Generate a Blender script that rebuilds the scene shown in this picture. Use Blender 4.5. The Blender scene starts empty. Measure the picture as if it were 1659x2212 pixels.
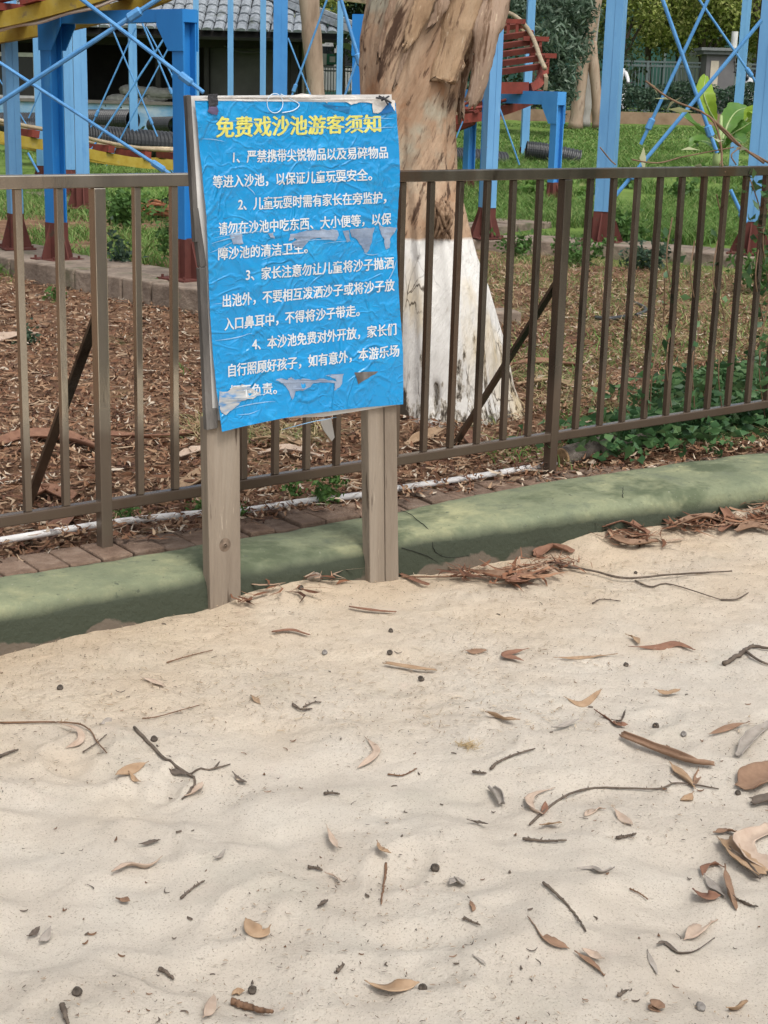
import bpy, math, random
import numpy as np
from mathutils import Vector
S = bpy.context.scene
COL = S.collection
PI = math.pi
# ------------------------------------------------------------------ camera
FPX, PW, PH, EYE = 3356.0, 1659.0, 2212.0, 1.55      # focal length and frame in working pixels, eye height in metres
PITCH, ROLL = math.radians(15.2), 0.0266
_fw = np.array([0, math.cos(PITCH), -math.sin(PITCH)])
_r0 = np.array([1.0, 0, 0]); _u0 = np.cross(_r0, _fw)
_rt = _r0 * math.cos(ROLL) + _u0 * math.sin(ROLL)
_up = _u0 * math.cos(ROLL) - _r0 * math.sin(ROLL)
CAM = np.array([0, 0, EYE])
cam = bpy.data.cameras.new('camera'); co = bpy.data.objects.new('camera', cam); COL.objects.link(co)
cam.sensor_fit = 'HORIZONTAL'; cam.sensor_width = 36; cam.lens = 36 * FPX / PW
cam.clip_start = 0.05; cam.clip_end = 500
from mathutils import Matrix
co.matrix_world = Matrix(((_rt[0], _up[0], -_fw[0], 0), (_rt[1], _up[1], -_fw[1], 0), (_rt[2], _up[2], -_fw[2], EYE), (0, 0, 0, 1)))
S.camera = co
# ------------------------------------------------------------------ sky, sun, exposure
SUN_EL, SUN_AZ = math.radians(58), math.radians(150)     # azimuth from +Y towards +X
W = bpy.data.worlds.new('World'); S.world = W; W.use_nodes = True
nt = W.node_tree; nt.nodes.clear()
sky = nt.nodes.new('ShaderNodeTexSky'); sky.sky_type = 'NISHITA'; sky.sun_disc = False
sky.sun_elevation = SUN_EL; sky.sun_rotation = SUN_AZ; sky.dust_density = 4; sky.air_density = 1.0
hs = nt.nodes.new('ShaderNodeHueSaturation'); hs.inputs['Saturation'].default_value = 0.22
bg = nt.nodes.new('ShaderNodeBackground'); bg.inputs['Strength'].default_value = 0.145
wo = nt.nodes.new('ShaderNodeOutputWorld')
nt.links.new(sky.outputs[0], hs.inputs['Color']); nt.links.new(hs.outputs[0], bg.inputs['Color']); nt.links.new(bg.outputs[0], wo.inputs['Surface'])
sl = bpy.data.lights.new('sun', 'SUN'); sl.energy = 1.25; sl.angle = math.radians(18); sl.color = (1, .95, .88)
so = bpy.data.objects.new('sun', sl); COL.objects.link(so)
sd = Vector((math.sin(SUN_AZ) * math.cos(SUN_EL), math.cos(SUN_AZ) * math.cos(SUN_EL), math.sin(SUN_EL)))
so.rotation_euler = sd.to_track_quat('Z', 'Y').to_euler(); so.location = (6, -10, 16)
S.view_settings.view_transform = 'Standard'; S.view_settings.look = 'None'; S.view_settings.exposure = 0.50; S.view_settings.gamma = 1
S.render.engine = 'CYCLES'
S.cycles.use_denoising = True; S.cycles.denoising_prefilter = 'ACCURATE'; S.cycles.sample_clamp_indirect = 4; S.cycles.max_bounces = 6; S.cycles.transparent_max_bounces = 4
# ------------------------------------------------------------------ layout helpers
def ray(px, py): return _fw * FPX + _rt * (px - PW / 2) - _up * (py - PH / 2)
def atz(px, py, z):
    d = ray(px, py); return CAM + d * ((z - EYE) / d[2])
def aty(px, py, y):
    d = ray(px, py); return CAM + d * (y / d[1])
def atplane(px, py, p0, n):
    d = ray(px, py); return CAM + d * (np.dot(np.array(p0) - CAM, n) / np.dot(d, n))
def proj(p):
    v = np.asarray(p) - CAM; k = v @ _fw
    return PW / 2 + FPX * (v @ _rt) / k, PH / 2 - FPX * (v @ _up) / k
def lerp_path(pts, n):
    """smooth resample of a 3-D polyline (Catmull-Rom)"""
    P = [np.array(p, float) for p in pts]
    if len(P) == 2: return [P[0] + (P[1] - P[0]) * t for t in np.linspace(0, 1, n)]
    Q = [2 * P[0] - P[1]] + P + [2 * P[-1] - P[-2]]
    out = []
    for u in np.linspace(0, len(P) - 1, n):
        i = min(int(u), len(P) - 2); t = u - i
        a, b, c, d = Q[i], Q[i + 1], Q[i + 2], Q[i + 3]
        out.append(.5 * (2 * b + (c - a) * t + (2 * a - 5 * b + 4 * c - d) * t * t + (3 * b - a - 3 * c + d) * t ** 3))
    return out
def _h(ix, iy, iz, seed):
    n = (ix * 374761393 + iy * 668265263 + iz * 2147483647 * 3 + seed * 974711) & 0xffffffff
    n = ((n ^ (n >> 13)) * 1274126177) & 0xffffffff
    n = ((n ^ (n >> 16)) * 2246822519) & 0xffffffff
    return ((n ^ (n >> 15)) & 0xffffff) / 0xffffff
def vnoise(x, y, z=0.0, seed=1):
    x, y, z = np.broadcast_arrays(np.asarray(x, float), np.asarray(y, float), np.asarray(z, float))
    ix, iy, iz = (np.floor(a).astype(np.int64) for a in (x, y, z))
    fx, fy, fz = x - ix, y - iy, z - iz
    fx, fy, fz = (f * f * f * (f * (f * 6 - 15) + 10) for f in (fx, fy, fz))
    r = 0
    for dx in (0, 1):
        for dy in (0, 1):
            for dz in (0, 1):
                r = r + _h(ix + dx, iy + dy, iz + dz, seed) * (fx if dx else 1 - fx) * (fy if dy else 1 - fy) * (fz if dz else 1 - fz)
    return r * 2 - 1
def fbm(x, y, z=0.0, o=4, seed=1):
    r, a, k = 0, 1.0, 1.0
    for i in range(o):
        r = r + a * vnoise(np.asarray(x) * k, np.asarray(y) * k, np.asarray(z) * k, seed + i * 17); a *= .5; k *= 2.03
    return r
# ------------------------------------------------------------------ object helpers
WLOC = {}
def tag(o, label=None, cat=None, group=None, kind=None):
    if cat and not kind: kind = 'thing'
    if label: o['label'] = label
    if cat: o['category'] = cat
    if group: o['group'] = group
    if kind: o['kind'] = kind
    return o
def thing(name, loc, label, cat, group=None):
    o = bpy.data.objects.new(name, None); COL.objects.link(o); o.location = [float(v) for v in loc]
    o.empty_display_size = .1; WLOC[o.name] = np.array(loc, float)
    return tag(o, label, cat, group, 'thing')
class MB:
    def __init__(self): self.v = []; self.f = []; self.n = 0
    def add(self, v, f):
        v = np.asarray(v, float).reshape(-1, 3); self.v.append(v)
        self.f += [tuple(int(i) + self.n for i in q) for q in f]; self.n += len(v); return self
    def box(self, c, s, R=None, taper=1.0):
        x, y, z = np.array(s) / 2
        P = np.array([(-x, -y, -z), (x, -y, -z), (x, y, -z), (-x, y, -z), (-x * taper, -y * taper, z), (x * taper, -y * taper, z), (x * taper, y * taper, z), (-x * taper, y * taper, z)])
        if R is not None: P = P @ np.array(R).T
        return self.add(P + np.array(c), [(0, 3, 2, 1), (4, 5, 6, 7), (0, 1, 5, 4), (1, 2, 6, 5), (2, 3, 7, 6), (3, 0, 4, 7)])
    def bar(self, a, b, w, h, up=(0, 0, 1)):
        """box beam from a to b, w across, h along up"""
        a, b = np.array(a, float), np.array(b, float); d = b - a; L = np.linalg.norm(d); d /= L
        u = np.array(up, float); u = u - d * (u @ d)
        if np.linalg.norm(u) < 1e-6: u = np.array([1.0, 0, 0]) - d * d[0]
        u /= np.linalg.norm(u); s = np.cross(d, u)
        return self.box((a + b) / 2, (w, L, h), np.stack([s, d, u], 1))
    def sweep(self, path, prof, up=(0, 0, 1), closed=True, caps=True):
        """sweep a 2-D profile (across, up) along a path"""
        P = [np.array(p, float) for p in path]; k = len(prof); V = []
        for i, p in enumerate(P):
            d = P[min(i + 1, len(P) - 1)] - P[max(i - 1, 0)]; d /= np.linalg.norm(d) + 1e-12
            s = np.cross(d, np.array(up, float)); s /= np.linalg.norm(s) + 1e-12; u = np.cross(s, d)
            V += [p + s * a + u * b for a, b in prof]
        F = []
        for i in range(len(P) - 1):
            for j in range(k if closed else k - 1):
                j2 = (j + 1) % k; F.append((i * k + j, i * k + j2, (i + 1) * k + j2, (i + 1) * k + j))
        if caps and closed: F += [tuple(range(k))[::-1], tuple(range((len(P) - 1) * k, len(P) * k))]
        return self.add(V, F)
    def tube(self, path, r, n=8, caps=True):
        P = [np.array(p, float) for p in path]; m = len(P)
        R = np.broadcast_to(np.asarray(r, float), (m,)) if np.ndim(r) <= 1 else r
        T = [P[min(i + 1, m - 1)] - P[max(i - 1, 0)] for i in range(m)]
        T = [t / (np.linalg.norm(t) + 1e-12) for t in T]
        u = np.array([0, 0, 1.0]) if abs(T[0][2]) < .9 else np.array([1.0, 0, 0])
        V = []
        for i in range(m):
            u = u - T[i] * (u @ T[i]); u /= np.linalg.norm(u) + 1e-12; w = np.cross(T[i], u)
            for j in range(n):
                a = 2 * PI * j / n; V.append(P[i] + (u * math.cos(a) + w * math.sin(a)) * R[i])
        F = [(i * n + j, i * n + (j + 1) % n, (i + 1) * n + (j + 1) % n, (i + 1) * n + j) for i in range(m - 1) for j in range(n)]
        if caps: F += [tuple(range(n))[::-1], tuple(range((m - 1) * n, m * n))]
        return self.add(V, F)
    def prism(self, poly, off):
        """polygon (3-D points) pushed along off"""
        A = np.array(poly, float); k = len(A)
        return self.add(np.concatenate([A, A + np.array(off)]), [tuple(range(k))[::-1], tuple(range(k, 2 * k))] + [(i, (i + 1) % k, (i + 1) % k + k, i + k) for i in range(k)])
    def sphere(self, c, r, nu=12, nv=8, sc=(1, 1, 1)):
        V, F = [], []
        for i in range(nv + 1):
            for j in range(nu):
                t, p = PI * i / nv, 2 * PI * j / nu
                V.append(np.array(c) + r * np.array([math.sin(t) * math.cos(p) * sc[0], math.sin(t) * math.sin(p) * sc[1], math.cos(t) * sc[2]]))
        for i in range(nv):
            for j in range(nu): F.append((i * nu + j, (i + 1) * nu + j, (i + 1) * nu + (j + 1) % nu, i * nu + (j + 1) % nu))
        return self.add(V, F)
    def build(self, name, m, parent=None, smooth=False, loc=None, bevel=0):
        V = np.concatenate(self.v) if self.v else np.zeros((0, 3))
        o0 = WLOC[parent.name] if parent is not None else (np.array(loc, float) if loc is not None else np.zeros(3))
        me = bpy.data.meshes.new(name); me.from_pydata((V - o0).tolist(), [], self.f)
        if smooth: me.shade_smooth()
        me.materials.append(m)
        o = bpy.data.objects.new(name, me); COL.objects.link(o)
        if parent is not None: o.parent = parent
        else: o.location = o0
        if parent is not None and parent.type == 'MESH': pass
        WLOC[o.name] = o0
        if bevel:
            b = o.modifiers.new('bevel', 'BEVEL'); b.width = bevel; b.segments = 2; b.limit_method = 'ANGLE'
        return o
def fastmesh(name, V, F4, m, parent=None, smooth=False):
    """many quads (or tris) at once; V (n,3), F4 (m,k)"""
    V = np.asarray(V, np.float32); F4 = np.asarray(F4, np.int32); k = F4.shape[1]
    o0 = WLOC[parent.name] if parent is not None else np.zeros(3)
    V = V - o0.astype(np.float32)
    me = bpy.data.meshes.new(name)
    me.vertices.add(len(V)); me.vertices.foreach_set('co', V.ravel())
    me.loops.add(F4.size); me.loops.foreach_set('vertex_index', F4.ravel())
    me.polygons.add(len(F4)); me.polygons.foreach_set('loop_start', np.arange(0, F4.size, k, dtype=np.int32))
    me.polygons.foreach_set('loop_total', np.full(len(F4), k, np.int32))
    me.update(calc_edges=True); me.validate()
    if smooth: me.shade_smooth()
    me.materials.append(m)
    o = bpy.data.objects.new(name, me); COL.objects.link(o)
    if parent is not None: o.parent = parent
    WLOC[o.name] = o0
    return o
def grid(xs, ys, zf):
    X, Y = np.meshgrid(xs, ys); Z = zf(X, Y); n = len(xs)
    i = np.arange(len(ys) - 1)[:, None] * n + np.arange(n - 1)[None]
    F = np.stack([i, i + 1, i + 1 + n, i + n], -1).reshape(-1, 4)
    return np.stack([X, Y, Z], -1).reshape(-1, 3), F
# ------------------------------------------------------------------ material helper
def mat(name, cols, scale=6, detail=6, rough=.8, metal=0.0, bump=0.0, bscale=None, stretch=(1, 1, 1), rot=(0, 0, 0), island=None, coord='pos', nrough=.6, spec=.3, dist=0.0, sheen=0, two=None, trans=0.0):
    """noise-coloured principled material. cols: list of (pos, rgb); island: ramp picked per loose piece instead;
    two: (scale, rgb, lo, hi) a second larger noise laid over it"""
    m = bpy.data.materials.new(name); m.use_nodes = True; t = m.node_tree; N = t.nodes; L = t.links
    b = N['Principled BSDF']; b.inputs['Roughness'].default_value = rough; b.inputs['Metallic'].default_value = metal
    b.inputs['Specular IOR Level'].default_value = spec
    if coord == 'pos': c = N.new('ShaderNodeNewGeometry').outputs['Position']
    else: c = N.new('ShaderNodeTexCoord').outputs['Object']
    mp = N.new('ShaderNodeMapping'); mp.inputs['Scale'].default_value = stretch
    if any(rot):                                   # turn first, then stretch, so that the grain really leans
        mr_ = N.new('ShaderNodeMapping'); mr_.inputs['Rotation'].default_value = rot; L.new(c, mr_.inputs['Vector']); L.new(mr_.outputs[0], mp.inputs['Vector'])
    else: L.new(c, mp.inputs['Vector'])
    nz = N.new('ShaderNodeTexNoise'); nz.inputs['Scale'].default_value = scale; nz.inputs['Detail'].default_value = detail
    nz.inputs['Roughness'].default_value = nrough; nz.inputs['Distortion'].default_value = dist
    L.new(mp.outputs[0], nz.inputs['Vector'])
    def ramp(fac, cs):
        r = N.new('ShaderNodeValToRGB'); e = r.color_ramp.elements
        while len(e) < len(cs): e.new(.5)
        for k, (p, q) in enumerate(cs): e[k].position = p; e[k].color = (*q, 1)
        L.new(fac, r.inputs[0]); return r.outputs[0]
    out = ramp(nz.outputs[0], cols)
    if island:
        g = N.new('ShaderNodeNewGeometry'); oc = ramp(g.outputs['Random Per Island'], island)
        mx = N.new('ShaderNodeMix'); mx.data_type = 'RGBA'; mx.blend_type = 'MULTIPLY'; mx.inputs[0].default_value = 1
        L.new(oc, mx.inputs[6]); L.new(out, mx.inputs[7]); out = mx.outputs[2]
    for tw in ([two] if two and not isinstance(two, list) else two or []):
        n2 = N.new('ShaderNodeTexNoise'); n2.inputs['Scale'].default_value = tw[0]; n2.inputs['Detail'].default_value = 5; n2.inputs['Roughness'].default_value = .65
        L.new(mp.outputs[0] if len(tw) < 5 else c, n2.inputs['Vector'])
        fr = ramp(n2.outputs[0], [(tw[2], (0, 0, 0)), (tw[3], (1, 1, 1))])
        mx = N.new('ShaderNodeMix'); mx.data_type = 'RGBA'; L.new(fr, mx.inputs[0]); L.new(out, mx.inputs[6]); mx.inputs[7].default_value = (*tw[1], 1); out = mx.outputs[2]
    L.new(out, b.inputs['Base Color'])
    if bump:
        n3 = N.new('ShaderNodeTexNoise'); n3.inputs['Scale'].default_value = bscale or scale * 3; n3.inputs['Detail'].default_value = 5; n3.inputs['Roughness'].default_value = .65
        L.new(mp.outputs[0], n3.inputs['Vector'])
        bp = N.new('ShaderNodeBump'); bp.inputs['Strength'].default_value = bump; bp.inputs['Distance'].default_value = .02
        L.new(n3.outputs[0], bp.inputs['Height']); L.new(bp.outputs[0], b.inputs['Normal'])
    if trans:
        tr = N.new('ShaderNodeBsdfTranslucent'); L.new(out, tr.inputs[0]); ms = N.new('ShaderNodeMixShader'); ms.inputs[0].default_value = trans
        L.new(b.outputs[0], ms.inputs[1]); L.new(tr.outputs[0], ms.inputs[2]); L.new(ms.outputs[0], N['Material Output'].inputs['Surface'])
    m['x'] = 0; del m['x']
    return m
def nodes(m): return m.node_tree.nodes, m.node_tree.links, m.node_tree.nodes['Principled BSDF']
def flat(name, c, rough=.6, metal=0, spec=.4, var=.12, scale=8, bump=0, **k):
    a = tuple(x * (1 - var) for x in c); b = tuple(min(1, x * (1 + var)) for x in c)
    return mat(name, [(.3, a), (.7, b)], scale=scale, rough=rough, metal=metal, spec=spec, bump=bump, **k)
rnd = random.Random(7); rng = np.random.default_rng(7)
# ================================================================== SETTING
KERB = np.array([(-5.2, 1.15), (-2.6, 3.03), (-1.07, 4.13), (-.531, 4.52), (-.33, 4.66), (-.057, 4.86), (.065, 4.955), (.654, 5.31), (1.44, 5.69), (3.6, 6.75), (7, 8.5)])
KD = np.diff(KERB, axis=0); KL = np.hypot(KD[:, 0], KD[:, 1]); KS = np.concatenate([[0], np.cumsum(KL)])
def kerb_dist(x, y):
    """signed distance behind (+) the front edge of the kerb, and arc length along it"""
    x, y = np.asarray(x, float), np.asarray(y, float); best = np.full(x.shape, 1e9); sg = np.zeros(x.shape); ar = np.zeros(x.shape)
    for i in range(len(KD)):
        d = KD[i] / KL[i]; t = np.clip((x - KERB[i, 0]) * d[0] + (y - KERB[i, 1]) * d[1], 0, KL[i])
        qx, qy = x - KERB[i, 0] - d[0] * t, y - KERB[i, 1] - d[1] * t; D = np.hypot(qx, qy)
        s = np.where(d[0] * qy - d[1] * qx >= 0, 1.0, -1.0); m = D < best
        best = np.where(m, D, best); sg = np.where(m, s, sg); ar = np.where(m, KS[i] + t, ar)
    return best * sg, ar
def kerb_at(s, off=0.0):
    i = min(max(int(np.searchsorted(KS, s) - 1), 0), len(KD) - 1); d = KD[i] / KL[i]
    p = KERB[i] + d * (s - KS[i]); return np.array([p[0] - d[1] * off, p[1] + d[0] * off])
def kw(s): return np.interp(s, [KS[2], KS[6], KS[7], KS[8]], [.30, .33, .40, .43])      # width
def kh(s): return np.interp(s, [KS[5], KS[7], KS[8]], [0, .02, .045])                        # extra height
GP = [(-60, .04), (-8, .04), (4, .08), (8, .09), (11, .13), (14, .18), (20, .22), (24, .40), (38, .85), (42, 1.1), (120, 1.4)]
def gz(x, y):
    z = np.interp(y, [p[0] for p in GP], [p[1] for p in GP])
    return z + .02 * fbm(np.asarray(x) * .8, np.asarray(y) * .8, 0, 3, 5)
# height of the sand where it meets the kerb, read along the kerb
CONT = [(0, 1420), (208, 1364), (314, 1347), (438, 1322), (540, 1285), (649, 1257), (797, 1253), (867, 1240), (980, 1232), (1150, 1205), (1260, 1160), (1400, 1140), (1659, 1088)]
_cs, _cz = [], []
for px, py in CONT:
    d = ray(px, py); lo, hi = -.12, .14
    for _ in range(40):
        m_ = (lo + hi) / 2; p = CAM + d * ((m_ - EYE) / d[2]); kd, ks = kerb_dist(p[0], p[1])
        if kd > 0: lo = m_
        else: hi = m_
    _cs.append(float(ks)); _cz.append(float(np.clip(m_, -.04, .085)))
fr = random.Random(19)
FEET = [(fr.uniform(-1.3, 1.6), 1.9 + 3.2 * fr.random() ** 1.2, fr.uniform(0, PI), fr.uniform(.07, .13), fr.uniform(.04, .065), fr.uniform(.006, .014)) for _ in range(46)]
FEET = [f for f in FEET if f[1] < 3.9 + .55 * f[0]]
def sandz(x, y):
    x, y = np.asarray(x, float), np.asarray(y, float); d, s = kerb_dist(x, y)
    foot = 0.0
    for fx, fy, fa, fl_, fw_, fdp in FEET:
        u = ((x - fx) * math.cos(fa) + (y - fy) * math.sin(fa)) / fl_; v = (-(x - fx) * math.sin(fa) + (y - fy) * math.cos(fa)) / fw_; q = np.sqrt(u * u + v * v) + .12 * vnoise(x * 14, y * 14, 0, 29)
        foot = foot - fdp * np.clip(1 - q * q, 0, 1) ** .8 + fdp * .55 * np.exp(-((q - 1.22) / .24) ** 2)
    near = foot + np.interp(s, _cs, _cz) * np.exp(-np.maximum(-d, 0) / .22)
    amp = .35 + .65 * np.clip((4.0 - y) / 1.2, 0, 1)
    w1 = fbm(x * 2.6 + 3.1, y * 3.4, 0, 3, 11) * .016
    r = fbm(x * 4.2 + y * 1.2, y * 5.6 - x * .8 + 7, 0, 2, 23); w2 = (r + .5 * (1 - np.sqrt(r * r + .02))) * .017 + .0068 * fbm(x * 8.5, y * 9.5, 0, 2, 27) - .003 * np.abs(vnoise(x * 15, y * 16, 0, 28))
    return near + amp * (w1 * 1.15 + w2) + .0026 * fbm(x * 24, y * 24, 0, 3, 31) * np.clip(1.4 - amp * .6, .4, 1)
# ---- sand
m_sand = mat('sand_grain', [(.25, (.60, .525, .435)), (.5, (.67, .598, .505)), (.75, (.71, .65, .56))], scale=3.0, detail=8, rough=.95, spec=.15, bump=.0, nrough=.62,
             two=[(2.4, (.60, .545, .455), .55, .72), (5.5, (.655, .56, .475), .62, .76), (240, (.36, .295, .225), .57, .66), (100, (.43, .36, .285), .63, .71), (420, (.78, .74, .67), .62, .68)])
N, L, B = nodes(m_sand)
g = N.new('ShaderNodeNewGeometry'); sx = N.new('ShaderNodeSeparateXYZ'); L.new(g.outputs['Position'], sx.inputs[0])
# damp, yellower sand in a band along the kerb
vm = N.new('ShaderNodeVectorMath'); vm.operation = 'DOT_PRODUCT'; L.new(g.outputs['Position'], vm.inputs[0]); vm.inputs[1].default_value = (-.56, .83, 0)
nz = N.new('ShaderNodeTexNoise'); nz.inputs['Scale'].default_value = 2.6; nz.inputs['Detail'].default_value = 7; L.new(g.outputs['Position'], nz.inputs['Vector'])
ad = N.new('ShaderNodeMath'); ad.operation = 'MULTIPLY_ADD'; L.new(nz.outputs[0], ad.inputs[0]); ad.inputs[1].default_value = 1.5; L.new(vm.outputs['Value'], ad.inputs[2])
mr = N.new('ShaderNodeMapRange'); mr.inputs[1].default_value = 3.6; mr.inputs[2].default_value = 4.75; L.new(ad.outputs[0], mr.inputs[0])
mx = N.new('ShaderNodeMix'); mx.data_type = 'RGBA'; mx.blend_type = 'MULTIPLY'; mx.inputs[7].default_value = (.96, .865, .745, 1)
L.new(mr.outputs[0], mx.inputs[0]); L.new(B.inputs['Base Color'].links[0].from_socket, mx.inputs[6]); L.new(mx.outputs[2], B.inputs['Base Color'])
n4 = N.new('ShaderNodeTexNoise'); n4.inputs['Scale'].default_value = 70; n4.inputs['Detail'].default_value = 9; n4.inputs['Roughness'].default_value = .82; L.new(g.outputs['Position'], n4.inputs['Vector'])
bp = N.new('ShaderNodeBump'); bp.inputs['Strength'].default_value = .85; bp.inputs['Distance'].default_value = .014; L.new(n4.outputs[0], bp.inputs['Height']); L.new(bp.outputs[0], B.inputs['Normal'])
def axis(*seg):
    a = [seg[0][0]]
    for lo, hi, st in seg: a += list(np.linspace(lo, hi, max(2, int(round((hi - lo) / st)) + 1)))[1:]
    return np.array(a)
xs = axis((-6, -2, .1), (-2, 2.6, .0105), (2.6, 8, .12)); ys = axis((-7, 1.6, .12), (1.6, 6.4, .0115), (6.4, 9.5, .1))
V, F = grid(xs, ys, lambda X, Y: np.where(kerb_dist(X, Y)[0] > .2, -.35, sandz(X, Y)))
dd, _ = kerb_dist(V[:, 0], V[:, 1]); keep = (dd < .12)[F].any(1)
F = F[keep]; used = np.unique(F); re_ = np.full(len(V), -1); re_[used] = np.arange(len(used))
tag(fastmesh('sand', V[used], re_[F], m_sand, smooth=True), kind='structure', label='pale sand of the play pit')
# ---- ground
m_ground = mat('ground_soil', [(.3, (.10, .058, .036)), (.55, (.20, .115, .07)), (.75, (.30, .20, .13))], scale=5, detail=9, rough=.95, spec=.1, bump=.8, bscale=40,
               two=[(24, (.33, .24, .16), .58, .68), (1.1, (.085, .12, .035), .62, .74)])
N, L, B = nodes(m_ground)
g = N.new('ShaderNodeNewGeometry'); sx = N.new('ShaderNodeSeparateXYZ'); L.new(g.outputs['Position'], sx.inputs[0])
ca = N.new('ShaderNodeMath'); ca.operation = 'MULTIPLY_ADD'; L.new(sx.outputs[0], ca.inputs[0]); ca.inputs[1].default_value = .62; L.new(sx.outputs[1], ca.inputs[2])
nz = N.new('ShaderNodeTexNoise'); nz.inputs['Scale'].default_value = .9; nz.inputs['Detail'].default_value = 6; L.new(g.outputs['Position'], nz.inputs['Vector'])
a2 = N.new('ShaderNodeMath'); a2.operation = 'MULTIPLY_ADD'; L.new(nz.outputs[0], a2.inputs[0]); a2.inputs[1].default_value = 4; L.new(ca.outputs[0], a2.inputs[2])
mr = N.new('ShaderNodeMapRange'); mr.inputs[1].default_value = 16.3; mr.inputs[2].default_value = 17.6; L.new(a2.outputs[0], mr.inputs[0])
n5 = N.new('ShaderNodeTexNoise'); n5.inputs['Scale'].default_value = 3; n5.inputs['Detail'].default_value = 8; L.new(g.outputs['Position'], n5.inputs['Vector'])
rp = N.new('ShaderNodeValToRGB'); L.new(n5.outputs[0], rp.inputs[0]); rp.color_ramp.elements[0].color = (.07, .125, .025, 1); rp.color_ramp.elements[1].color = (.16, .235, .06, 1)
rp.color_ramp.elements[0].position = .3; rp.color_ramp.elements[1].position = .7
mx = N.new('ShaderNodeMix'); mx.data_type = 'RGBA'; L.new(mr.outputs[0], mx.inputs[0]); L.new(B.inputs['Base Color'].links[0].from_socket, mx.inputs[6]); L.new(rp.outputs[0], mx.inputs[7]); L.new(mx.outputs[2], B.inputs['Base Color'])
xs = axis((-90, -8, 4), (-8, 10, .09), (10, 90, 4)); ys = axis((-80, -6, 4), (-6, 1, .5), (1, 16, .09), (16, 44, .5), (44, 140, 8))
def gfun(X, Y):
    d, _ = kerb_dist(X, Y)
    z = gz(X, Y) + .012 * fbm(X * 6, Y * 6, 0, 3, 9) * (Y < 16)
    return np.where((d < .14) & (X > -5.7) & (X < 7.7) & (Y > -6.6) & (Y < 9.3), -.4, z)
V, F = grid(xs, ys, gfun)
tag(fastmesh('ground', V, F, m_ground, smooth=True), kind='structure', label='brown soil running back into green lawn')
# ---- kerb
m_kerb = mat('kerb_paint', [(.3, (.125, .15, .095)), (.5, (.205, .225, .135)), (.68, (.36, .355, .20))], scale=3.2, detail=9, rough=.75, spec=.3, bump=.4, bscale=40, nrough=.7,
             two=[(2.0, (.095, .115, .065), .52, .60), (7, (.13, .15, .10), .56, .68), (26, (.10, .115, .075), .62, .68), (80, (.34, .33, .27), .67, .72)])
N, L, B = nodes(m_kerb)
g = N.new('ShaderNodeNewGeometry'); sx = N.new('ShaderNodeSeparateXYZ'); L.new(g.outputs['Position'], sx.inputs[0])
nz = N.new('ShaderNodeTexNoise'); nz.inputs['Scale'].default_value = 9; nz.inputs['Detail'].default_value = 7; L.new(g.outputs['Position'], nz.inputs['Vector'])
# algae and painted-in shade darken the front face, with a ragged upper edge
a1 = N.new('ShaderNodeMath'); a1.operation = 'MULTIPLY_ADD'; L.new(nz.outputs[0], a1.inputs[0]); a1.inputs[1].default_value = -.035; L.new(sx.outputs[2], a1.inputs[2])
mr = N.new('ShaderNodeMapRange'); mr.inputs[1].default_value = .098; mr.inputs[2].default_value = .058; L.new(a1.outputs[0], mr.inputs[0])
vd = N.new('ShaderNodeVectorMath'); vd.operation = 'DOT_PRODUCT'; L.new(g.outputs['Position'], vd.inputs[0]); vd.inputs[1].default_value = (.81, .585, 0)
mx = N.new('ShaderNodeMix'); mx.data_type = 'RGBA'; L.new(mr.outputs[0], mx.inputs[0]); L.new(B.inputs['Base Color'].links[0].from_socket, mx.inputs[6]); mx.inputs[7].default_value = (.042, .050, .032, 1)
n2 = N.new('ShaderNodeTexNoise'); n2.inputs['Scale'].default_value = 5.5; n2.inputs['Detail'].default_value = 8; L.new(g.outputs['Position'], n2.inputs['Vector'])
a3 = N.new('ShaderNodeMath'); a3.operation = 'MULTIPLY_ADD'; L.new(n2.outputs[0], a3.inputs[0]); a3.inputs[1].default_value = -.30; L.new(sx.outputs[2], a3.inputs[2])
m3 = N.new('ShaderNodeMapRange'); m3.inputs[1].default_value = -.150; m3.inputs[2].default_value = -.160; L.new(a3.outputs[0], m3.inputs[0])
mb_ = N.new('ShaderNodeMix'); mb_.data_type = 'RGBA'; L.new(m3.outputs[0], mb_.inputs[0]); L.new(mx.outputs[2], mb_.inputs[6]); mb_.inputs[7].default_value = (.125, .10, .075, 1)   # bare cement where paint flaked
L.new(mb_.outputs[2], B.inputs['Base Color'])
prof = [(-.004, -.16), (0, .06), (.006, .082), (.017, .098), (.034, .109), (.07, .1145), (.16, .118), (.23, .116), (.26, .108), (.276, .094), (.28, .0), (.28, -.16)]
mb = MB(); ss = np.arange(.3, KS[-1] - .3, .022); Vk = []
for s in ss:
    p = kerb_at(s); q = kerb_at(s, .28); n = (q - p) / .28; ws = kw(s) / .28; hs2 = kh(s)
    for k, (a, b) in enumerate(prof):
        w = .004 * float(fbm(s * 3, a * 9, b * 9, 3, 41)); a2 = (a if a < .04 else a * ws) + w; Vk.append((p[0] + n[0] * a2, p[1] + n[1] * a2, b + (hs2 if b > .05 else 0) + w * .8 + .006 * math.sin(s * 1.7) + (.0035 * float(fbm(s * 9, a * 14, 0, 3, 44)) if b > .05 else 0)))
k = len(prof); mb.add(Vk, [(i * k + j, (i + 1) * k + j, (i + 1) * k + j + 1, i * k + j + 1) for i in range(len(ss) - 1) for j in range(k - 1)])
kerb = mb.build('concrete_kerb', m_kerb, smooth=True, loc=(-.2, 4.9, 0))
tag(kerb, 'low rounded green painted concrete kerb edging the sand pit', 'kerb')
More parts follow.
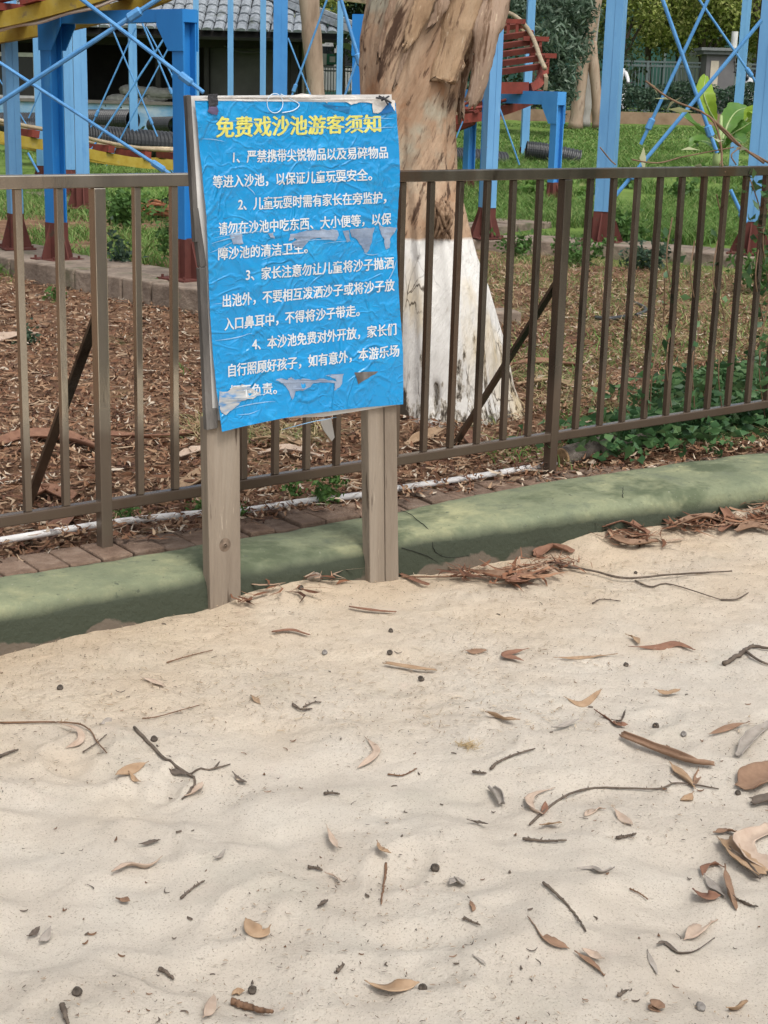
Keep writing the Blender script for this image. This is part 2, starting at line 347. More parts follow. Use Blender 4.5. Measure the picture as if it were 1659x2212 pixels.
# cracks in the kerb: thin dark grooves
m_crack = flat('crack_dark', (.02, .022, .016), rough=1)
def on_kerb(px, py):
    d = ray(px, py)
    for z in np.linspace(.2, -.1, 301):
        p = CAM + d * ((z - EYE) / d[2]); kd, s = kerb_dist(p[0], p[1])
        if kd >= 0:
            top = np.interp(kd / kw(s) * .28, [a for a, b in prof], [b for a, b in prof]) + kh(s)
            if z <= top + .006 * math.sin(s * 1.7) + .001: return p
    return CAM + d * ((0.0 - EYE) / d[2])
for pts in ([(866, 1103), (885, 1110), (905, 1126), (921, 1138), (932, 1156), (934, 1178), (940, 1192)], [(940, 1192), (960, 1203), (990, 1204), (1012, 1200)], [(868, 1184), (905, 1195), (930, 1205), (952, 1222), (960, 1232)], [(1340, 1032), (1346, 1052), (1345, 1075)]):
    P = [on_kerb(*p) for p in pts]; Q = []
    for p in lerp_path(P, 22): Q.append(p + np.array([rnd.uniform(-.002, .002), -.0005, .0008]))
    MB().tube(Q, .0013, 5).build('crack', m_crack, kerb)
# ---- brick edging behind the kerb
m_brick = mat('brick_edge', [(.3, (.13, .085, .062)), (.55, (.22, .155, .115)), (.75, (.30, .23, .18))], scale=16, detail=8, rough=.95, bump=.7, bscale=60, island=[(0, (.75, .75, .75)), (1, (1.1, 1.05, 1.0))])
mb = MB(); s = .5
while s < KS[-1] - .5:
    w = rnd.uniform(.1, .118); p = kerb_at(s, kw(s) + .004); q = kerb_at(s + w - .006, kw(s) + .004); p2 = kerb_at(s + w - .006, kw(s) + .18 + rnd.uniform(-.01, .01)); p3 = kerb_at(s, kw(s) + .18 + rnd.uniform(-.01, .01)); z = .108 + rnd.uniform(-.008, .006)
    mb.prism([(*p, .0), (*q, .0), (*p2, .0), (*p3, .0)], (0, 0, z)); s += w
tag(mb.build('brick_edging', m_brick, bevel=.006), kind='structure', label='row of worn bricks behind the kerb')
# ================================================================== WHITE PIPE
m_pvc = flat('pvc_white', (.72, .70, .68), rough=.45, var=.1, scale=14)
P = [atz(px, py, .115) for px, py in [(-140, 1190), (0, 1168), (250, 1128), (445, 1108), (520, 1104), (660, 1083), (790, 1068), (860, 1055), (1000, 1034), (1180, 1004), (1196, 1000)]]
P = lerp_path(P, 40); PIPE = np.array(P)[:, :2]
def off_pipe(x, y): return np.min(np.hypot(np.asarray(x)[:, None] - PIPE[None, :, 0], np.asarray(y)[:, None] - PIPE[None, :, 1]), 1)
tag(MB().tube(P, .0125, 10).build('water_pipe', m_pvc, smooth=True, loc=P[20]), 'thin white plastic pipe lying along the bottom of the railing', 'pipe')
# ================================================================== RAILING
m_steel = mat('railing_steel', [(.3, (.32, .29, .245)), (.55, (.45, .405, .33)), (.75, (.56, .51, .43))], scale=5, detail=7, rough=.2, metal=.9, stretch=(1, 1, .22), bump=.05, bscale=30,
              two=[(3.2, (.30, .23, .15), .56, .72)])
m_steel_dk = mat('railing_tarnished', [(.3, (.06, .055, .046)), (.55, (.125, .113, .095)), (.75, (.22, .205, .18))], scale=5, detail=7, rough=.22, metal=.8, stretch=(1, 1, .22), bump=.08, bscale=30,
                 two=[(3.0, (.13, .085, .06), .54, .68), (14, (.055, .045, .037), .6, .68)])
for m_, zs_ in ((m_steel, .52), (m_steel_dk, .50)):       # browner, less metallic towards the foot of the bars
    N, L, B = nodes(m_); g = N.new('ShaderNodeNewGeometry'); sx = N.new('ShaderNodeSeparateXYZ'); L.new(g.outputs['Position'], sx.inputs[0]); nz = N.new('ShaderNodeTexNoise'); nz.inputs['Scale'].default_value = 6; nz.inputs['Detail'].default_value = 6; L.new(g.outputs['Position'], nz.inputs['Vector'])
    a1 = N.new('ShaderNodeMath'); a1.operation = 'MULTIPLY_ADD'; L.new(nz.outputs[0], a1.inputs[0]); a1.inputs[1].default_value = .22; L.new(sx.outputs[2], a1.inputs[2]); mr = N.new('ShaderNodeMapRange'); mr.inputs[1].default_value = zs_ + .16; mr.inputs[2].default_value = zs_ + .03; mr.inputs[4].default_value = .85; L.new(a1.outputs[0], mr.inputs[0])
    mx = N.new('ShaderNodeMix'); mx.data_type = 'RGBA'; L.new(mr.outputs[0], mx.inputs[0]); L.new(B.inputs['Base Color'].links[0].from_socket, mx.inputs[6]); mx.inputs[7].default_value = (.10, .07, .05, 1); L.new(mx.outputs[2], B.inputs['Base Color'])
    iv = N.new('ShaderNodeMath'); iv.operation = 'MULTIPLY_ADD'; L.new(mr.outputs[0], iv.inputs[0]); iv.inputs[1].default_value = -.6; iv.inputs[2].default_value = B.inputs['Metallic'].default_value; L.new(iv.outputs[0], B.inputs['Metallic'])
A1 = atz(227, 1185, .1); A2 = atz(1187, 1020, .1); A1[2] = A2[2] = 0
fd = A2 - A1; FLEN = np.linalg.norm(fd); fd /= FLEN; fn = np.array([-fd[1], fd[0], 0.0])
ZT, ZB = 1.262, .245                           # centre heights of the top and bottom rails
def fp(u, z): return A1 + fd * u + np.array([0, 0, z])
def zb(u): return ZB + .0 * u
Rf = np.stack([fd, fn, (0, 0, 1)], 1)
rail = thing('metal_railing', fp(FLEN / 2, 0), 'long metal railing of square tubes behind the kerb', 'railing')
P0, P1 = -1.9, FLEN + 2.4
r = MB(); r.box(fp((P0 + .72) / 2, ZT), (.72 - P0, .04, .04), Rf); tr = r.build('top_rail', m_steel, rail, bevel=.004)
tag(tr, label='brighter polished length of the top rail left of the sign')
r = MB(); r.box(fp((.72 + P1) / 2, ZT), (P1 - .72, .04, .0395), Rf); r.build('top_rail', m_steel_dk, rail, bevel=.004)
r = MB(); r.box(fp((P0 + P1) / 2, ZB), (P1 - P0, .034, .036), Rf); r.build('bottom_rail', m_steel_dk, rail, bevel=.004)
pitch = FLEN / 15
for i in range(-14, 34):
    u = i * pitch
    if u < P0 + .05 or u > P1 - .05: continue
    dark = u > .8
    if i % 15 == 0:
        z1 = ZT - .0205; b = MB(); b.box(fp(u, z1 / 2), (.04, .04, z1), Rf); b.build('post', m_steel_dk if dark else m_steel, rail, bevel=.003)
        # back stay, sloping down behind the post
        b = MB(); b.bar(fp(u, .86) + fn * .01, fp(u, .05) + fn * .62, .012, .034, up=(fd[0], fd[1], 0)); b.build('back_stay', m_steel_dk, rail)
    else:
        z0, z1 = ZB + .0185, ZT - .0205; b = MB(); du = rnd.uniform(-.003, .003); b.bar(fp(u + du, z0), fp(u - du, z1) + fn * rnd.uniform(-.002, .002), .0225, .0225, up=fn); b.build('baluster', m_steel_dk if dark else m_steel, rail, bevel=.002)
# ================================================================== NOTICE BOARD
m_post = mat('weathered_post', [(.25, (.155, .12, .09)), (.5, (.25, .205, .158)), (.75, (.34, .292, .235))], scale=9, detail=9, rough=.9, stretch=(1, 1, .1), bump=.5, bscale=26, dist=.6, coord='obj',
             nrough=.7, two=[(5, (.19, .15, .12), .55, .7), (26, (.10, .075, .055), .60, .66), (60, (.40, .34, .27), .63, .70)])
m_slat = mat('weathered_slat', [(.3, (.045, .042, .04)), (.55, (.13, .12, .11)), (.8, (.26, .24, .22))], scale=16, detail=9, rough=.95, stretch=(1, 1, .16), bump=.7, bscale=40, coord='obj')
m_board = mat('board_white', [(.35, (.52, .50, .47)), (.6, (.66, .64, .61)), (.8, (.72, .70, .67))], scale=9, detail=7, rough=.7, bump=.1, stretch=(1, 1, .5), two=[(9, (.42, .36, .29), .62, .75)])
m_poster = mat('poster_blue', [(.3, (.0, .215, .50)), (.7, (.0, .255, .57))], scale=3, detail=4, rough=.24, spec=.5, bump=0, two=[(8, (.01, .30, .61), .55, .75), (30, (.0, .19, .47), .64, .7)], coord='obj')
N, L, B = nodes(m_poster)
tcp = N.new('ShaderNodeTexCoord'); acc = None                        # sharp folds: thin ridges where a noise crosses its middle
for sc_, wd_, am_ in ((4.2, .035, 1.0), (8.5, .05, .6), (17, .07, .3)):
    nz = N.new('ShaderNodeTexNoise'); nz.inputs['Scale'].default_value = sc_; nz.inputs['Detail'].default_value = 2; nz.inputs['Distortion'].default_value = .8; L.new(tcp.outputs['Object'], nz.inputs['Vector'])
    su = N.new('ShaderNodeMath'); su.operation = 'SUBTRACT'; L.new(nz.outputs[0], su.inputs[0]); su.inputs[1].default_value = .5
    ab = N.new('ShaderNodeMath'); ab.operation = 'ABSOLUTE'; L.new(su.outputs[0], ab.inputs[0])
    mr = N.new('ShaderNodeMapRange'); mr.interpolation_type = 'SMOOTHSTEP'; mr.inputs[1].default_value = 0; mr.inputs[2].default_value = wd_; mr.inputs[3].default_value = am_; mr.inputs[4].default_value = 0; L.new(ab.outputs[0], mr.inputs[0])
    if acc is None: acc = mr.outputs[0]
    else: sm = N.new('ShaderNodeMath'); sm.operation = 'ADD'; L.new(acc, sm.inputs[0]); L.new(mr.outputs[0], sm.inputs[1]); acc = sm.outputs[0]
bpn = N.new('ShaderNodeBump'); bpn.inputs['Strength'].default_value = .55; bpn.inputs['Distance'].default_value = .006; L.new(acc, bpn.inputs['Height']); L.new(bpn.outputs[0], B.inputs['Normal'])
B.inputs['Coat Weight'].default_value = .25; B.inputs['Coat Roughness'].default_value = .2
m_yel = flat('lettering_yellow', (.60, .58, .14), rough=.4, var=.1, scale=20)
m_wht = flat('lettering_white', (.58, .61, .63), rough=.45, var=.08, scale=30)
m_torn = mat('torn_film', [(.3, (.14, .19, .28)), (.55, (.24, .30, .40)), (.75, (.34, .40, .50))], scale=14, detail=7, rough=.35, bump=.3)
m_torn_w = mat('torn_paper', [(.3, (.40, .38, .36)), (.6, (.62, .60, .57)), (.8, (.70, .69, .67))], scale=22, detail=7, rough=.8, bump=.3)
m_tape = flat('tape_black', (.025, .025, .03), rough=.35, bump=.4, scale=30)
m_clear = flat('tape_clear', (.55, .68, .80), rough=.15, spec=.7)
F0 = atz(455, 1318, .0); F1 = atz(800, 1255, .0)
bd = F1 - F0; bd[2] = 0; bd /= np.linalg.norm(bd); bn = np.array([bd[1], -bd[0], 0.0])     # bn points at the viewer
bnl = bn.copy()
up3 = np.array([0, 0, 1.0])
def bp_(px, py, off=0.0):
    """point on the plane of the notice board under a working pixel, pushed off it"""
    return atplane(px, py, F0 + bnl * off, bnl)
sign = thing('notice_board', (F0 + F1) / 2, 'blue Chinese notice poster on a board carried by two weathered wooden posts', 'notice board')
def post_poly(cs, off, depth, name, m, parent, **k):
    A = [bp_(*c, off) for c in cs]; return MB().prism(A, -bnl * depth).build(name, m, parent, **k)
post_poly([(446, 905), (518, 905), (521, 1330), (455, 1342)], 0, .045, 'post', m_post, sign, bevel=.003)
pr = MB(); A = [bp_(*c) for c in [(795, 870), (829, 870), (832, 1275), (800, 1275)]]; pr.prism(A, -bnl * .045)
A = [bp_(*c) for c in [(830.5, 870), (857, 870), (862, 1272), (833.5, 1273)]]; pr.prism(A, -bnl * .045)
po = pr.build('post', m_post, sign, bevel=.003); tag(po, label='right post of two boards split lengthwise')
# knot on the left post
kb = bp_(486, 1177); q = MB()
V, F = [], []
for i, rr in enumerate((.004, .012, .02)):
    for j in range(14):
        a = 2 * PI * j / 14; V.append(kb + bd * math.cos(a) * rr + up3 * math.sin(a) * rr * 1.1 + bnl * (.003, .0022, .0003)[i])
V.append(kb + bnl * .0015)
F = [(i * 14 + j, i * 14 + (j + 1) % 14, (i + 1) * 14 + (j + 1) % 14, (i + 1) * 14 + j) for i in range(2) for j in range(14)] + [(42, j, (j + 1) % 14) for j in range(14)]
q.add(V, F).build('knot', flat('knot_dark', (.17, .125, .09), rough=.9, var=.4, scale=60), sign.children[0], smooth=True)
# backing board, white edge showing left and along the top
board = post_poly([(410, 207), (846, 204), (862, 874), (700, 900), (470, 908), (452, 905)], .006, .006, 'backing_board', m_board, sign)
# dark broken slat along the left edge
for cs in ([(403, 207), (413, 205), (432, 520), (422, 524)], [(417, 450), (429, 449), (447, 575), (433, 578)], [(431, 580), (446, 577), (461, 912), (446, 918)], [(444, 885), (470, 882), (471, 925), (447, 930)]):
    post_poly(cs, .012 + rnd.uniform(0, .002), .022, 'edge_slat', m_slat, sign, bevel=.002)
# poster: a curling sheet
TL, TR, BR, BL = np.array([(414, 217), (851, 222), (865, 872), (473, 929)], float)
def uvpx(u, v):
    a = TL + (TR - TL) * u; b = BL + (BR - BL) * u; p = a + (b - a) * v
    p = p + np.array([0, -9 * math.sin(PI * u) * v ** 3])           # bottom edge bows
    p = p + np.array([4 * math.sin(PI * v * 1.6 + .4) * (1 - u) ** 3 + 3.5 * math.sin(v * 9) * u ** 6, 0]); return p
def pxuv(px, py):
    u, v = .5, .5
    for _ in range(14):
        p = uvpx(u, v); e = .001
        du = (uvpx(u + e, v) - p) / e; dv = (uvpx(u, v + e) - p) / e
        r = np.array([px, py]) - p; det = du[0] * dv[1] - du[1] * dv[0]
        u += (r[0] * dv[1] - r[1] * dv[0]) / det; v += (du[0] * r[1] - du[1] * r[0]) / det
    return u, v
def bumpd(u, v):
    a = .0045 * float(fbm(u * 3.2 + 2, v * 4.3, 0, 2, 61)) + .0016 * (1 - abs(float(vnoise(u * 6 + v * 5, v * 9 - u * 4, 0, 63)))) ** 4
    a += .0022 * (1 - abs(float(vnoise(u * 9 - v * 3, v * 13 + u * 3, 0, 64)))) ** 6 + .0016 * (1 - abs(float(vnoise(u * 15 + v * 6, v * 18 - u * 5, 0, 65)))) ** 7
    curl = .018 * max(0, v - .86) ** 1.2 * (1 - u) * 6 + .014 * max(0, .12 - u) * 5 * math.sin(v * 5) ** 2
    return max(.0125, .0165 + a) + curl
def onposter(px, py, off=0.0):
    u, v = pxuv(px, py); return bp_(px, py, .006) + bnl * (bumpd(u, v) - .006 + off)
nu, nv = 110, 160; V = []
for j in range(nv + 1):
    for i in range(nu + 1):
        u, v = i / nu, j / nv; p = uvpx(u, v); V.append(bp_(*p, .006) + bnl * (bumpd(u, v) - .006))
Fp = [(j * (nu + 1) + i, (j + 1) * (nu + 1) + i, (j + 1) * (nu + 1) + i + 1, j * (nu + 1) + i + 1) for j in range(nv) for i in range(nu)]
poster = MB().add(V, Fp).build('poster', m_poster, sign, smooth=True)
tag(poster, label='crinkled blue poster with yellow heading and white rules')
def text_line(s, x0, y0, x1, y1, h0, h1, m, name, bold):
    cu = bpy.data.curves.new(name, 'FONT'); cu.body = s; cu.size = 1; cu.resolution_u = 3
    o = bpy.data.objects.new(name, cu); COL.objects.link(o); bpy.context.view_layer.update()
    me = bpy.data.meshes.new_from_object(o.evaluated_get(bpy.context.evaluated_depsgraph_get()))
    bpy.data.objects.remove(o); bpy.data.curves.remove(cu)
    n = len(me.vertices); c = np.empty(n * 3); me.vertices.foreach_get('co', c); c = c.reshape(-1, 3)
    xa, xb = c[:, 0].min(), c[:, 0].max(); hh = .86; yb = -.08
    F = [tuple(p.vertices) for p in me.polygons]; bpy.data.meshes.remove(me); mb = MB()
    for q, (ox, oy) in enumerate(((0, 0), (bold, 0), (-bold, 0), (0, bold * .6), (0, -bold * .6))):     # overprinted strokes make the heavy face
        out = []
        for x, y, _ in c:
            t = (x - xa) / (xb - xa); k = (y - yb) / hh
            out.append(onposter(x0 + (x1 - x0) * t + ox, y0 + (y1 - y0) * t - k * (h0 + (h1 - h0) * t) + oy, .0012 + q * .00012))
        mb.add(out, F)
    return mb.build(name, m, poster)
text_line('免费戏沙池游客须知', 462, 297, 817, 285, 42, 35, m_yel, 'heading_lettering', 1.5)
for s, x0, y0, x1, y1 in [('1、严禁携带尖锐物品以及易碎物品', 498, 352, 831, 341), ('等进入沙池，以保证儿童玩耍安全。', 455, 406, 796, 389), ('2、儿童玩耍时需有家长在旁监护，', 510, 454, 828, 438),
                          ('请勿在沙池中吃东西、大小便等，以保', 466, 507, 841, 484), ('障沙池的清洁卫生。', 466, 561, 659, 546), ('3、家长注意勿让儿童将沙子抛洒', 527, 606, 846, 579), ('出池外，不要相互泼洒沙子或将沙子放', 477, 663, 847, 627),
                          ('入口鼻耳中，不得将沙子带走。', 481, 713, 773, 682), ('4、本沙池免费对外开放，家长们', 541, 756, 851, 722), ('自行照顾好孩子，如有意外，本游乐场', 489, 813, 856, 768), ('概不负责。', 492, 858, 594, 850)]:
    text_line(s, x0, y0, x1, y1, 25.5, 23.5, m_wht, 'rule_lettering', .6)
def ragged(poly, n=5, amp=2.2):
    out = []
    for i in range(len(poly)):
        a, b = np.array(poly[i], float), np.array(poly[(i + 1) % len(poly)], float)
        for k in range(n): out.append(a + (b - a) * k / n + np.array([rnd.uniform(-amp, amp), rnd.uniform(-amp, amp)]) * (1 if k else .3))
    return out
def patch(poly, m, name, off=.0016, amp=1.6, n=3):
    import mathutils
    R = ragged(poly, n, amp); V = [onposter(px, py, off) for px, py in R]
    tris = mathutils.geometry.tessellate_polygon([[Vector((p[0], p[1], 0)) for p in R]])
    return MB().add(V, [tuple(t) for t in tris]).build(name, m, poster)
X6, Y6, K6 = 388, 545.8, .307
C6 = lambda P: [(X6 + x * K6, Y6 + y * K6) for x, y in P]
X5, Y5 = 388.1, 194
C5 = lambda P: [(X5 + x * K6, Y5 + y * K6) for x, y in P]
for P in ([(665, 895), (700, 880), (745, 892), (770, 870), (800, 892), (850, 882), (910, 890), (1000, 882), (1090, 900), (1080, 880), (1010, 858), (1140, 848), (1125, 910), (1110, 940), (1070, 965), (1075, 915), (990, 908), (930, 912), (905, 940), (850, 965), (800, 970), (780, 1030), (745, 950), (720, 915)], ):
    patch(C6(P), m_torn, 'torn_patch')
patch(C6([(1212, 838), (1380, 830), (1300, 880), (1260, 905), (1240, 920)]), m_slat, 'torn_patch', amp=1)
patch(C6([(255, 970), (340, 960), (420, 920), (470, 940), (560, 985), (500, 1025), (440, 1030), (380, 1075), (300, 1130), (262, 1110), (250, 1060)]), mat('scuffed_paper', [(.38, (.06, .20, .42)), (.47, (.30, .33, .36)), (.6, (.46, .45, .43)), (.75, (.22, .20, .18))], scale=22, detail=8, rough=.6, stretch=(.5, .5, 2.2), coord='obj'), 'torn_patch', off=.0022, amp=3)
for P in ([(760, 1015), (830, 1000), (905, 985), (990, 978), (1090, 985), (1100, 1020), (1080, 1060), (1010, 1050), (950, 1040), (900, 1050), (850, 1110), (790, 1100), (770, 1080), (810, 1055), (790, 1040), (750, 1060)],
          [(1180, 980), (1260, 975), (1360, 965), (1345, 1040), (1325, 1120), (1300, 1145), (1270, 1110), (1240, 1060), (1195, 1030)],
          [(1392, 950), (1440, 965), (1520, 970), (1500, 1000), (1470, 1050), (1468, 1110), (1440, 1120), (1430, 1050), (1400, 990)], [(600, 1010), (640, 1000), (650, 1045), (625, 1040)],
          [(1130, 990), (1170, 985), (1185, 1060), (1160, 1070)], [(330, 1010), (420, 985), (430, 1080), (360, 1085)]):
    patch(C5(P), m_torn, 'torn_patch')
# torn pale band along the top, with tape and ties
patch(C5([(80, 60), (200, 45), (420, 48), (600, 55), (760, 45), (840, 25), (960, 40), (1100, 62), (1190, 40), (1330, 52), (1430, 55), (1500, 75), (1500, 150), (1470, 110), (1380, 165), (1345, 160), (1340, 95), (1270, 80), (1230, 95), (1190, 105), (1150, 80), (1030, 70), (1020, 95), (1000, 70), (860, 62), (720, 78), (560, 72), (440, 78), (330, 66), (240, 72), (80, 72)]), m_torn_w, 'torn_edge', off=.0032, amp=.9)
patch(C5([(990, 100), (1080, 112), (1190, 118), (1180, 165), (1080, 140), (1000, 112)]), flat('poster_dark_blue', (.01, .14, .33), rough=.4), 'folded_flap', amp=.6)  # flap in a darker plain blue than the sheet
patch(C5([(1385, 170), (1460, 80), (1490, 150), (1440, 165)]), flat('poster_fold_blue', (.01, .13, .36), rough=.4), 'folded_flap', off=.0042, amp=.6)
patch(C5([(175, 30), (242, 26), (244, 105), (225, 118), (180, 112)]), m_tape, 'black_tape', off=.0052, amp=.8)
patch(C5([(183, 112), (238, 112), (252, 150), (240, 178), (190, 160), (172, 150)]), flat('old_tape', (.08, .06, .12), rough=.5, var=.4, scale=30), 'black_tape', off=.0044, amp=2)
m_glint = flat('crease_highlight', (.22, .42, .62), rough=.35, var=.25, scale=30)  # highlights along the film's creases, painted as pale blue strips
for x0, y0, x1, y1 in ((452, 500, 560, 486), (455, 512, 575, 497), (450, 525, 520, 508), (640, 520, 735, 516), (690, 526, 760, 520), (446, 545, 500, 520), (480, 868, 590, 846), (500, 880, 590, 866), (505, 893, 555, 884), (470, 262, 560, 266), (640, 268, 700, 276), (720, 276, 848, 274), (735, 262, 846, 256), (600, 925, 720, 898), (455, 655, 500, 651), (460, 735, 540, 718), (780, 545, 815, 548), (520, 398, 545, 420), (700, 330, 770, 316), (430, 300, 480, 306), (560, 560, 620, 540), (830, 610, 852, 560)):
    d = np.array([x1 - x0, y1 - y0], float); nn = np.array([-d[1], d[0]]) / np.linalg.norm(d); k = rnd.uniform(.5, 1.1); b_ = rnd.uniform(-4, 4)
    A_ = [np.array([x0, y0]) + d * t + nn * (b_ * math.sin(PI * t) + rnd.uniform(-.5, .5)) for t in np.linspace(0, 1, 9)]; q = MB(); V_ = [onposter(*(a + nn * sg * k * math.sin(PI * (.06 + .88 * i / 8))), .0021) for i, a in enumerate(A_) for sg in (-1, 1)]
    q.add(V_, [(2 * i, 2 * i + 1, 2 * i + 3, 2 * i + 2) for i in range(8)]).build('highlight_strip', m_glint, poster)
tie = MB()
for a, b in (((818, 207), (845, 222)), ((824, 217), (840, 208)), ((812, 211), (832, 214)), ((828, 209), (838, 226))):
    tie.tube(lerp_path([bp_(*a, .026), (bp_(*a, .034) + bp_(*b, .034)) / 2, bp_(*b, .026)], 7), .0028, 6)
tie.build('cable_tie', m_tape, sign)
ring = [bp_(594 + 17 * math.cos(t), 223 + 21 * math.sin(t), .024) for t in np.linspace(0, 2 * PI, 25)]
MB().tube(ring, .0013, 5).build('tape_loop', m_clear, sign)
MB().tube(lerp_path([onposter(*p, .003) for p in ((600, 203), (625, 215), (641, 226), (628, 238), (603, 243))], 14), .0016, 5).build('tape_loop', m_clear, sign)
# scrap of board hanging behind the railing side
post_poly([(690, 905), (716, 905), (723, 945), (717, 953), (700, 930)], -.2, .004, 'hanging_scrap', m_board, sign)
# ================================================================== BIG EUCALYPTUS
m_trunk = mat('eucalypt_bark', [(.25, (.21, .125, .075)), (.42, (.34, .22, .14)), (.55, (.42, .295, .20)), (.7, (.48, .36, .255)), (.85, (.52, .43, .34))], scale=7, detail=11, rough=.85, spec=.2, nrough=.68, stretch=(1.0, 1.0, .13), rot=(0, math.radians(-24), 0), bump=1.0, bscale=20, coord='obj',
              two=[(1.7, (.36, .335, .26), .54, .64, 0), (2.3, (.34, .165, .08), .57, .68, 0), (13, (.085, .05, .033), .56, .63), (30, (.12, .07, .045), .585, .65), (6, (.17, .10, .065), .63, .70)])
N, L, B = nodes(m_trunk)
tc = N.new('ShaderNodeTexCoord'); sx = N.new('ShaderNodeSeparateXYZ'); L.new(tc.outputs['Object'], sx.inputs[0])
nz = N.new('ShaderNodeTexNoise'); nz.inputs['Scale'].default_value = 7; nz.inputs['Detail'].default_value = 6; L.new(tc.outputs['Object'], nz.inputs['Vector'])
a1 = N.new('ShaderNodeMath'); a1.operation = 'MULTIPLY_ADD'; L.new(nz.outputs[0], a1.inputs[0]); a1.inputs[1].default_value = .03; L.new(sx.outputs[2], a1.inputs[2])
TB = aty(985, 905, 7.2); TB[2] = .08
zw = aty(900, 516, 7.0)[2] - TB[2]
mr = N.new('ShaderNodeMapRange'); mr.inputs[1].default_value = zw + .022; mr.inputs[2].default_value = zw + .008; L.new(a1.outputs[0], mr.inputs[0])
# limewash, worn through in lengthwise cracks and near the soil
mpp = N.new('ShaderNodeMapping'); mpp.inputs['Scale'].default_value = (1, 1, .28); L.new(tc.outputs['Object'], mpp.inputs[0])
n6 = N.new('ShaderNodeTexNoise'); n6.inputs['Scale'].default_value = 15; n6.inputs['Detail'].default_value = 9; n6.inputs['Roughness'].default_value = .7; L.new(mpp.outputs[0], n6.inputs['Vector'])
a2 = N.new('ShaderNodeMath'); a2.operation = 'MULTIPLY_ADD'; L.new(sx.outputs[2], a2.inputs[0]); a2.inputs[1].default_value = .30; L.new(n6.outputs[0], a2.inputs[2])
r6 = N.new('ShaderNodeValToRGB'); L.new(a2.outputs[0], r6.inputs[0]); e = r6.color_ramp.elements
e[0].position = .455; e[0].color = (.05, .04, .03, 1); e[1].position = .50; e[1].color = (.40, .36, .30, 1); q = e.new(.53); q.color = (.64, .62, .585, 1); q = e.new(.75); q.color = (.70, .685, .65, 1)
n7 = N.new('ShaderNodeTexNoise'); n7.inputs['Scale'].default_value = 4.5; n7.inputs['Detail'].default_value = 6; L.new(mpp.outputs[0], n7.inputs['Vector'])
r7 = N.new('ShaderNodeValToRGB'); L.new(n7.outputs[0], r7.inputs[0]); r7.color_ramp.elements[0].position = .53; r7.color_ramp.elements[0].color = (1, 1, 1, 1); r7.color_ramp.elements[1].position = .66; r7.color_ramp.elements[1].color = (.86, .74, .54, 1)
vo = N.new('ShaderNodeTexVoronoi'); vo.feature = 'DISTANCE_TO_EDGE'; vo.inputs['Scale'].default_value = 15; nd = N.new('ShaderNodeVectorMath'); nd.operation = 'MULTIPLY_ADD'; L.new(n7.outputs['Color'], nd.inputs[0]); nd.inputs[1].default_value = (.25, .25, .25); L.new(mpp.outputs[0], nd.inputs[2]); L.new(nd.outputs[0], vo.inputs['Vector'])
cw = N.new('ShaderNodeMapRange'); cw.inputs[1].default_value = .035; cw.inputs[2].default_value = .012; L.new(vo.outputs['Distance'], cw.inputs[0])
nm = N.new('ShaderNodeTexNoise'); nm.inputs['Scale'].default_value = 3.2; nm.inputs['Detail'].default_value = 4; L.new(tc.outputs['Object'], nm.inputs['Vector']); cm = N.new('ShaderNodeMapRange'); cm.inputs[1].default_value = .50; cm.inputs[2].default_value = .60; L.new(nm.outputs[0], cm.inputs[0])
cmul = N.new('ShaderNodeMath'); cmul.operation = 'MULTIPLY'; L.new(cw.outputs[0], cmul.inputs[0]); L.new(cm.outputs[0], cmul.inputs[1])
r8 = N.new('ShaderNodeMix'); r8.data_type = 'RGBA'; L.new(cmul.outputs[0], r8.inputs[0]); L.new(r6.outputs[0], r8.inputs[6]); r8.inputs[7].default_value = (.13, .115, .10, 1)
class _R: outputs = {0: r8.outputs[2]}
r6 = _R
mm = N.new('ShaderNodeMix'); mm.data_type = 'RGBA'; mm.blend_type = 'MULTIPLY'; mm.inputs[0].default_value = 1; L.new(r6.outputs[0], mm.inputs[6]); L.new(r7.outputs[0], mm.inputs[7])
mx = N.new('ShaderNodeMix'); mx.data_type = 'RGBA'; L.new(mr.outputs[0], mx.inputs[0]); L.new(B.inputs['Base Color'].links[0].from_socket, mx.inputs[6]); L.new(mm.outputs[2], mx.inputs[7]); L.new(mx.outputs[2], B.inputs['Base Color'])
tree = thing('eucalyptus_tree', TB, 'big peeling eucalyptus trunk with whitewashed foot behind the sign', 'tree')
LV = [(1000, 800, 1150), (912, 812, 1127), (829, 818, 1097), (737, 815, 1086), (619, 812, 1061), (546, 808, 1038), (428, 800, 1006), (360, 794, 992), (230, 783, 988), (140, 780, 998), (76, 783, 1015), (0, 795, 1044), (-150, 822, 1078), (-500, 900, 1150), (-1200, 1030, 1260), (-2400, 1250, 1420)]
tz, tx, tr_ = [], [], []
for py, xl, xr in LV:
    a, b = aty(xl, py, 7.2), aty(xr, py, 7.2); tz.append(a[2]); tx.append((a[0] + b[0]) / 2); tr_.append((b[0] - a[0]) / 2 * .985)
tz, tx, tr_ = map(np.array, (tz, tx, tr_)); o_ = np.argsort(tz); tz, tx, tr_ = tz[o_], tx[o_], tr_[o_]
zs = np.concatenate([np.linspace(-.05, 2.3, 230), np.linspace(2.35, tz.max(), 60)]); na = 150
th = np.linspace(0, 2 * PI, na, endpoint=False); Z, T = np.meshgrid(zs, th, indexing='ij')
cx = np.interp(Z, tz, tx); rr = np.interp(Z, tz, tr_)
sp = T - Z * .42
fl = np.clip((.75 - Z) / .75, 0, 1)
dsp = .018 * fbm(np.cos(sp) * 2.2, np.sin(sp) * 2.2, Z * .7, 3, 71) + .011 * fbm(np.cos(sp) * 8, np.sin(sp) * 8, Z * 1.1, 3, 72) * (.45 + .55 * (Z > zw))
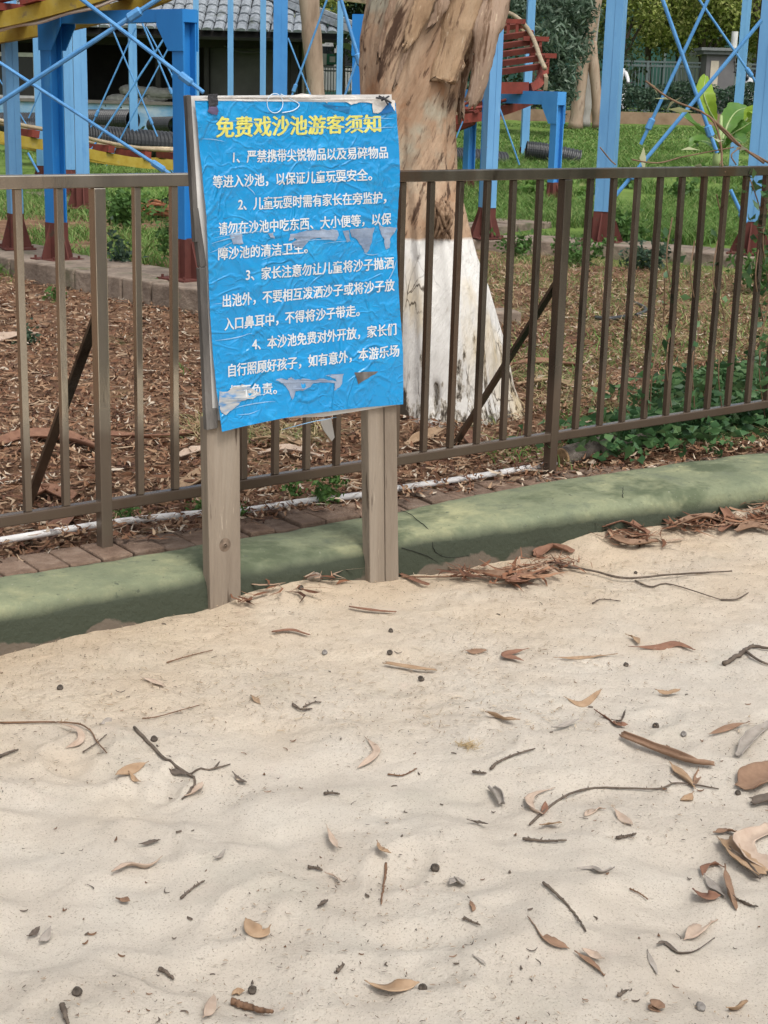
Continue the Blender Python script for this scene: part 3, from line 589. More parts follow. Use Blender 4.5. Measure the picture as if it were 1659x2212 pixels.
rid = 1 - np.abs(vnoise(np.cos(sp) * 5, np.sin(sp) * 5, Z * .9, 73)); dsp = dsp - .016 * np.clip(rid - .82, 0, 1) / .18 * np.clip(Z - 1.3, 0, 1)
dsp = dsp + fl ** 1.6 * .055 * np.cos(sp * 5 + 1.2) * (.6 + .4 * np.cos(sp * 2))
# knot hole beside the whitewash line and the dark hollow at the foot
def pit(px, py, r, dep):
    p = aty(px, py, 6.95); zc = p[2]; xc = p[0]; X_ = cx + np.cos(T) * rr; dd = np.hypot((X_ - xc) / r[0], (Z - zc) / r[1]); return np.where(np.sin(T) < 0, -dep * np.exp(-dd ** 4), 0)
dsp = dsp + pit(940, 860, (.012, .075), .05) + pit(953, 470, (.03, .06), -.03) + pit(958, 446, (.018, .014), .05)
R_ = rr + dsp; V = np.stack([cx + np.cos(T) * R_, 7.2 + np.sin(T) * R_ * 1.0, Z], -1).reshape(-1, 3)
i = np.arange(len(zs) - 1)[:, None] * na; j = np.arange(na)[None]; j2 = (j + 1) % na
F = np.stack([i + j, i + j2, i + na + j2, i + na + j], -1).reshape(-1, 4)
trunk = fastmesh('trunk', V, F, m_trunk, tree, smooth=True)
def trunk_pt(px, py, off=0.0):
    """front of the trunk under a working pixel"""
    y = 7.0
    for _ in range(6):
        p = aty(px, py, y); c = np.interp(p[2], tz, tx); r = np.interp(p[2], tz, tr_) + off; y = 7.2 - math.sqrt(max(r * r - (p[0] - c) ** 2, .0004))
    return aty(px, py, y)
def bark_strip(name, path, w, off, m, curl=.3, n=22, lab=None, ragged_end=True):
    P = lerp_path(path, n); V = []; k = 7; W_ = np.interp(np.linspace(0, 1, n), np.linspace(0, 1, len(w)), w)
    for a, p in enumerate(P):
        d = P[min(a + 1, n - 1)] - P[max(a - 1, 0)]; d /= np.linalg.norm(d)
        s = np.cross(d, (0, -1, 0)); s /= np.linalg.norm(s); nrm = np.cross(s, d); nrm = nrm if nrm[1] < 0 else -nrm
        for b in range(k):
            t = b / (k - 1) * 2 - 1; wob = .004 * float(fbm(a * .35, t * 2, off * 50, 2, 77))
            e = (rnd.uniform(-.045, .02) if a == n - 1 and ragged_end else 0)
            V.append(p + s * W_[a] * .5 * (t + .28 * float(vnoise(a * .55, t * 1.5, off * 90, 5)) + .1 * float(vnoise(a * 1.6, t * 3, off * 50, 6))) + nrm * (-curl * W_[a] * t * t * .5 + wob) + d * e)
    F = [(a * k + b, a * k + b + 1, (a + 1) * k + b + 1, (a + 1) * k + b) for a in range(n - 1) for b in range(k - 1)]
    o = MB().add(V, F).build(name, m, tree, smooth=True); md = o.modifiers.new('thick', 'SOLIDIFY'); md.thickness = .006
    if lab: o['label'] = lab
    return o
m_strip = mat('bark_strip_tan', [(.25, (.22, .13, .075)), (.5, (.40, .27, .165)), (.75, (.50, .37, .25))], scale=9, detail=9, rough=.85, stretch=(1, 1, .14), rot=(0, math.radians(-15), 0), bump=.9, bscale=30, coord='obj', nrough=.72, two=[(14, (.13, .075, .045), .565, .63), (34, (.19, .12, .075), .58, .65), (70, (.55, .43, .31), .62, .68)])
m_strip2 = mat('bark_strip_grey', [(.25, (.20, .13, .09)), (.5, (.34, .24, .17)), (.75, (.43, .33, .26))], scale=9, detail=9, rough=.85, stretch=(1, 1, .12), rot=(0, math.radians(-8), 0), bump=.9, bscale=30, coord='obj', nrough=.72, two=[(14, (.13, .075, .045), .565, .63), (34, (.19, .12, .075), .58, .65), (70, (.55, .43, .31), .62, .68)])
tp = lambda L_, off: [trunk_pt(x, y, off) for x, y in L_]
bark_strip('bark_strip', tp([(1010, -60), (992, 30), (972, 110), (956, 190)], .03), [.16, .17, .14, .12], .03, m_strip, lab='loose light tan plate of bark')
bark_strip('bark_strip', tp([(935, -60), (915, 10), (890, 70), (874, 106)], .022), [.09, .085, .06, .025], .02, m_strip, curl=.1)
bark_strip('bark_strip', tp([(975, -40), (950, 20), (925, 62)], .02), [.05, .05, .02], .015, m_strip2, curl=.05)
bark_strip('bark_strip', tp([(860, -40), (838, 40), (815, 130)], .016), [.03, .03, .012], .012, m_strip2, curl=.05)
bark_strip('bark_strip', tp([(900, 20), (878, 110), (850, 190)], .014), [.022, .025, .01], .012, m_strip2, curl=.05)
bark_strip('bark_strip', tp([(1020, 60), (1004, 150), (992, 230)], .012), [.04, .05, .03], .012, m_strip2, curl=.05)
hs_ = [aty(1075, -120, 7.05), aty(1064, 0, 7.0), aty(1052, 60, 6.98), aty(1046, 120, 6.98), aty(1032, 180, 7.0), aty(1012, 236, 7.02)]
bark_strip('bark_strip', hs_, [.13, .15, .13, .085, .075, .055], .04, m_strip2, curl=.5, lab='long strip of bark hanging free on the right')
bark_strip('bark_strip', [aty(1052, 40, 7.03), aty(1047, 120, 7.02), aty(1036, 190, 7.03), aty(1030, 226, 7.04)], [.05, .06, .05, .03], .05, m_strip2, curl=.6)
bark_strip('bark_strip', [aty(1000, 120, 7.2), aty(993, 190, 7.2), aty(996, 262, 7.2)], [.03, .05, .03], .05, m_strip2, curl=.6)
# dark knot and scar
for px, py, rx, rz in ((828 + 30, 245 + 10, .02, .035), (908, 82, .018, .016)):
    pass
mb = MB()
for k in range(26):
    a = rnd.uniform(-.5, .5); x0, y0 = 950 + rnd.uniform(-16, 18), 438 + rnd.uniform(-6, 8); y1 = y0 + rnd.uniform(30, 85)
    P = lerp_path([trunk_pt(x0, y0, .015), trunk_pt(x0 + rnd.uniform(-9, 12), (y0 + y1) / 2, rnd.uniform(.03, .06)), trunk_pt(x0 + rnd.uniform(-14, 14), y1, rnd.uniform(.0, .02))], 8)
    mb.tube(P, [.004, .009, .010, .010, .009, .008, .006, .003], 6)
mb.build('knot', mat('knot_bark', [(.3, (.07, .04, .025)), (.55, (.22, .14, .085)), (.75, (.36, .27, .19))], scale=40, detail=6, rough=.95, coord='obj'), tree, smooth=True)
# surface roots running into the litter
mb = MB()
for a in (-2.5, -2.0, -1.3, -.7, -.25, 2.4, 1.3):
    c = np.array([np.interp(.15, tz, tx), 7.2, 0]); d = np.array([math.cos(a), math.sin(a), 0]); r0 = np.interp(.1, tz, tr_)
    mb.tube(lerp_path([c + d * r0 * .9 + up3 * .05, c + d * (r0 + .05) + up3 * .04, c + d * (r0 + .2) + up3 * .03, c + d * (r0 + .4) + up3 * .01], 10), np.linspace(.035, .01, 10), 8)
mb.build('root', mat('root_bark', [(.3, (.07, .05, .036)), (.6, (.17, .125, .09)), (.8, (.30, .26, .21))], scale=14, rough=.95, bump=.5), tree, smooth=True)
# ================================================================== ROLLER COASTER FRAME
m_blue = mat('steel_light_blue', [(.3, (.115, .29, .53)), (.6, (.15, .36, .61)), (.8, (.19, .41, .66))], scale=4, detail=6, rough=.5, stretch=(1, 1, .3), two=[(9, (.22, .43, .66), .60, .74), (26, (.16, .12, .12), .70, .74), (5, (.09, .26, .52), .60, .72)])
m_blue2 = mat('steel_deep_blue', [(.3, (.015, .16, .46)), (.6, (.02, .20, .54)), (.8, (.03, .24, .58))], scale=4, detail=6, rough=.5, stretch=(1, 1, .3), two=[(22, (.08, .08, .12), .69, .74), (7, (.05, .25, .54), .6, .74)])
m_rod = mat('rod_blue', [(.3, (.06, .22, .48)), (.7, (.12, .33, .62))], scale=9, rough=.5)
m_red = mat('steel_red', [(.3, (.13, .028, .02)), (.55, (.20, .04, .028)), (.8, (.27, .06, .04))], scale=7, detail=7, rough=.7, two=[(12, (.10, .045, .03), .58, .7)])
m_reddk = mat('steel_rusty_red', [(.3, (.085, .022, .016)), (.55, (.14, .034, .024)), (.8, (.19, .05, .034))], scale=7, detail=7, rough=.75)
m_redbase = mat('foot_red', [(.3, (.085, .028, .022)), (.7, (.135, .042, .033))], scale=7, detail=6, rough=.8, two=[(14, (.075, .05, .035), .6, .7)])
m_yellow = mat('beam_yellow', [(.3, (.30, .20, .02)), (.55, (.38, .28, .045)), (.8, (.40, .33, .12))], scale=8, detail=7, rough=.65, two=[(16, (.22, .16, .07), .58, .7)])
m_rail = mat('rail_tan', [(.3, (.26, .20, .12)), (.7, (.46, .38, .26))], scale=9, detail=6, rough=.5, metal=.2)
m_cable = flat('cable_cream', (.55, .48, .40), rough=.6)
m_conc = mat('old_concrete', [(.3, (.15, .115, .09)), (.55, (.26, .205, .16)), (.75, (.34, .28, .22))], scale=7, detail=9, rough=.95, bump=.8, bscale=26, two=[(3.4, (.12, .12, .07), .55, .68)])
def ibeam(mb, p, yaw, w, z0, z1, d=None):
    """H-section column: two flanges and a web"""
    d = d or w; t = w * .11; c, s = math.cos(yaw), math.sin(yaw); R = np.array([(c, -s, 0), (s, c, 0), (0, 0, 1)])
    zc, h = (z0 + z1) / 2, z1 - z0
    for o, sz in (((0, -d / 2 + t / 2), (w, t)), ((0, d / 2 - t / 2), (w, t)), ((0, 0), (t, d - 2 * t - .002))):
        q = R @ np.array([o[0], o[1], 0]); mb.box((p[0] + q[0], p[1] + q[1], zc), (sz[0], sz[1], h), R)
    return mb
def box_col(mb, p, yaw, w, d, z0, z1):
    c, s = math.cos(yaw), math.sin(yaw); R = np.array([(c, -s, 0), (s, c, 0), (0, 0, 1)])
    t = .004; mb.box((p[0], p[1], (z0 + z1) / 2), (w, d, z1 - z0), R)
    q = R @ np.array([0, -d / 2 - t / 2, 0]); mb.box((p[0] + q[0] + R[0, 0] * w * .28, p[1] + q[1] + R[1, 0] * w * .28, (z0 + z1) / 2), (w * .44, t, z1 - z0), R)
    return mb
def foot(parent, p, yaw, w, z0, h=.34, red=.26):
    c, s = math.cos(yaw), math.sin(yaw); R = np.array([(c, -s, 0), (s, c, 0), (0, 0, 1)]); mb = MB(); B_ = np.array([p[0], p[1], z0])
    T = lambda *q: B_ + R @ np.array(q)
    mb.box(T(0, 0, .006), (w * 2.5, w * 2.5, .012), R)
    mb.box(T(0, 0, .012 + red / 2), (w * 1.06, w * 1.06, red), R)
    for dx, dy in ((1, 0), (-1, 0), (0, 1), (0, -1)):
        a = w * .53; b = w * 1.2; pr = np.array([dx, dy]); sd = np.array([-dy, dx]) * .006
        mb.prism([T(*(pr * a - sd), .012), T(*(pr * b - sd), .012), T(*(pr * b - sd), .03), T(*(pr * a - sd), red)], R @ np.array([*(sd * 2), 0]))
    for dx in (-1, 1):
        for dy in (-1, 1): mb.tube([T(dx * w, dy * w, .01), T(dx * w, dy * w, .032)], .009, 6)
    return mb.build('foot', m_redbase, parent)
def column(px, base_py, zb_, w, label, top=5.0, yaw=.25, m=None, red=.26, lean=None, name='support_column', hide_foot=False):
    p = atz(px, base_py, zb_); o = thing(name, (p[0], p[1], zb_), label, 'steel column', 'blue steel columns of the roller coaster')
    mb = MB(); box_col(mb, p, yaw, w, w * 1.1, zb_ + .012 + (0 if hide_foot else red), top); mb.build('shaft', m or m_blue, o)
    foot(o, p, yaw, w, zb_, red=red); return p
def plinth(name, pts, w, z0, z1, label, m=m_conc):
    """low stone strip along a line, built as stones mortared end to end"""
    P = [np.array([*p, 0.0]) for p in pts]; mb = MB()
    for a, b in zip(P[:-1], P[1:]):
        d = b - a; L_ = np.linalg.norm(d); d /= L_; n = np.array([-d[1], d[0], 0]); s = 0
        while s < L_ - .02:
            l = min(rnd.uniform(.35, .7), L_ - s); j = [rnd.uniform(-.02, .02) for _ in range(8)]
            c = a + d * s; e = a + d * (s + l - .012)
            mb.prism([(c - n * (w / 2 + j[0])) + up3 * z0, (e - n * (w / 2 + j[1])) + up3 * z0, (e + n * (w / 2 + j[2])) + up3 * z0, (c + n * (w / 2 + j[3])) + up3 * z0], (0, 0, z1 - z0 + j[4] * .5)); s += l
    return tag(mb.build(name, m, loc=P[0], bevel=.012), label, 'stone plinth')
ZPL = .28
plinth('stone_plinth', [(-6.2, 15.6), (-2.93, 12.2), (-2.45, 11.55), (-1.38, 10.55), (-.6, 9.9)], .62, -.1, ZPL, 'low stone strip under the blue columns at left behind the leaf litter')
plinth('stone_plinth', [(.62, 14.45), (1.9, 14.1), (3.05, 13.5), (5.5, 12.3)], .6, -.1, ZPL, 'low mortared stone strip at the edge of the green lawn at right')
plinth('stone_plinth', [(.72, 15.6), (1.5, 16.6)], .5, -.1, .27, 'short grassy stone block behind the right column strip')
plinth('stone_plinth', [(-4.25, 19.4), (-3.4, 18.2), (-3.0, 17.7)], .6, -.1, .235, 'short stone footing with two red feet beyond the left column strip')
sb = atz(1045, 695, .12); plinth('stone_block', [(sb[0] - .1, sb[1]), (sb[0] + .22, sb[1] + .1)], .2, -.05, .2, 'small stone block half sunk beside the big whitewashed trunk')
# left group
column(36, 537, ZPL, .098, 'light blue column at the left edge of the picture with wide red foot', yaw=.5)
column(90, 404, .225, .105, 'slim light blue column seen between the leftmost column and the gusseted frame')
column(155, 424, .235, .12, 'light blue column just right of the frame with the dark gusset, tapered at its top', red=.3)
column(180, 449, .235, .14, 'broad light blue column with a pale edge left of the dark pavilion opening', red=.3)
column(290, 352, .40, .115, 'light blue column standing alone before the dark pavilion opening', hide_foot=True)
for px, w, py, lab in ((425, .095, 330, 'first light blue column right of the deep blue frame, above the poster corner'), (498, .10, 330, 'thin light blue column in front of the grey pavilion panel'),
                       (567, .105, 325, 'light blue column beside the broad column above the poster'), (603, .19, 400, 'broad double width blue column above the middle of the poster'), (730, .105, 330, 'light blue column between the slender tree and the big trunk')):
    column(px, py, .40 if py < 390 else .225, w, lab, hide_foot=True, m=m_blue if w < .15 else mat('steel_mid_blue', [(.3, (.05, .22, .52)), (.7, (.07, .27, .60))], scale=4, rough=.5), yaw=.1)
# right group
column(1050, 514, ZPL, .112, 'light blue column touching the hanging bark beside the big trunk', yaw=.35)
column(1131, 353, .40, .125, 'light blue column rising behind the red spiral of the coaster', hide_foot=True, yaw=.1)
column(1301, 522, ZPL, .15, 'sturdy light blue column at the middle of the right stone strip', yaw=-.35)
column(1581, 400, .24, .13, 'light blue column behind the banana leaves near the right edge', yaw=-.3)
column(1621, 547, ZPL, .145, 'light blue column at the right edge of the picture with stepped red foot', yaw=-.35)
# portal frames
def portal(px0, py0, z0, px1, py1, z1, top_px, w, label, m=m_blue2, gus=.34, g0=True, g1=True, yaw=0, zt=None, hk=1.35):
    a = atz(px0, py0, z0); b = atz(px1, py1, z1); o = thing('portal_frame', (a + b) / 2 * np.array([1, 1, 0]) + np.array([0, 0, min(z0, z1)]), label, 'support frame', 'blue portal frames of the roller coaster')
    zt = zt or aty(*top_px, b[1])[2]; d = b - a; d[2] = 0; L_ = np.linalg.norm(d); d /= L_; yw = math.atan2(d[1], d[0]); hb = w * hk
    for p, z in ((a, z0), (b, z1)):
        mb = MB(); ibeam(mb, p, yw + yaw, w, z + .27, zt - hb - .002, w); mb.build('leg', m, o); foot(o, p, yw, w, z)
    mb = MB(); mb.bar(a * [1, 1, 0] + up3 * (zt - hb / 2) - d * w * .55, b * [1, 1, 0] + up3 * (zt - hb / 2) + d * w * .55, w * 1.02, hb); mb.build('cross_beam', m, o)
    n = np.array([-d[1], d[0], 0])
    for p, sgn, on in ((a, 1, g0), (b, -1, g1)):
        if not on: continue
        for off in (-w * .52 - .008, w * .52):
            q = p * [1, 1, 0] + n * off; e = d * sgn
            mb = MB(); mb.prism([q - e * w * .56 + up3 * (zt - .004), q + e * (w + gus * .5) + up3 * (zt - .004), q + e * (w + gus * .5) + up3 * (zt - hb - .02), q + e * w * .75 + up3 * (zt - hb - gus), q - e * w * .56 + up3 * (zt - hb - gus)], n * .008); mb.build('gusset', m, o)
    return a, b, zt
portal(124, 561, ZPL, 402, 603, ZPL, (395, 20), .112, 'deep blue portal frame with corner gussets carrying the yellow track', gus=.18, hk=.72)
portal(770, 500, ZPL, 1046, 512, ZPL, (760, 27), .115, 'deep blue portal frame mostly hidden behind the big trunk', gus=.2, zt=aty(760, 27, 14.2)[2])
portal(1010, 425, .22, 1194, 443, .24, (1205, 198), .115, 'low blue portal frame under the red spiral track', gus=.22, m=mat('steel_frame_blue', [(.3, (.05, .25, .60)), (.7, (.08, .31, .68))], scale=4, rough=.5))
# brace rods, each stretched across two columns at that depth
RODS = [((-30, 241, 10.2), (345, -4, 10.0), .019, 'thick blue brace rod rising from the left edge to the top of the picture'), ((165, -10, 10.1), (440, 200, 9.9), .016, 'thick blue brace rod falling from the top to the poster corner'),
        ((-20, 123, 10.4), (400, 397, 10.3), .014, 'blue brace rod falling from the left edge down past the railing'),
        ((238, 52, 22), (340, 295, 22), .014, 'thin brace rod falling to the right across the dark opening'), ((302, 38, 23), (380, 222, 23), .016, 'thin brace rod near the deep blue frame, falling right'),
        ((315, 58, 24), (384, 185, 24), .014, 'thin brace rod just right of its parallel neighbour, falling right'), ((293, 60, 22.2), (196, 275, 22.2), .014, 'thin brace rod rising right from the black pipe'),
        ((358, 78, 21), (168, 368, 21), .016, 'long thin brace rod rising right across the alone column'), ((370, 92, 23.4), (222, 372, 23.4), .014, 'long thin brace rod rising right beside the deep blue frame'),
        ((708, -6, 19), (625, 222, 19), .015, 'thin brace rod crossing in front of the slender tree, rising right'), ((622, 82, 19.5), (670, 205, 19.5), .012, 'short thin brace rod crossing low in front of the slender tree'),
        ((735, -6, 13.4), (782, 150, 13.4), .018, 'blue brace rod falling from the top to the left edge of the big trunk'), ((772, 128, 13.6), (742, 215, 13.6), .012, 'dark blue short rod rising to the big trunk'),
        ((1428, -10, 13.2), (1549, 330, 13.2), .020, 'blue brace rod falling right through the middle of the right crossing'), ((1533, -8, 13.5), (1384, 312, 13.5), .018, 'blue brace rod rising right from the vine'),
        ((1508, -4, 15), (1636, 182, 15), .014, 'dark blue brace rod falling right to the edge column'), ((1645, 44, 12.6), (1325, 428, 12.6), .019, 'bright blue brace rod rising right across the lawn'),
        ((1034, -6, 19), (1008, 60, 19), .014, 'short blue rod above the red spiral'), ((1080, 235, 19.6), (1122, 356, 19.6), .012, 'dark thin rod hanging under the red spiral'), ((1000, 262, 19), (976, 320, 19), .010, 'pale thin rod under the red beam by the trunk'),
        ((1578, 410, 13.0), (1610, 480, 13.0), .018, 'short blue rod running down to the right edge foot'), ((-20, 140, 20), (75, 300, 20), .010, 'faint thin rod at the far left'), ((62, 255, 18), (92, 185, 18), .010, 'faint thin rod between the left columns'), ((60, 330, 15), (83, 372, 15), .013, 'dark short rod beneath the low track at left'), ((345, 338, 22), (378, 378, 22), .012, 'dark short rod beneath the low track near the deep blue frame')]
for a, b, r, lab in RODS:
    A_, B_ = aty(*a), aty(*b); mb = MB(); mb.tube([A_, B_], r * .82, 8)
    o = mb.build('brace_rod', m_rod, loc=(A_ + B_) / 2); tag(o, lab, 'brace rod', 'brace rods between the columns')
    d = (B_ - A_) / np.linalg.norm(B_ - A_)
    if r > .0135:
        q = MB(); c = A_ + (B_ - A_) * .86; q.tube([c - d * .05, c - d * .04, c + d * .04, c + d * .05], [r, r * 1.6, r * 1.6, r], 8); q.build('turnbuckle', m_rod, o)
# ------------------------------------------------------------------ coaster track
def track(label, path, gauge, sleeper_step, beam_m, sl_m, rail_m, beam=(.07, .12), rail_r=.022, up=None, n=60, cable=False, slope=0.0, sl_w=.05, sl_h=.05, posts=False):
    P = lerp_path(path, n); o = thing('coaster_track', P[n // 2], label, 'coaster track'); ups = up or [(0, 0, 1)] * n
    L_, R_ = [], []; fr = []
    for i, p in enumerate(P):
        d = P[min(i + 1, n - 1)] - P[max(i - 1, 0)]; d /= np.linalg.norm(d); s = np.cross(d, np.array((0, 0, 1.0))); s /= np.linalg.norm(s); s = s + up3 * slope; s /= np.linalg.norm(s); u = np.cross(s, d); fr.append((s, u, d))
    side = lambda k, h: [P[i] + fr[i][0] * k + fr[i][1] * h for i in range(n)]
    h = beam[1]
    for sg in (-1, 1):
        mb = MB(); mb.sweep(side(sg * gauge / 2, 0), [(-beam[0] / 2, -h / 2), (beam[0] / 2, -h / 2), (beam[0] / 2, h / 2), (-beam[0] / 2, h / 2)]); mb.build('side_beam', beam_m, o)
        mb = MB(); mb.tube(side(sg * gauge / 2, h / 2 + sl_h + rail_r + .01), rail_r, 8); mb.build('rail', rail_m, o, smooth=True)
    acc = 0
    for i in range(1, n):
        acc += np.linalg.norm(P[i] - P[i - 1])
        if acc >= sleeper_step:
            acc = 0; s, u, d = fr[i]; mb = MB(); c = P[i] + u * (h / 2 + sl_h / 2 + .004)
            mb.box(c, (gauge + .16, sl_w, sl_h), np.stack([s, d, u], 1))
            if posts:
                for sg in (-1, 1): mb.box(c + s * sg * (gauge / 2 + .05) + u * (-.07), (.035, .035, .14), np.stack([s, d, u], 1))
            mb.build('sleeper', sl_m, o)
    if cable:
        mb = MB(); mb.tube([P[i] - np.array([0, gauge / 2 + beam[0] / 2 + .012, .035 + .006 * math.sin(i * .6)]) for i in range(n)], .011, 6); mb.build('cable', m_cable, o)
    return o
track('yellow sided red track crossing the top left corner', [aty(-160, 92, 12.1), aty(0, 62, 11.75), aty(110, 40, 11.5), aty(240, 4, 11.25), aty(350, -36, 11.1), aty(480, -100, 11.0)], .62, .32, m_yellow, m_red, m_red, beam=(.07, .104), rail_r=.03, cable=True, sl_w=.16, sl_h=.05)
low = [aty(-150, 255, 19.6), aty(0, 297, 20), aty(95, 316, 20.4), aty(179, 334, 20.9), aty(281, 350, 21.4), aty(379, 354, 21.8), aty(520, 354, 22), aty(700, 338, 21.6), aty(860, 305, 20.9), aty(990, 264, 20.2), aty(1040, 243, 20.2), aty(1090, 222, 20.6)]
track('low red track with yellow sides dipping behind the columns', low[:8], .6, .55, m_yellow, m_red, m_rail, beam=(.07, .13), rail_r=.026, n=70, sl_w=.1, sl_h=.09)
track('red beam of the low track climbing out from behind the big trunk', low[8:] + [aty(1128, 204, 21.3)], .5, .6, m_red, m_red, m_red, beam=(.08, .11), rail_r=.02, n=30, sl_w=.06, sl_h=.03)
hel = [aty(1112, 190, 20.0), aty(1104, 168, 20.5), aty(1098, 145, 21.0), aty(1090, 120, 21.6), aty(1076, 94, 22.2), aty(1050, 66, 22.7), aty(1010, 42, 22.9), aty(960, 26, 22.8), aty(860, 8, 22.2), aty(760, -6, 21.2)]
hx = track('rusty red spiral track with tan rails climbing behind the big trunk', hel, .78, .40, m_rail, m_reddk, m_rail, beam=(.05, .16), rail_r=.03, n=80, slope=.16, sl_w=.055, sl_h=.07, posts=True)
for px, py, y in ((1108, 46, 22.2), (1158, 84, 21.6), (1174, 120, 21.2)):        # T brackets along the outer rail
    c = aty(px, py, y); mb = MB(); mb.box(c, (.34, .06, .06)); mb.box(c + np.array([-.06, 0, -.13]), (.04, .04, .2)); mb.box(c + np.array([.06, 0, -.13]), (.04, .04, .2)); mb.build('bracket', m_red, hx)
mb = MB(); a, b = aty(1062, 190, 19.9), aty(1142, 190, 19.9); mb.bar(a, b, .1, .14); mb.sweep(lerp_path([b, aty(1160, 182, 20.0), aty(1170, 165, 20.2), aty(1173, 146, 20.5)], 12), [(-.05, -.06), (.05, -.06), (.05, .06), (-.05, .06)], up=(0, -1, 0)); tag(mb.build('track_end_beam', m_red, loc=a), 'heavy red cross beam closing the spiral above the low blue frame', 'steel beam')
# ================================================================== PIPES
m_pipe = flat('pipe_black', (.028, .030, .033), rough=.42, spec=.5, var=.3, scale=12)
def corrugated(path, r, label, pitch_=.05, hollow=True, name='corrugated_pipe'):
    L_ = sum(np.linalg.norm(np.array(b) - np.array(a)) for a, b in zip(path[:-1], path[1:])); n = max(12, int(L_ / pitch_ * 4)); P = lerp_path(path, n)
    R = [r * (1 + .05 * (1 if (i % 4) in (1, 2) else -1)) for i in range(n)]; mb = MB(); mb.tube(P, R, 24, caps=not hollow)
    if hollow: mb.tube(P, r * .86, 24, caps=False)
    o = mb.build(name, m_pipe, loc=P[n // 2]); return tag(o, label, 'drainage pipe', 'black corrugated pipes')
corrugated([aty(28, 283, 23.0), aty(130, 290, 23.2), aty(250, 305, 23.6), aty(420, 318, 24.2), aty(600, 325, 24.6)], .2, 'long black corrugated pipe lying in front of the pavilion wall')
e0 = aty(287, 259, 26.0); corrugated([e0, e0 + np.array([-1.1, .9, -.04])], .16, 'short open ended black pipe lying on the long pipe by the painted wall')
e0 = aty(379, 270, 25.6); corrugated([e0, e0 + np.array([-.5, 1.0, -.04])], .13, 'open black pipe end half hidden by the deep blue frame')
e0 = aty(112, 268, 25.0); corrugated([e0, e0 + np.array([-1.2, .5, -.04])], .17, 'black pipe lying behind the left light blue columns')
corrugated([aty(930, 345, 24.6), aty(1000, 341, 25), aty(1090, 350, 25.3)], .15, 'black ribbed pipe in the long grass beside the big trunk')
corrugated([aty(1136, 325, 26), aty(1180, 330, 26), aty(1252, 345, 26)], .15, 'black ribbed pipe in the long grass behind the low blue frame')
# ================================================================== PAVILION
m_wallblue = mat('painted_sky_wall', [(.36, (.10, .28, .52)), (.5, (.20, .40, .62)), (.62, (.50, .60, .68)), (.72, (.62, .66, .70))], scale=.9, detail=6, rough=.85, stretch=(1, 1, 1.6))
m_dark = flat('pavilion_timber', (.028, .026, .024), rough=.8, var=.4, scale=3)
m_grey = mat('pavilion_panel', [(.3, (.055, .055, .05)), (.7, (.09, .09, .08))], scale=2, detail=5, rough=.9)
m_frame = flat('window_white', (.62, .62, .60), rough=.5)
m_glass = flat('window_glass', (.03, .036, .036), rough=.12, spec=.6, var=.2, scale=2)
m_tile = mat('roof_tile', [(.3, (.15, .165, .18)), (.55, (.26, .285, .31)), (.8, (.36, .385, .41))], scale=14, detail=6, rough=.75, bump=.2, two=[(3, (.13, .15, .13), .58, .7)])
YP = 30.0
zx = lambda px, py, y=YP: aty(px, py, y)
eL, eR = zx(-150, 64), zx(718, 80); zE = (eL[2] + eR[2]) / 2; xL, xR = -11.5, eR[0]
pav = thing('pavilion', ((xL + xR) / 2, YP + 2, .6), 'dark open pavilion with grey tiled roof and sky painted low wall', 'pavilion')
zf = .5; ztop = zx(300, 226, YP + .9)[2]; xw = zx(628, 150, YP + .9)[0]
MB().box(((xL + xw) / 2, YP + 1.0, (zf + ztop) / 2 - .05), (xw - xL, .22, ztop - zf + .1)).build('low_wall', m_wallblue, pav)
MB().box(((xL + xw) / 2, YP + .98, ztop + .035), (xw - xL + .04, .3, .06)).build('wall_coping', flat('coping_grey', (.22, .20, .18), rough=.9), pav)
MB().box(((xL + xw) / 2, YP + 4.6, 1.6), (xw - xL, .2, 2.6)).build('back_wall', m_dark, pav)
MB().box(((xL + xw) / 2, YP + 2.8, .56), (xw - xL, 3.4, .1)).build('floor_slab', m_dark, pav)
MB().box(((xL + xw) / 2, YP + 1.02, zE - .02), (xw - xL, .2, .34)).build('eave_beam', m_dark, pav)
for px0, px1 in ((628, 643), (441, 451), (336, 346), (150, 158), (20, 27), (-130, -122)):
    x0, x1 = zx(px0, 150, YP + .95)[0], zx(px1, 150, YP + .95)[0]; MB().box(((x0 + x1) / 2, YP + 1.0, (ztop + zE) / 2), (x1 - x0, .14, zE - ztop - .2)).build('post', m_dark, pav)
a, b = zx(452, 95, YP + 1)[0], zx(627, 95, YP + 1)[0]; MB().box(((a + b) / 2, YP + 1.15, (ztop + zE) / 2 - .05), (b - a - .02, .08, zE - ztop - .1)).build('grey_panel', m_grey, pav)
cur = lerp_path([zx(484, 98, YP + .85), zx(520, 112, YP + .85), zx(560, 112, YP + .85), zx(620, 104, YP + .85)], 16); MB().tube(cur, .02, 6).build('drape_cord', m_grey, pav)
# windows with white frames
for px0, px1 in ((30, 77), (-28, 10)):
    x0, x1 = zx(px0, 170, YP + .9)[0], zx(px1, 170, YP + .9)[0]; zt_, zb2 = zx(50, 118, YP + .9)[2], ztop + .06; y_ = YP + .92; fw_ = .075
    w_ = MB(); 
    for (c, s) in ((((x0 + x1) / 2, y_, zt_), (x1 - x0 + fw_, .06, fw_)), (((x0 + x1) / 2, y_, zb2), (x1 - x0 + fw_, .06, fw_ * 1.4)), ((x0, y_ , (zt_ + zb2) / 2), (fw_, .055, zt_ - zb2 - fw_)), ((x1, y_, (zt_ + zb2) / 2), (fw_, .055, zt_ - zb2 - fw_))): w_.box(c, s)
    wf = w_.build('window_frame', m_frame, pav)
    MB().box(((x0 + x1) / 2, y_ + .01, (zt_ + zb2) / 2), (x1 - x0 - fw_, .015, zt_ - zb2 - fw_)).build('pane', m_glass, wf)
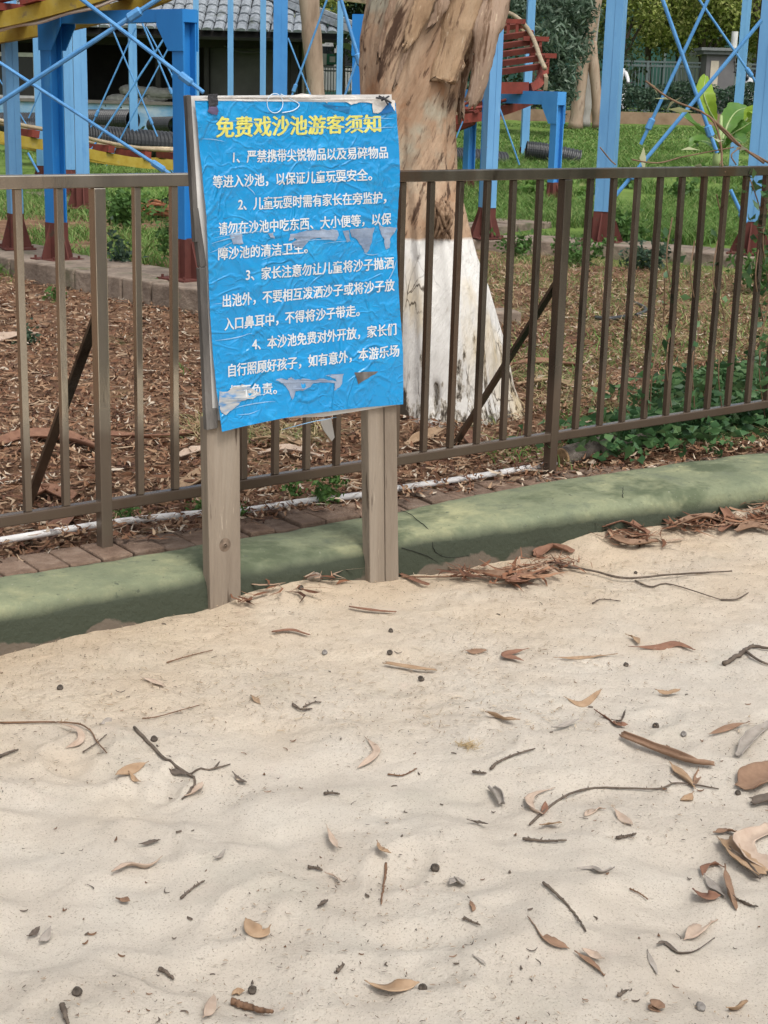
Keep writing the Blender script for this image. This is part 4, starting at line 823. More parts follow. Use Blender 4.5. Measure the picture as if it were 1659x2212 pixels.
# rubble or sheet heap on the wall
hp = MB(); c = zx(505, 224, YP + 1); c = zx(312, 222, YP + .95)
for k in range(14): hp.sphere((c[0] + rnd.uniform(-.55, .55), YP + 1.0 + rnd.uniform(-.06, .06), ztop + .06 + rnd.uniform(0, .22) ), rnd.uniform(.12, .2), 8, 6, (1.4, .6, .6))
tag(hp.build('plaster_heap', flat('plaster_grey', (.24, .24, .22), rough=.95, var=.3, scale=8, bump=.5), loc=c), 'pale heap of plaster on the pavilion low wall', 'heap')
# tiled hip roof: courses of scalloped tiles
roof = MB(); slope_ = math.radians(27); cols = int((xR - xL + .9) / .21); rows = 17; run = .34
rp_ = MB()
ridge_y = rows * run * math.cos(slope_)
V, F = [], []
def tile(x, yy, zz, w, l, tilt):
    k = 5; base = len(V); ca, sa = math.cos(tilt), math.sin(tilt)
    for j, (t, dz) in enumerate(((0, .0), (1, .0))):
        for i in range(k):
            a = PI * i / (k - 1); xx = x - w / 2 * math.cos(a); hh = w * .3 * math.sin(a) + (.035 if t == 0 else 0)
            V.append((xx, yy + t * l * ca - hh * sa, zz + t * l * sa + hh * ca))
    for i in range(k - 1): F.append((base + i, base + i + 1, base + k + i + 1, base + k + i))
    V.append((x, yy + .0, zz - .02)); F.append(tuple(base + i for i in range(k))[::-1])
for r_ in range(rows):
    yy = YP + r_ * run * math.cos(slope_); zz = zE + .06 + r_ * run * math.sin(slope_)
    for c_ in range(cols):
        x = xL - .4 + c_ * .21 + rnd.uniform(-.006, .006)
        if x > xR + .35 - (yy - YP) * 1.35: continue          # hip line
        tile(x, yy - .03, zz, .2, run * 1.12, slope_)
rp_.add(V, F)
rt = rp_.build('roof', m_tile, pav)
hip0 = np.array([xR + .42, YP - .1, zE + .10]); hh_ = ridge_y; hip1 = np.array([xR + .35 - hh_ * 1.35, YP + hh_, zE + .12 + rows * run * math.sin(slope_)])
mb = MB(); mb.sweep([hip0, hip1], [(-.11, 0), (.11, 0), (.09, .11), (-.09, .11)]); mb.sweep([hip0 + up3 * .13, hip1 + up3 * .13], [(-.05, 0), (.05, 0), (.04, .07), (-.04, .07)]); mb.build('hip_ridge', m_tile, rt)
mb = MB(); mb.prism([(xL - .5, YP + .05, zE - .02), (xR + .33, YP + .05, zE - .02), (xR + .3 - hh_ * 1.35, YP + hh_, zE + rows * run * math.sin(slope_) - .02), (xL - .5, YP + hh_, zE + rows * run * math.sin(slope_) - .02)], (0, .03, -.05)); mb.build('roof_deck', m_dark, rt)
mb = MB(); mb.prism([(xR + .33, YP + .06, zE - .02), (xR + .33, YP + 2 * hh_, zE - .02), (xR + .3 - hh_ * 1.35, YP + hh_, zE + rows * run * math.sin(slope_) - .02)], (-.02, 0, -.05)); mb.build('roof_deck', m_tile, rt)
# ================================================================== VEGETATION
def blades(base, h, w, lean, seed=1, seg=2):
    """grass blades: base (n,3), h, w arrays, lean fraction; two quads each, tapering"""
    r = np.random.default_rng(seed); n = len(base); a = r.uniform(0, 2 * PI, n); f = r.uniform(0, 2 * PI, n)
    s = np.stack([np.cos(f), np.sin(f), np.zeros(n)], 1) * (w * .5)[:, None]; d = np.stack([np.cos(a), np.sin(a), np.zeros(n)], 1) * (h * lean)[:, None]
    z = np.zeros((n, 3)); z[:, 2] = h; V = []
    for t, k in ((0, 1), (.5, .8), (1, .12)):
        c = base + z * (t * (1 - .25 * t * np.minimum(lean, 1.5))[:, None] if np.ndim(lean) else t) + d * t * t
        V += [c - s * k, c + s * k]
    V = np.stack(V, 1).reshape(-1, 3); i = np.arange(n)[:, None] * 6
    F = np.concatenate([i + np.array([0, 1, 3, 2]), i + np.array([2, 3, 5, 4])]); return V, F
def leafcards(c, size, width, seed=1, droop=0.0, flat_=0.0):
    """small folded leaves (two quads each, a keel along the middle)"""
    r = np.random.default_rng(seed); n = len(c); d = r.normal(size=(n, 3)); d[:, 2] = d[:, 2] * (1 - flat_) - droop; d /= np.linalg.norm(d, axis=1)[:, None]
    q = r.normal(size=(n, 3)); q[:, 2] *= (1 - flat_ * .8); s = np.cross(d, q); s /= np.linalg.norm(s, axis=1)[:, None] + 1e-9; u = np.cross(s, d)
    L_ = (size * r.uniform(.6, 1.25, n))[:, None]; w = (width * r.uniform(.7, 1.2, n))[:, None]
    a, t = c - d * L_ / 2, c + d * L_ / 2 - u * L_ * .12; m = c + u * w * .1
    l_, r_ = c - s * w / 2 - d * L_ * .06, c + s * w / 2 - d * L_ * .06
    V = np.stack([a, l_ + u * w * .22, t, m, r_ + u * w * .22], 1).reshape(-1, 3); i = np.arange(n)[:, None] * 5
    return V, np.concatenate([i + np.array([0, 3, 2, 1]), i + np.array([0, 4, 2, 3])])
def cloud(centres, radii, n, seed=1, shell=.55):
    r = np.random.default_rng(seed); C = np.array(centres, float); R = np.array(radii, float); k = r.choice(len(C), n, p=(R ** 2) / (R ** 2).sum())
    d = r.normal(size=(n, 3)); d /= np.linalg.norm(d, axis=1)[:, None]; q = r.uniform(0, 1, n) ** shell
    return C[k] + d * (q * R[k])[:, None] * np.array([1, 1, .8])
def leafmat(name, cols, trans=.25, rough=.6):
    return mat(name, [(0, (.8, .8, .8)), (1, (1.1, 1.1, 1.1))], scale=.9, detail=3, rough=rough, island=[(i / (len(cols) - 1), c) for i, c in enumerate(cols)], trans=trans)
m_grass = leafmat('grass_green', [(.06, .13, .022), (.09, .19, .035), (.13, .25, .05), (.19, .30, .08), (.30, .33, .13)])
m_straw = leafmat('grass_dry', [(.36, .27, .14), (.48, .38, .22), (.28, .23, .10), (.15, .20, .06), (.11, .18, .05)], trans=.15)
m_weed = leafmat('weed_green', [(.05, .11, .025), (.08, .17, .04), (.12, .23, .06)])
m_cover = leafmat('cover_leaf', [(.035, .09, .035), (.055, .13, .05), (.08, .17, .06), (.12, .20, .08)], rough=.45)
m_yg = leafmat('leaf_yellow_green', [(.09, .13, .025), (.18, .23, .045), (.28, .33, .08), (.38, .39, .14)])
m_silver = leafmat('leaf_silver_green', [(.03, .06, .035), (.07, .115, .075), (.13, .19, .13), (.26, .32, .25)])
m_dkgreen = leafmat('leaf_dark_green', [(.018, .035, .015), (.04, .07, .028), (.07, .11, .045)])
m_hedge = leafmat('leaf_hedge', [(.02, .045, .03), (.045, .085, .05), (.08, .13, .08)])
m_bark_d = mat('bark_dark', [(.3, (.05, .04, .03)), (.7, (.12, .095, .075))], scale=8, rough=.95, stretch=(1, 1, .2), bump=.5)
m_bark_p = mat('bark_pale', [(.25, (.17, .115, .08)), (.5, (.34, .25, .185)), (.75, (.46, .37, .29))], scale=5, detail=8, rough=.9, stretch=(1, 1, .25), bump=.5, two=[(5, (.12, .07, .05), .6, .72)])
m_bark_g = mat('bark_grey', [(.25, (.22, .20, .18)), (.7, (.46, .44, .41))], scale=5, detail=8, rough=.9, stretch=(1, 1, .25), bump=.5)
def lawn_ok(x, y): return y + .62 * x > 14.6
# lawn of long grass on the right
def field(n, x0, x1, y0, y1, seed, cond):
    r = np.random.default_rng(seed); y = y0 + (y1 - y0) * r.uniform(0, 1, n) ** 1.5; x = r.uniform(0, 1, n) * (x1(y) - x0(y)) + x0(y)
    k = cond(x, y); x, y = x[k], y[k]; return np.stack([x, y, gz(x, y) - .01], 1), r
B_, r = field(150000, lambda y: .055 * y - .6, lambda y: .27 * y + 1.2, 13.5, 38.2, 3, lambda x, y: (y + .27 * x > 15.0) & (fbm(x * .7, y * .7, 0, 3, 91) > -.55))
cl = fbm(B_[:, 0] * 1.1, B_[:, 1] * 1.1, 0, 3, 92); n = len(B_)
far = np.clip((B_[:, 1] - 24) / 10, 0, 1); h = (.10 + .10 * np.clip(cl + .4, 0, 1.3)) * r.uniform(.6, 1.3, n) * (1 - .62 * far)
V, F = blades(B_, h, np.full(n, .011) * (1 + far * 1.2), .55 + .5 * r.uniform(0, 1, n), 4); tag(fastmesh('lawn_grass', V, F, m_grass), kind='stuff', label='long green grass of the lawn')
# grass and weeds on the left, thinner, and around the plinths
B_, r = field(60000, lambda y: -.27 * y - 1.2, lambda y: .02 * y, 10.8, 25, 5, lambda x, y: (fbm(x * 1.1, y * 1.1, 0, 3, 93) > -.3) & (y + x * .0 > 10.5 - x * .35))
n = len(B_); V, F = blades(B_, r.uniform(.04, .16, n), np.full(n, .010), .6 + .5 * r.uniform(0, 1, n), 6); tag(fastmesh('weedy_grass', V, F, m_grass), kind='stuff', label='patchy green grass among the columns at left')
# straw and thin grass over the soil behind the right half of the railing
B_, r = field(30000, lambda y: -.1 * y - .2, lambda y: .30 * y + .6, 6.4, 14.2, 7, lambda x, y: (fbm(x * 1.2, y * 1.2, 0, 3, 94) + .35 * x - .2 > .05) & (kerb_dist(x, y)[0] > .75))
n = len(B_); V, F = blades(B_, r.uniform(.03, .13, n), np.full(n, .006), 1.0 + 1.2 * r.uniform(0, 1, n), 8); tag(fastmesh('dry_grass', V, F, m_straw), kind='stuff', label='dry straw grass behind the railing')
B_, r = field(26000, lambda y: -.32 * y - .2, lambda y: .32 * y + .6, 5.6, 13.8, 9, lambda x, y: (fbm(x * 1.6, y * 1.6, 3, 3, 95) + .30 * x + .14 * (y - 9) > .30) & (kerb_dist(x, y)[0] > .6))
n = len(B_); V, F = blades(B_, r.uniform(.03, .12, n), np.full(n, .007), .6 + .8 * r.uniform(0, 1, n), 10); tag(fastmesh('sparse_grass', V, F, m_grass), kind='stuff', label='sparse green tufts in the leaf litter')
# leaf litter: curled shreds of bark and leaves
def shreds(P, L_, Wd, seed, bend=.5, lift=.02):
    r = np.random.default_rng(seed); n = len(P); a = r.uniform(0, 2 * PI, n); ca, sa = np.cos(a), np.sin(a); bn_ = r.normal(0, bend, n); cu = r.uniform(-.6, 1.0, n) * lift / .02; ti = r.normal(0, .35, n)
    V = []
    for t, k in ((-.5, .25), (-.18, 1), (.18, .9), (.5, .15)):
        x = L_ * t; yb = bn_ * L_ * (t * t - .1); zz = cu * .02 * (t * t * 4) + .006 + r.uniform(0, .022, n) * 0
        for s in (-1, 1):
            yy = yb + s * Wd * k / 2; V.append(np.stack([P[:, 0] + ca * x - sa * yy, P[:, 1] + sa * x + ca * yy, P[:, 2] + zz + np.abs(s * Wd * k * ti * .5) * (s > 0) + .004], 1))
    V = np.stack(V, 1).reshape(-1, 3); i = np.arange(n)[:, None] * 8
    return V, np.concatenate([i + np.array([0, 1, 3, 2]), i + np.array([2, 3, 5, 4]), i + np.array([4, 5, 7, 6])])
m_litter = mat('litter', [(0, (.75, .75, .75)), (1, (1.15, 1.15, 1.15))], scale=20, rough=.9, island=[(0, (.06, .03, .02)), (.28, (.14, .064, .036)), (.52, (.215, .11, .06)), (.74, (.30, .185, .11)), (.9, (.41, .30, .20)), (1, (.54, .47, .38))])
r = np.random.default_rng(12); n = 62000; y = 4.0 + 9.0 * r.uniform(0, 1, n) ** 1.25; x = r.uniform(-1, 1, n) * (.27 * y + .8); kd, ks = kerb_dist(x, y)
den = fbm(x * .9, y * .9, 0, 3, 96); k = (kd > .44) & (den - .16 * np.maximum(x, 0) * (y > 6.3) > -1.15) & ~((np.hypot(x - TB[0], y - 7.2) < .3)) & (y + .27 * x < 13.6)
k &= y < 11.6 + .9 * np.minimum(0, -x - 1.4) * -1
k &= (off_pipe(x, y) > .034); x, y = x[k], y[k]; n = len(x); P = np.stack([x, y, gz(x, y) + .002 + r.uniform(0, .018, n)], 1)
Ls = r.uniform(.018, .07, n) * np.where(r.uniform(0, 1, n) < .15, 2.1, 1); V, F = shreds(P, Ls, r.uniform(.004, .015, n) * np.where(Ls > .08, 1.5, 1), 13); tag(fastmesh('leaf_litter', V, F, m_litter), kind='stuff', label='brown bark and leaf litter behind the railing')
r = np.random.default_rng(18); n = 9000; y = 4.2 + 7.5 * r.uniform(0, 1, n) ** 1.2; x = r.uniform(-1, 1, n) * (.27 * y + .8); kd, ks = kerb_dist(x, y); k = (kd > .5) & (off_pipe(x, y) > .035) & (np.hypot(x - TB[0], y - 7.2) > .3); x, y = x[k], y[k]; n = len(x)
V, F = leafcards(np.stack([x, y, gz(x, y) + .008 + r.uniform(0, .02, n)], 1), np.full(n, .055), np.full(n, .017), 19, flat_=.8); tag(fastmesh('dead_leaves', V, F, m_litter), kind='stuff', label='dead gum leaves strewn behind the railing')
# a denser band against the brick edging
r = np.random.default_rng(14); n = 3600; s = r.uniform(1.2, KS[-1] - 2, n); off = kw(s) + .02 + .33 * r.beta(2.0, 1.6, n); P = np.array([kerb_at(a, b) for a, b in zip(s, off)]); kk = fbm(s * 1.7, 0, 0, 2, 97) + (off - kw(s) - .13) * 5 > -.25; kk &= off_pipe(P[:, 0], P[:, 1]) > .032; P = P[kk]; n = len(P)
P = np.stack([P[:, 0], P[:, 1], .112 + r.uniform(0, .02, n)], 1); V, F = shreds(P, r.uniform(.02, .08, n), r.uniform(.004, .016, n), 15); tag(fastmesh('leaf_litter', V, F, m_litter), kind='stuff', label='litter caught along the bricks')
# ground cover with broad leaves at the right, between railing and kerb
def covers(n, pts, r, zr, seed):
    c = []; q = np.random.default_rng(seed)
    for _ in range(n):
        p = pts[q.integers(len(pts))]; c.append((p[0] + q.normal(0, r), p[1] + q.normal(0, r), p[2] + q.uniform(*zr)))
    return np.array(c)
sp_ = [atz(px, py, .1) for px, py in [(1275, 985), (1330, 975), (1380, 960), (1430, 950), (1470, 930), (1520, 935), (1560, 915), (1600, 925), (1640, 905), (1640, 935), (1690, 900), (1480, 965), (1750, 880), (1420, 880), (1480, 865), (1540, 850), (1600, 845), (1650, 830), (1700, 820)]]
c = covers(3000, sp_, .12, (.02, .12), 16); kd, _ = kerb_dist(c[:, 0], c[:, 1]); c = c[kd > .40]
V, F = leafcards(c, np.full(len(c), .062), np.full(len(c), .036), 17, flat_=.75); tag(fastmesh('ground_cover', V, F, m_cover), kind='stuff', label='broad leaved green ground cover beside the kerb at right')
# small weeds: each a plant of its own
def weed(px, py, z, h, w, n, label, m=None, size=.03, name='weed', flat_=.3):
    b = atz(px, py, z); o = thing(name, b, label, 'weed', None); r = np.random.default_rng(abs(hash((px, py))) % 9999 if False else int(px * 7 + py))
    st = MB(); tips = []
    for k in range(max(3, n // 26)):
        a = r.uniform(0, 2 * PI); q = b + np.array([math.cos(a) * w * r.uniform(.2, 1), math.sin(a) * w * r.uniform(.2, 1), h * r.uniform(.5, 1)]); st.tube(lerp_path([b, (b + q) / 2 + up3 * h * .15, q], 5), [.004, .0035, .003, .002, .001], 5); tips.append((b, q))
    st.build('stem', m_weed, o)
    c = np.array([tips[i % len(tips)][0] + (tips[i % len(tips)][1] - tips[i % len(tips)][0]) * r.uniform(.25, 1) + r.normal(0, size * .7, 3) for i in range(n)]); c[:, 2] = np.maximum(c[:, 2], b[2] + .01)
    V, F = leafcards(c, np.full(n, size), np.full(n, size * .5), int(px), flat_=flat_); fastmesh('leaves', V, F, m or m_weed, o); return o
weed(712, 1090, .10, .10, .07, 150, 'small leafy weed growing by the white pipe left of the right sign post', size=.03)
weed(635, 1075, .10, .08, .08, 90, 'low dark weed under the bottom rail between the sign posts', size=.028)
weed(440, 1105, .10, .05, .06, 60, 'low weed touching the left sign post at the white pipe', size=.025)
weed(520, 1118, .11, .05, .03, 26, 'tiny pale weed on the bricks right of the left sign post', size=.02)
weed(270, 1125, .10, .05, .06, 60, 'small weed over the white pipe beside the left railing post', size=.024)
weed(740, 1055, .10, .08, .06, 90, 'bushy weed behind the right sign post under the rail', size=.026)
weed(270, 500, .18, .42, .32, 620, 'bright green bushy weed beside the bundle of rusty rods', size=.07)
weed(345, 470, .18, .25, .3, 200, 'dark ragged weed in front of the bundle of rusty rods', size=.06, m=m_dkgreen)
weed(355, 560, .22, .4, .1, 130, 'tall thin weed left of the deep blue frame leg', size=.06)
weed(268, 590, .2, .3, .16, 190, 'grey green weed growing at the left stone strip', size=.06, m=m_hedge)
weed(345, 655, .12, .14, .08, 70, 'small yellowing weed in the litter below the deep blue frame', size=.05)
weed(65, 745, .1, .1, .12, 90, 'grey green low weed in the litter behind the first balusters', size=.04, m=m_hedge)
weed(120, 660, .1, .15, .1, 80, 'thin weed at the foot of the left stone strip', size=.045)
weed(1110, 560, .15, .22, .2, 260, 'leafy weed under the stone strip beside the railing post', size=.06)
weed(1235, 575, .15, .22, .3, 320, 'tangle of weeds against the right stone strip', size=.06)
weed(1390, 585, .15, .25, .3, 320, 'tangle of weeds below the middle of the right stone strip', size=.06, m=m_hedge)
weed(1350, 520, .28, .2, .3, 260, 'pale broad leaved weed in front of the long grass', size=.1)
weed(1640, 640, .12, .5, .3, 300, 'tall weed at the right edge beyond the railing', size=.07)
weed(195, 275, .40, .8, .5, 420, 'shrubby weed growing up against the black pipe', size=.09)
weed(335, 330, .35, .55, .5, 420, 'weed tangle before the black pipe left of the deep blue frame', size=.09, m=m_dkgreen)
weed(240, 320, .35, .8, .45, 300, 'dark green weed tangle in front of the pipe right of the columns', size=.09, m=m_dkgreen)
for k in range(10):
    px = 1100 + k * 62; weed(px, 395 + (k * 37) % 60, .2, .3, .3, 150, ['broad tuft of darker grass beside the low blue frame foot', 'broad tuft of grass right of the low blue frame', 'clump of grass left of the sturdy column', 'clump of grass close right of the sturdy column', 'dark clump in the lawn under the crossing rods', 'clump of weeds under the vine stems', 'clump of weeds right of the crossing rods', 'clump of weeds under the banana plant', 'clump of weeds beside the edge columns', 'clump of weeds at the far right edge of the lawn'][k], m=[m_weed, m_grass][k % 2], size=.11, name='grass_clump')
# ------------------------------------------------------------------ vine climbing the right end of the railing
m_stem = flat('vine_stem', (.16, .10, .06), rough=.9, var=.3, scale=20)
m_stemg = flat('vine_green', (.14, .17, .06), rough=.8, var=.3, scale=20)
vine = thing('climbing_vine', fp(FLEN + 1.0, .1), 'thin vine twining up the balusters at the right end of the railing', 'vine')
q = np.random.default_rng(21); lc = []; st = MB()
def onfence(px, py, off): return atplane(px, py, A1 + fn * off, fn)
for path in ([(1652, 900), (1640, 800), (1648, 700), (1632, 600), (1645, 480), (1625, 400), (1610, 372)], [(1560, 890), (1552, 800), (1565, 690), (1540, 600), (1556, 480), (1548, 420)], [(1500, 880), (1495, 780), (1510, 700), (1492, 600), (1500, 520)], [(1450, 880), (1440, 780), (1454, 660), (1440, 560), (1452, 470)], [(1659, 860), (1640, 760), (1660, 640), (1648, 520), (1662, 430), (1670, 380)], [(1404, 885), (1410, 800), (1432, 700), (1436, 600)]):
    P = lerp_path([onfence(a, b, -.016 if k % 2 else .02) for k, (a, b) in enumerate(path)], 40); st.tube(P, .0028, 5)
    for p in P[::(2 if path[0][0] > 1600 else 5)]:
        for _ in range(3 if path[0][0] > 1600 else 1): lc.append(p + q.normal(0, .03, 3))
st.build('stem', m_stem, vine); lc = np.array(lc); V, F = leafcards(lc, np.full(len(lc), .055), np.full(len(lc), .03), 22, droop=.4); fastmesh('leaves', V, F, m_cover, vine)
dv = thing('dead_vine', onfence(1500, 360, 0) + up3 * .02, 'dry tangled vine stems arching over the top rail at right', 'vine')
st = MB(); L_ = []
for path, rr in (([(1395, 175, .3), (1450, 215, .2), (1530, 250, .1), (1555, 300, .05), (1560, 356, .02), (1566, 372, -.02)], .0042), ([(1530, 250, .1), (1570, 285, .05), (1600, 315, .02), (1650, 352, .0)], .005), ([(1600, 318, .02), (1580, 335, .0), (1590, 356, -.01)], .003), ([(1535, 255, .1), (1590, 310, .08), (1640, 340, .04), (1668, 356, .02)], .005),
                 ([(1545, 290, .08), (1560, 330, .05), (1555, 356, .02)], .003), ([(1470, 340, .1), (1520, 330, .08), (1585, 318, .04)], .0026), ([(1365, 345, .05), (1420, 352, .02), (1470, 340, .1)], .003), ([(1330, 356, .02), (1318, 345, .04), (1296, 318, .06)], .0026)):
    P = lerp_path([onfence(a, b, c_) for a, b, c_ in path], 18); st.tube(P, rr, 6); L_.append(P)
st.build('stem', m_stem, dv, smooth=True)
lf = np.array([onfence(*p) for p in ((1412, 190, .28), (1440, 214, .22), (1455, 222, .22), (1470, 238, .2), (1490, 322, .05), (1510, 360, .0), (1530, 362, .0), (1555, 360, .0), (1390, 345, .03), (1548, 300, .05), (1600, 320, .02))]); V, F = leafcards(lf, np.full(len(lf), .085), np.full(len(lf), .028), 25, flat_=.4); fastmesh('leaves', V, F, leafmat('vine_dry_leaf', [(.30, .30, .09), (.42, .44, .24), (.36, .38, .26)]), dv)
# ------------------------------------------------------------------ banana plant
m_ban = mat('banana_leaf', [(.3, (.07, .17, .03)), (.7, (.14, .27, .05))], scale=3, detail=4, rough=.4, trans=.3)
m_ban2 = mat('banana_leaf_young', [(.3, (.22, .36, .03)), (.7, (.32, .45, .06))], scale=3, detail=4, rough=.4, trans=.35)
m_rib = flat('banana_rib', (.30, .38, .16), rough=.5)
YB = 15.6; bb = aty(1548, 356, YB); ban = thing('banana_plant', bb, 'young banana plant with broad green leaves beyond the crossing rods', 'banana plant')
def banana_leaf(path, w, m, face, wav=.05):
    n = 22; P = lerp_path(path, n); V = []; k = 7
    for a, p in enumerate(P):
        t = a / (n - 1); ww = w * math.sin(PI * min(1, max(0.02, t * .93 + .05))) ** .6 * (.75 + .4 * t); d = P[min(a + 1, n - 1)] - P[max(a - 1, 0)]; d /= np.linalg.norm(d); s = np.cross(d, np.array(face, float)); s /= np.linalg.norm(s); nr = np.cross(s, d)
        for b in range(k):
            u = b / (k - 1) * 2 - 1; V.append(p + s * ww * .5 * u * (1 + .12 * float(vnoise(a * .7, u * 2, w * 9, 4))) + nr * (abs(u) * ww * .14 + wav * ww * float(vnoise(a * .9, u * 3, 1, 8))))
    F = [(a * k + b, a * k + b + 1, (a + 1) * k + b + 1, (a + 1) * k + b) for a in range(n - 1) for b in range(k - 1)]
    o = MB().add(V, F).build('leaf', m, ban, smooth=True); MB().tube([p + np.array([0, -.006, 0]) for p in P], np.linspace(.012, .003, n), 6).build('midrib', m_rib, o)
A = lambda *p: [aty(a, b, c) for a, b, c in p]
banana_leaf(A((1545, 262, 15.4), (1530, 235, 15.3), (1520, 200, 15.3), (1524, 163, 15.5)), .21, m_ban2, (.25, -1, .1))
banana_leaf(A((1556, 322, 15.4), (1530, 295, 15.2), (1498, 268, 15.0), (1462, 240, 14.9)), .25, m_ban, (.2, -.5, 1))
banana_leaf(A((1560, 300, 15.8), (1575, 262, 15.9), (1592, 240, 16.1), (1615, 232, 16.4)), .22, m_ban, (.1, -.7, .6))
banana_leaf(A((1560, 310, 15.9), (1580, 290, 16.0), (1605, 275, 16.0), (1625, 262, 16.0)), .22, m_ban, (-.2, -.7, .6))
banana_leaf(A((1552, 330, 15.5), (1575, 310, 15.3), (1590, 300, 15.2), (1605, 310, 15.0)), .2, m_ban, (0, -.6, .8))
banana_leaf(A((1550, 325, 15.9), (1536, 310, 16.1), (1512, 305, 16.3), (1490, 318, 16.3)), .2, m_ban, (0, -.5, .8))
banana_leaf(A((1610, 262, 15.8), (1622, 248, 15.8), (1634, 240, 15.7), (1645, 258, 15.6)), .18, m_ban2, (0, -.8, .5))
MB().tube(lerp_path([bb - up3 * .03, bb + up3 * .2, aty(1556, 290, 15.6), aty(1558, 250, 15.7)], 10), np.linspace(.045, .014, 10), 8).build('stem', m_rib, ban, smooth=True)
# ------------------------------------------------------------------ TREES
def tree_thing(name, label, base, trunk_paths, tm, clusters=None, lm=None, n=0, size=.12, width=.05, seed=1, droop=0., group=None):
    o = thing(name, base, label, 'tree', group); tr = None
    mb = MB()
    for path, radii in trunk_paths:
        P = lerp_path(path, 26); R = np.interp(np.linspace(0, 1, 26), np.linspace(0, 1, len(radii)), radii) * (1 + .08 * np.array([float(vnoise(i * .5, seed, 0, 3)) for i in range(26)])); mb.tube(P, R, 14)
    mb.build('trunk', tm, o, smooth=True)
    if clusters: c, rr = zip(*clusters); V, F = leafcards(cloud(c, rr, n, seed), np.full(n, size), np.full(n, width), seed + 1, droop=droop); fastmesh('crown', V, F, lm, o)
    return o
def grow(base, h, r0, forks, rs):
    """trunk with a few limbs; returns paths and limb tips"""
    b = np.array(base); top = b + np.array([rs.normal(0, .2), rs.normal(0, .2), h]); paths = [([b, b + (top - b) * .5 + np.array([rs.normal(0, .08), 0, 0]), top], [r0, r0 * .8, r0 * .35])]; tips = [top]
    for k in range(forks):
        t = rs.uniform(.3, .8); s = b + (top - b) * t; a = rs.uniform(0, 2 * PI); l = h * rs.uniform(.3, .55); e = s + np.array([math.cos(a) * l * .6, math.sin(a) * l * .6, l * .75]); paths.append(([s, (s + e) / 2 + up3 * .1, e], [r0 * .5, r0 * .35, r0 * .15])); tips.append(e)
    return paths, tips
rs = np.random.default_rng(31); labs = ['yellow green tree just right of the sturdy column at the top', 'yellow green tree behind the far iron fence, second from the sturdy column', 'yellow green tree above the middle of the far fence', 'yellow green tree left of the far gate pillar', 'yellow green tree above the far gate pillar', 'yellow green tree at the top right corner', 'yellow green tree beyond the right edge column', 'yellow green tree behind the silvery foliage']
for k, px in enumerate((1338, 1402, 1462, 1515, 1575, 1640, 1720, 1270)):
    y = 46 + (k * 37 % 5); b = aty(px, 200, y); b[2] = 1.1; paths, tips = grow(b, 4.2, .11, 7, rs)
    cl = [(t + rs.normal(0, .25, 3), rs.uniform(.5, .9)) for t in tips for _ in range(2)] + [(b + np.array([rs.normal(0, 1.0), rs.normal(0, .6), rs.uniform(1.85, 3.8)]), rs.uniform(.4, .8)) for _ in range(12)]
    tree_thing('street_tree', labs[k], b, paths, m_bark_d, cl, m_yg, 6500, .15, .075, 100 + k, group='row of street trees beyond the far fence')
# dark trees in the middle and above the roof
labs = ['dark tree behind the slender trunk above the poster', 'dark tree right of the slender trunk', 'mid green tree above the pavilion hip', 'mid green tree above the middle of the tiled roof', 'dark tree behind the big trunk at the top', 'dark tree behind the red spiral', 'dark tree between the spiral and the silvery foliage', 'mid green tree above the left half of the tiled roof', 'dark tree beyond the left edge of the roof']
for k, (px, y, z0, m) in enumerate(((650, 44, 1.0, m_dkgreen), (735, 45, 1.0, m_dkgreen), (610, 41, 1.0, m_yg), (520, 42, 1.0, m_yg), (850, 44, 1.0, m_dkgreen), (1060, 42, 1.0, m_dkgreen), (1150, 43, 1.0, m_dkgreen), (400, 44, 1.0, m_yg), (250, 46, 1.0, m_dkgreen))):
    b = aty(px, 200, y); b[2] = z0; paths, tips = grow(b, 4.6, .13, 8, rs); lo = 1.6 if k not in (5, 6) else .5
    cl = [(t + rs.normal(0, .3, 3), rs.uniform(.5, .9)) for t in tips for _ in range(2)] + [(b + np.array([rs.normal(0, 1.1), rs.normal(0, .7), rs.uniform(lo, 4.4)]), rs.uniform(.45, .9)) for _ in range(14)]
    tree_thing('background_tree', labs[k], b, paths, m_bark_d, cl, m, 6500, .16, .08, 200 + k, group='trees behind the playground')
# silvery eucalypt foliage and its twin trunks
b = aty(1243, 273, 36.0); b[2] -= .05; p = lambda x, y, d=36.0: aty(x, y, d)
tree_thing('twin_trunk_tree', 'pale twin trunk tree left of the sturdy column, orange and grey bark', b, [([b, p(1250, 215), p(1258, 150), p(1272, 80), p(1290, -20), p(1310, -140)], [.17, .14, .14, .15, .14, .12]), ([p(1293, 275), p(1288, 200), p(1280, 120), p(1278, 90)], [.15, .11, .12, .12])], m_bark_p)
b = aty(1262, 273, 36.8); tree_thing('grey_trunk_tree', 'grey smooth trunk between the pale twin trunks', b, [([b, p(1268, 205, 36.8), p(1276, 130, 36.8), p(1288, 20, 36.8), p(1300, -80, 36.8)], [.14, .11, .10, .10, .08])], m_bark_g)
b = aty(1215, 262, 33.5); cl = []
for (px, py, r_) in ((1180, 20, .5), (1225, 10, .55), (1265, 25, .35), (1190, 70, .45), (1235, 65, .5), (1185, 120, .42), (1225, 118, .45), (1258, 110, .3), (1195, 165, .4), (1225, 165, .35), (1200, 205, .3), (1228, 205, .25), (1250, -40, .6), (1180, -40, .6), (1210, 240, .2), (1170, 190, .25), (1120, 30, .4), (1090, 10, .4)): cl.append((aty(px, py, 33 + rs.uniform(-.6, .6)), r_))
tree_thing('silver_leaf_tree', 'silvery green drooping eucalypt foliage right of the red spiral', b, [([b, p(1210, 180, 33.5), p(1215, 80, 33.5), p(1220, -60, 33.5)], [.06, .05, .04, .03])], m_bark_d, cl, m_silver, 5200, .20, .05, 301, droop=.5)
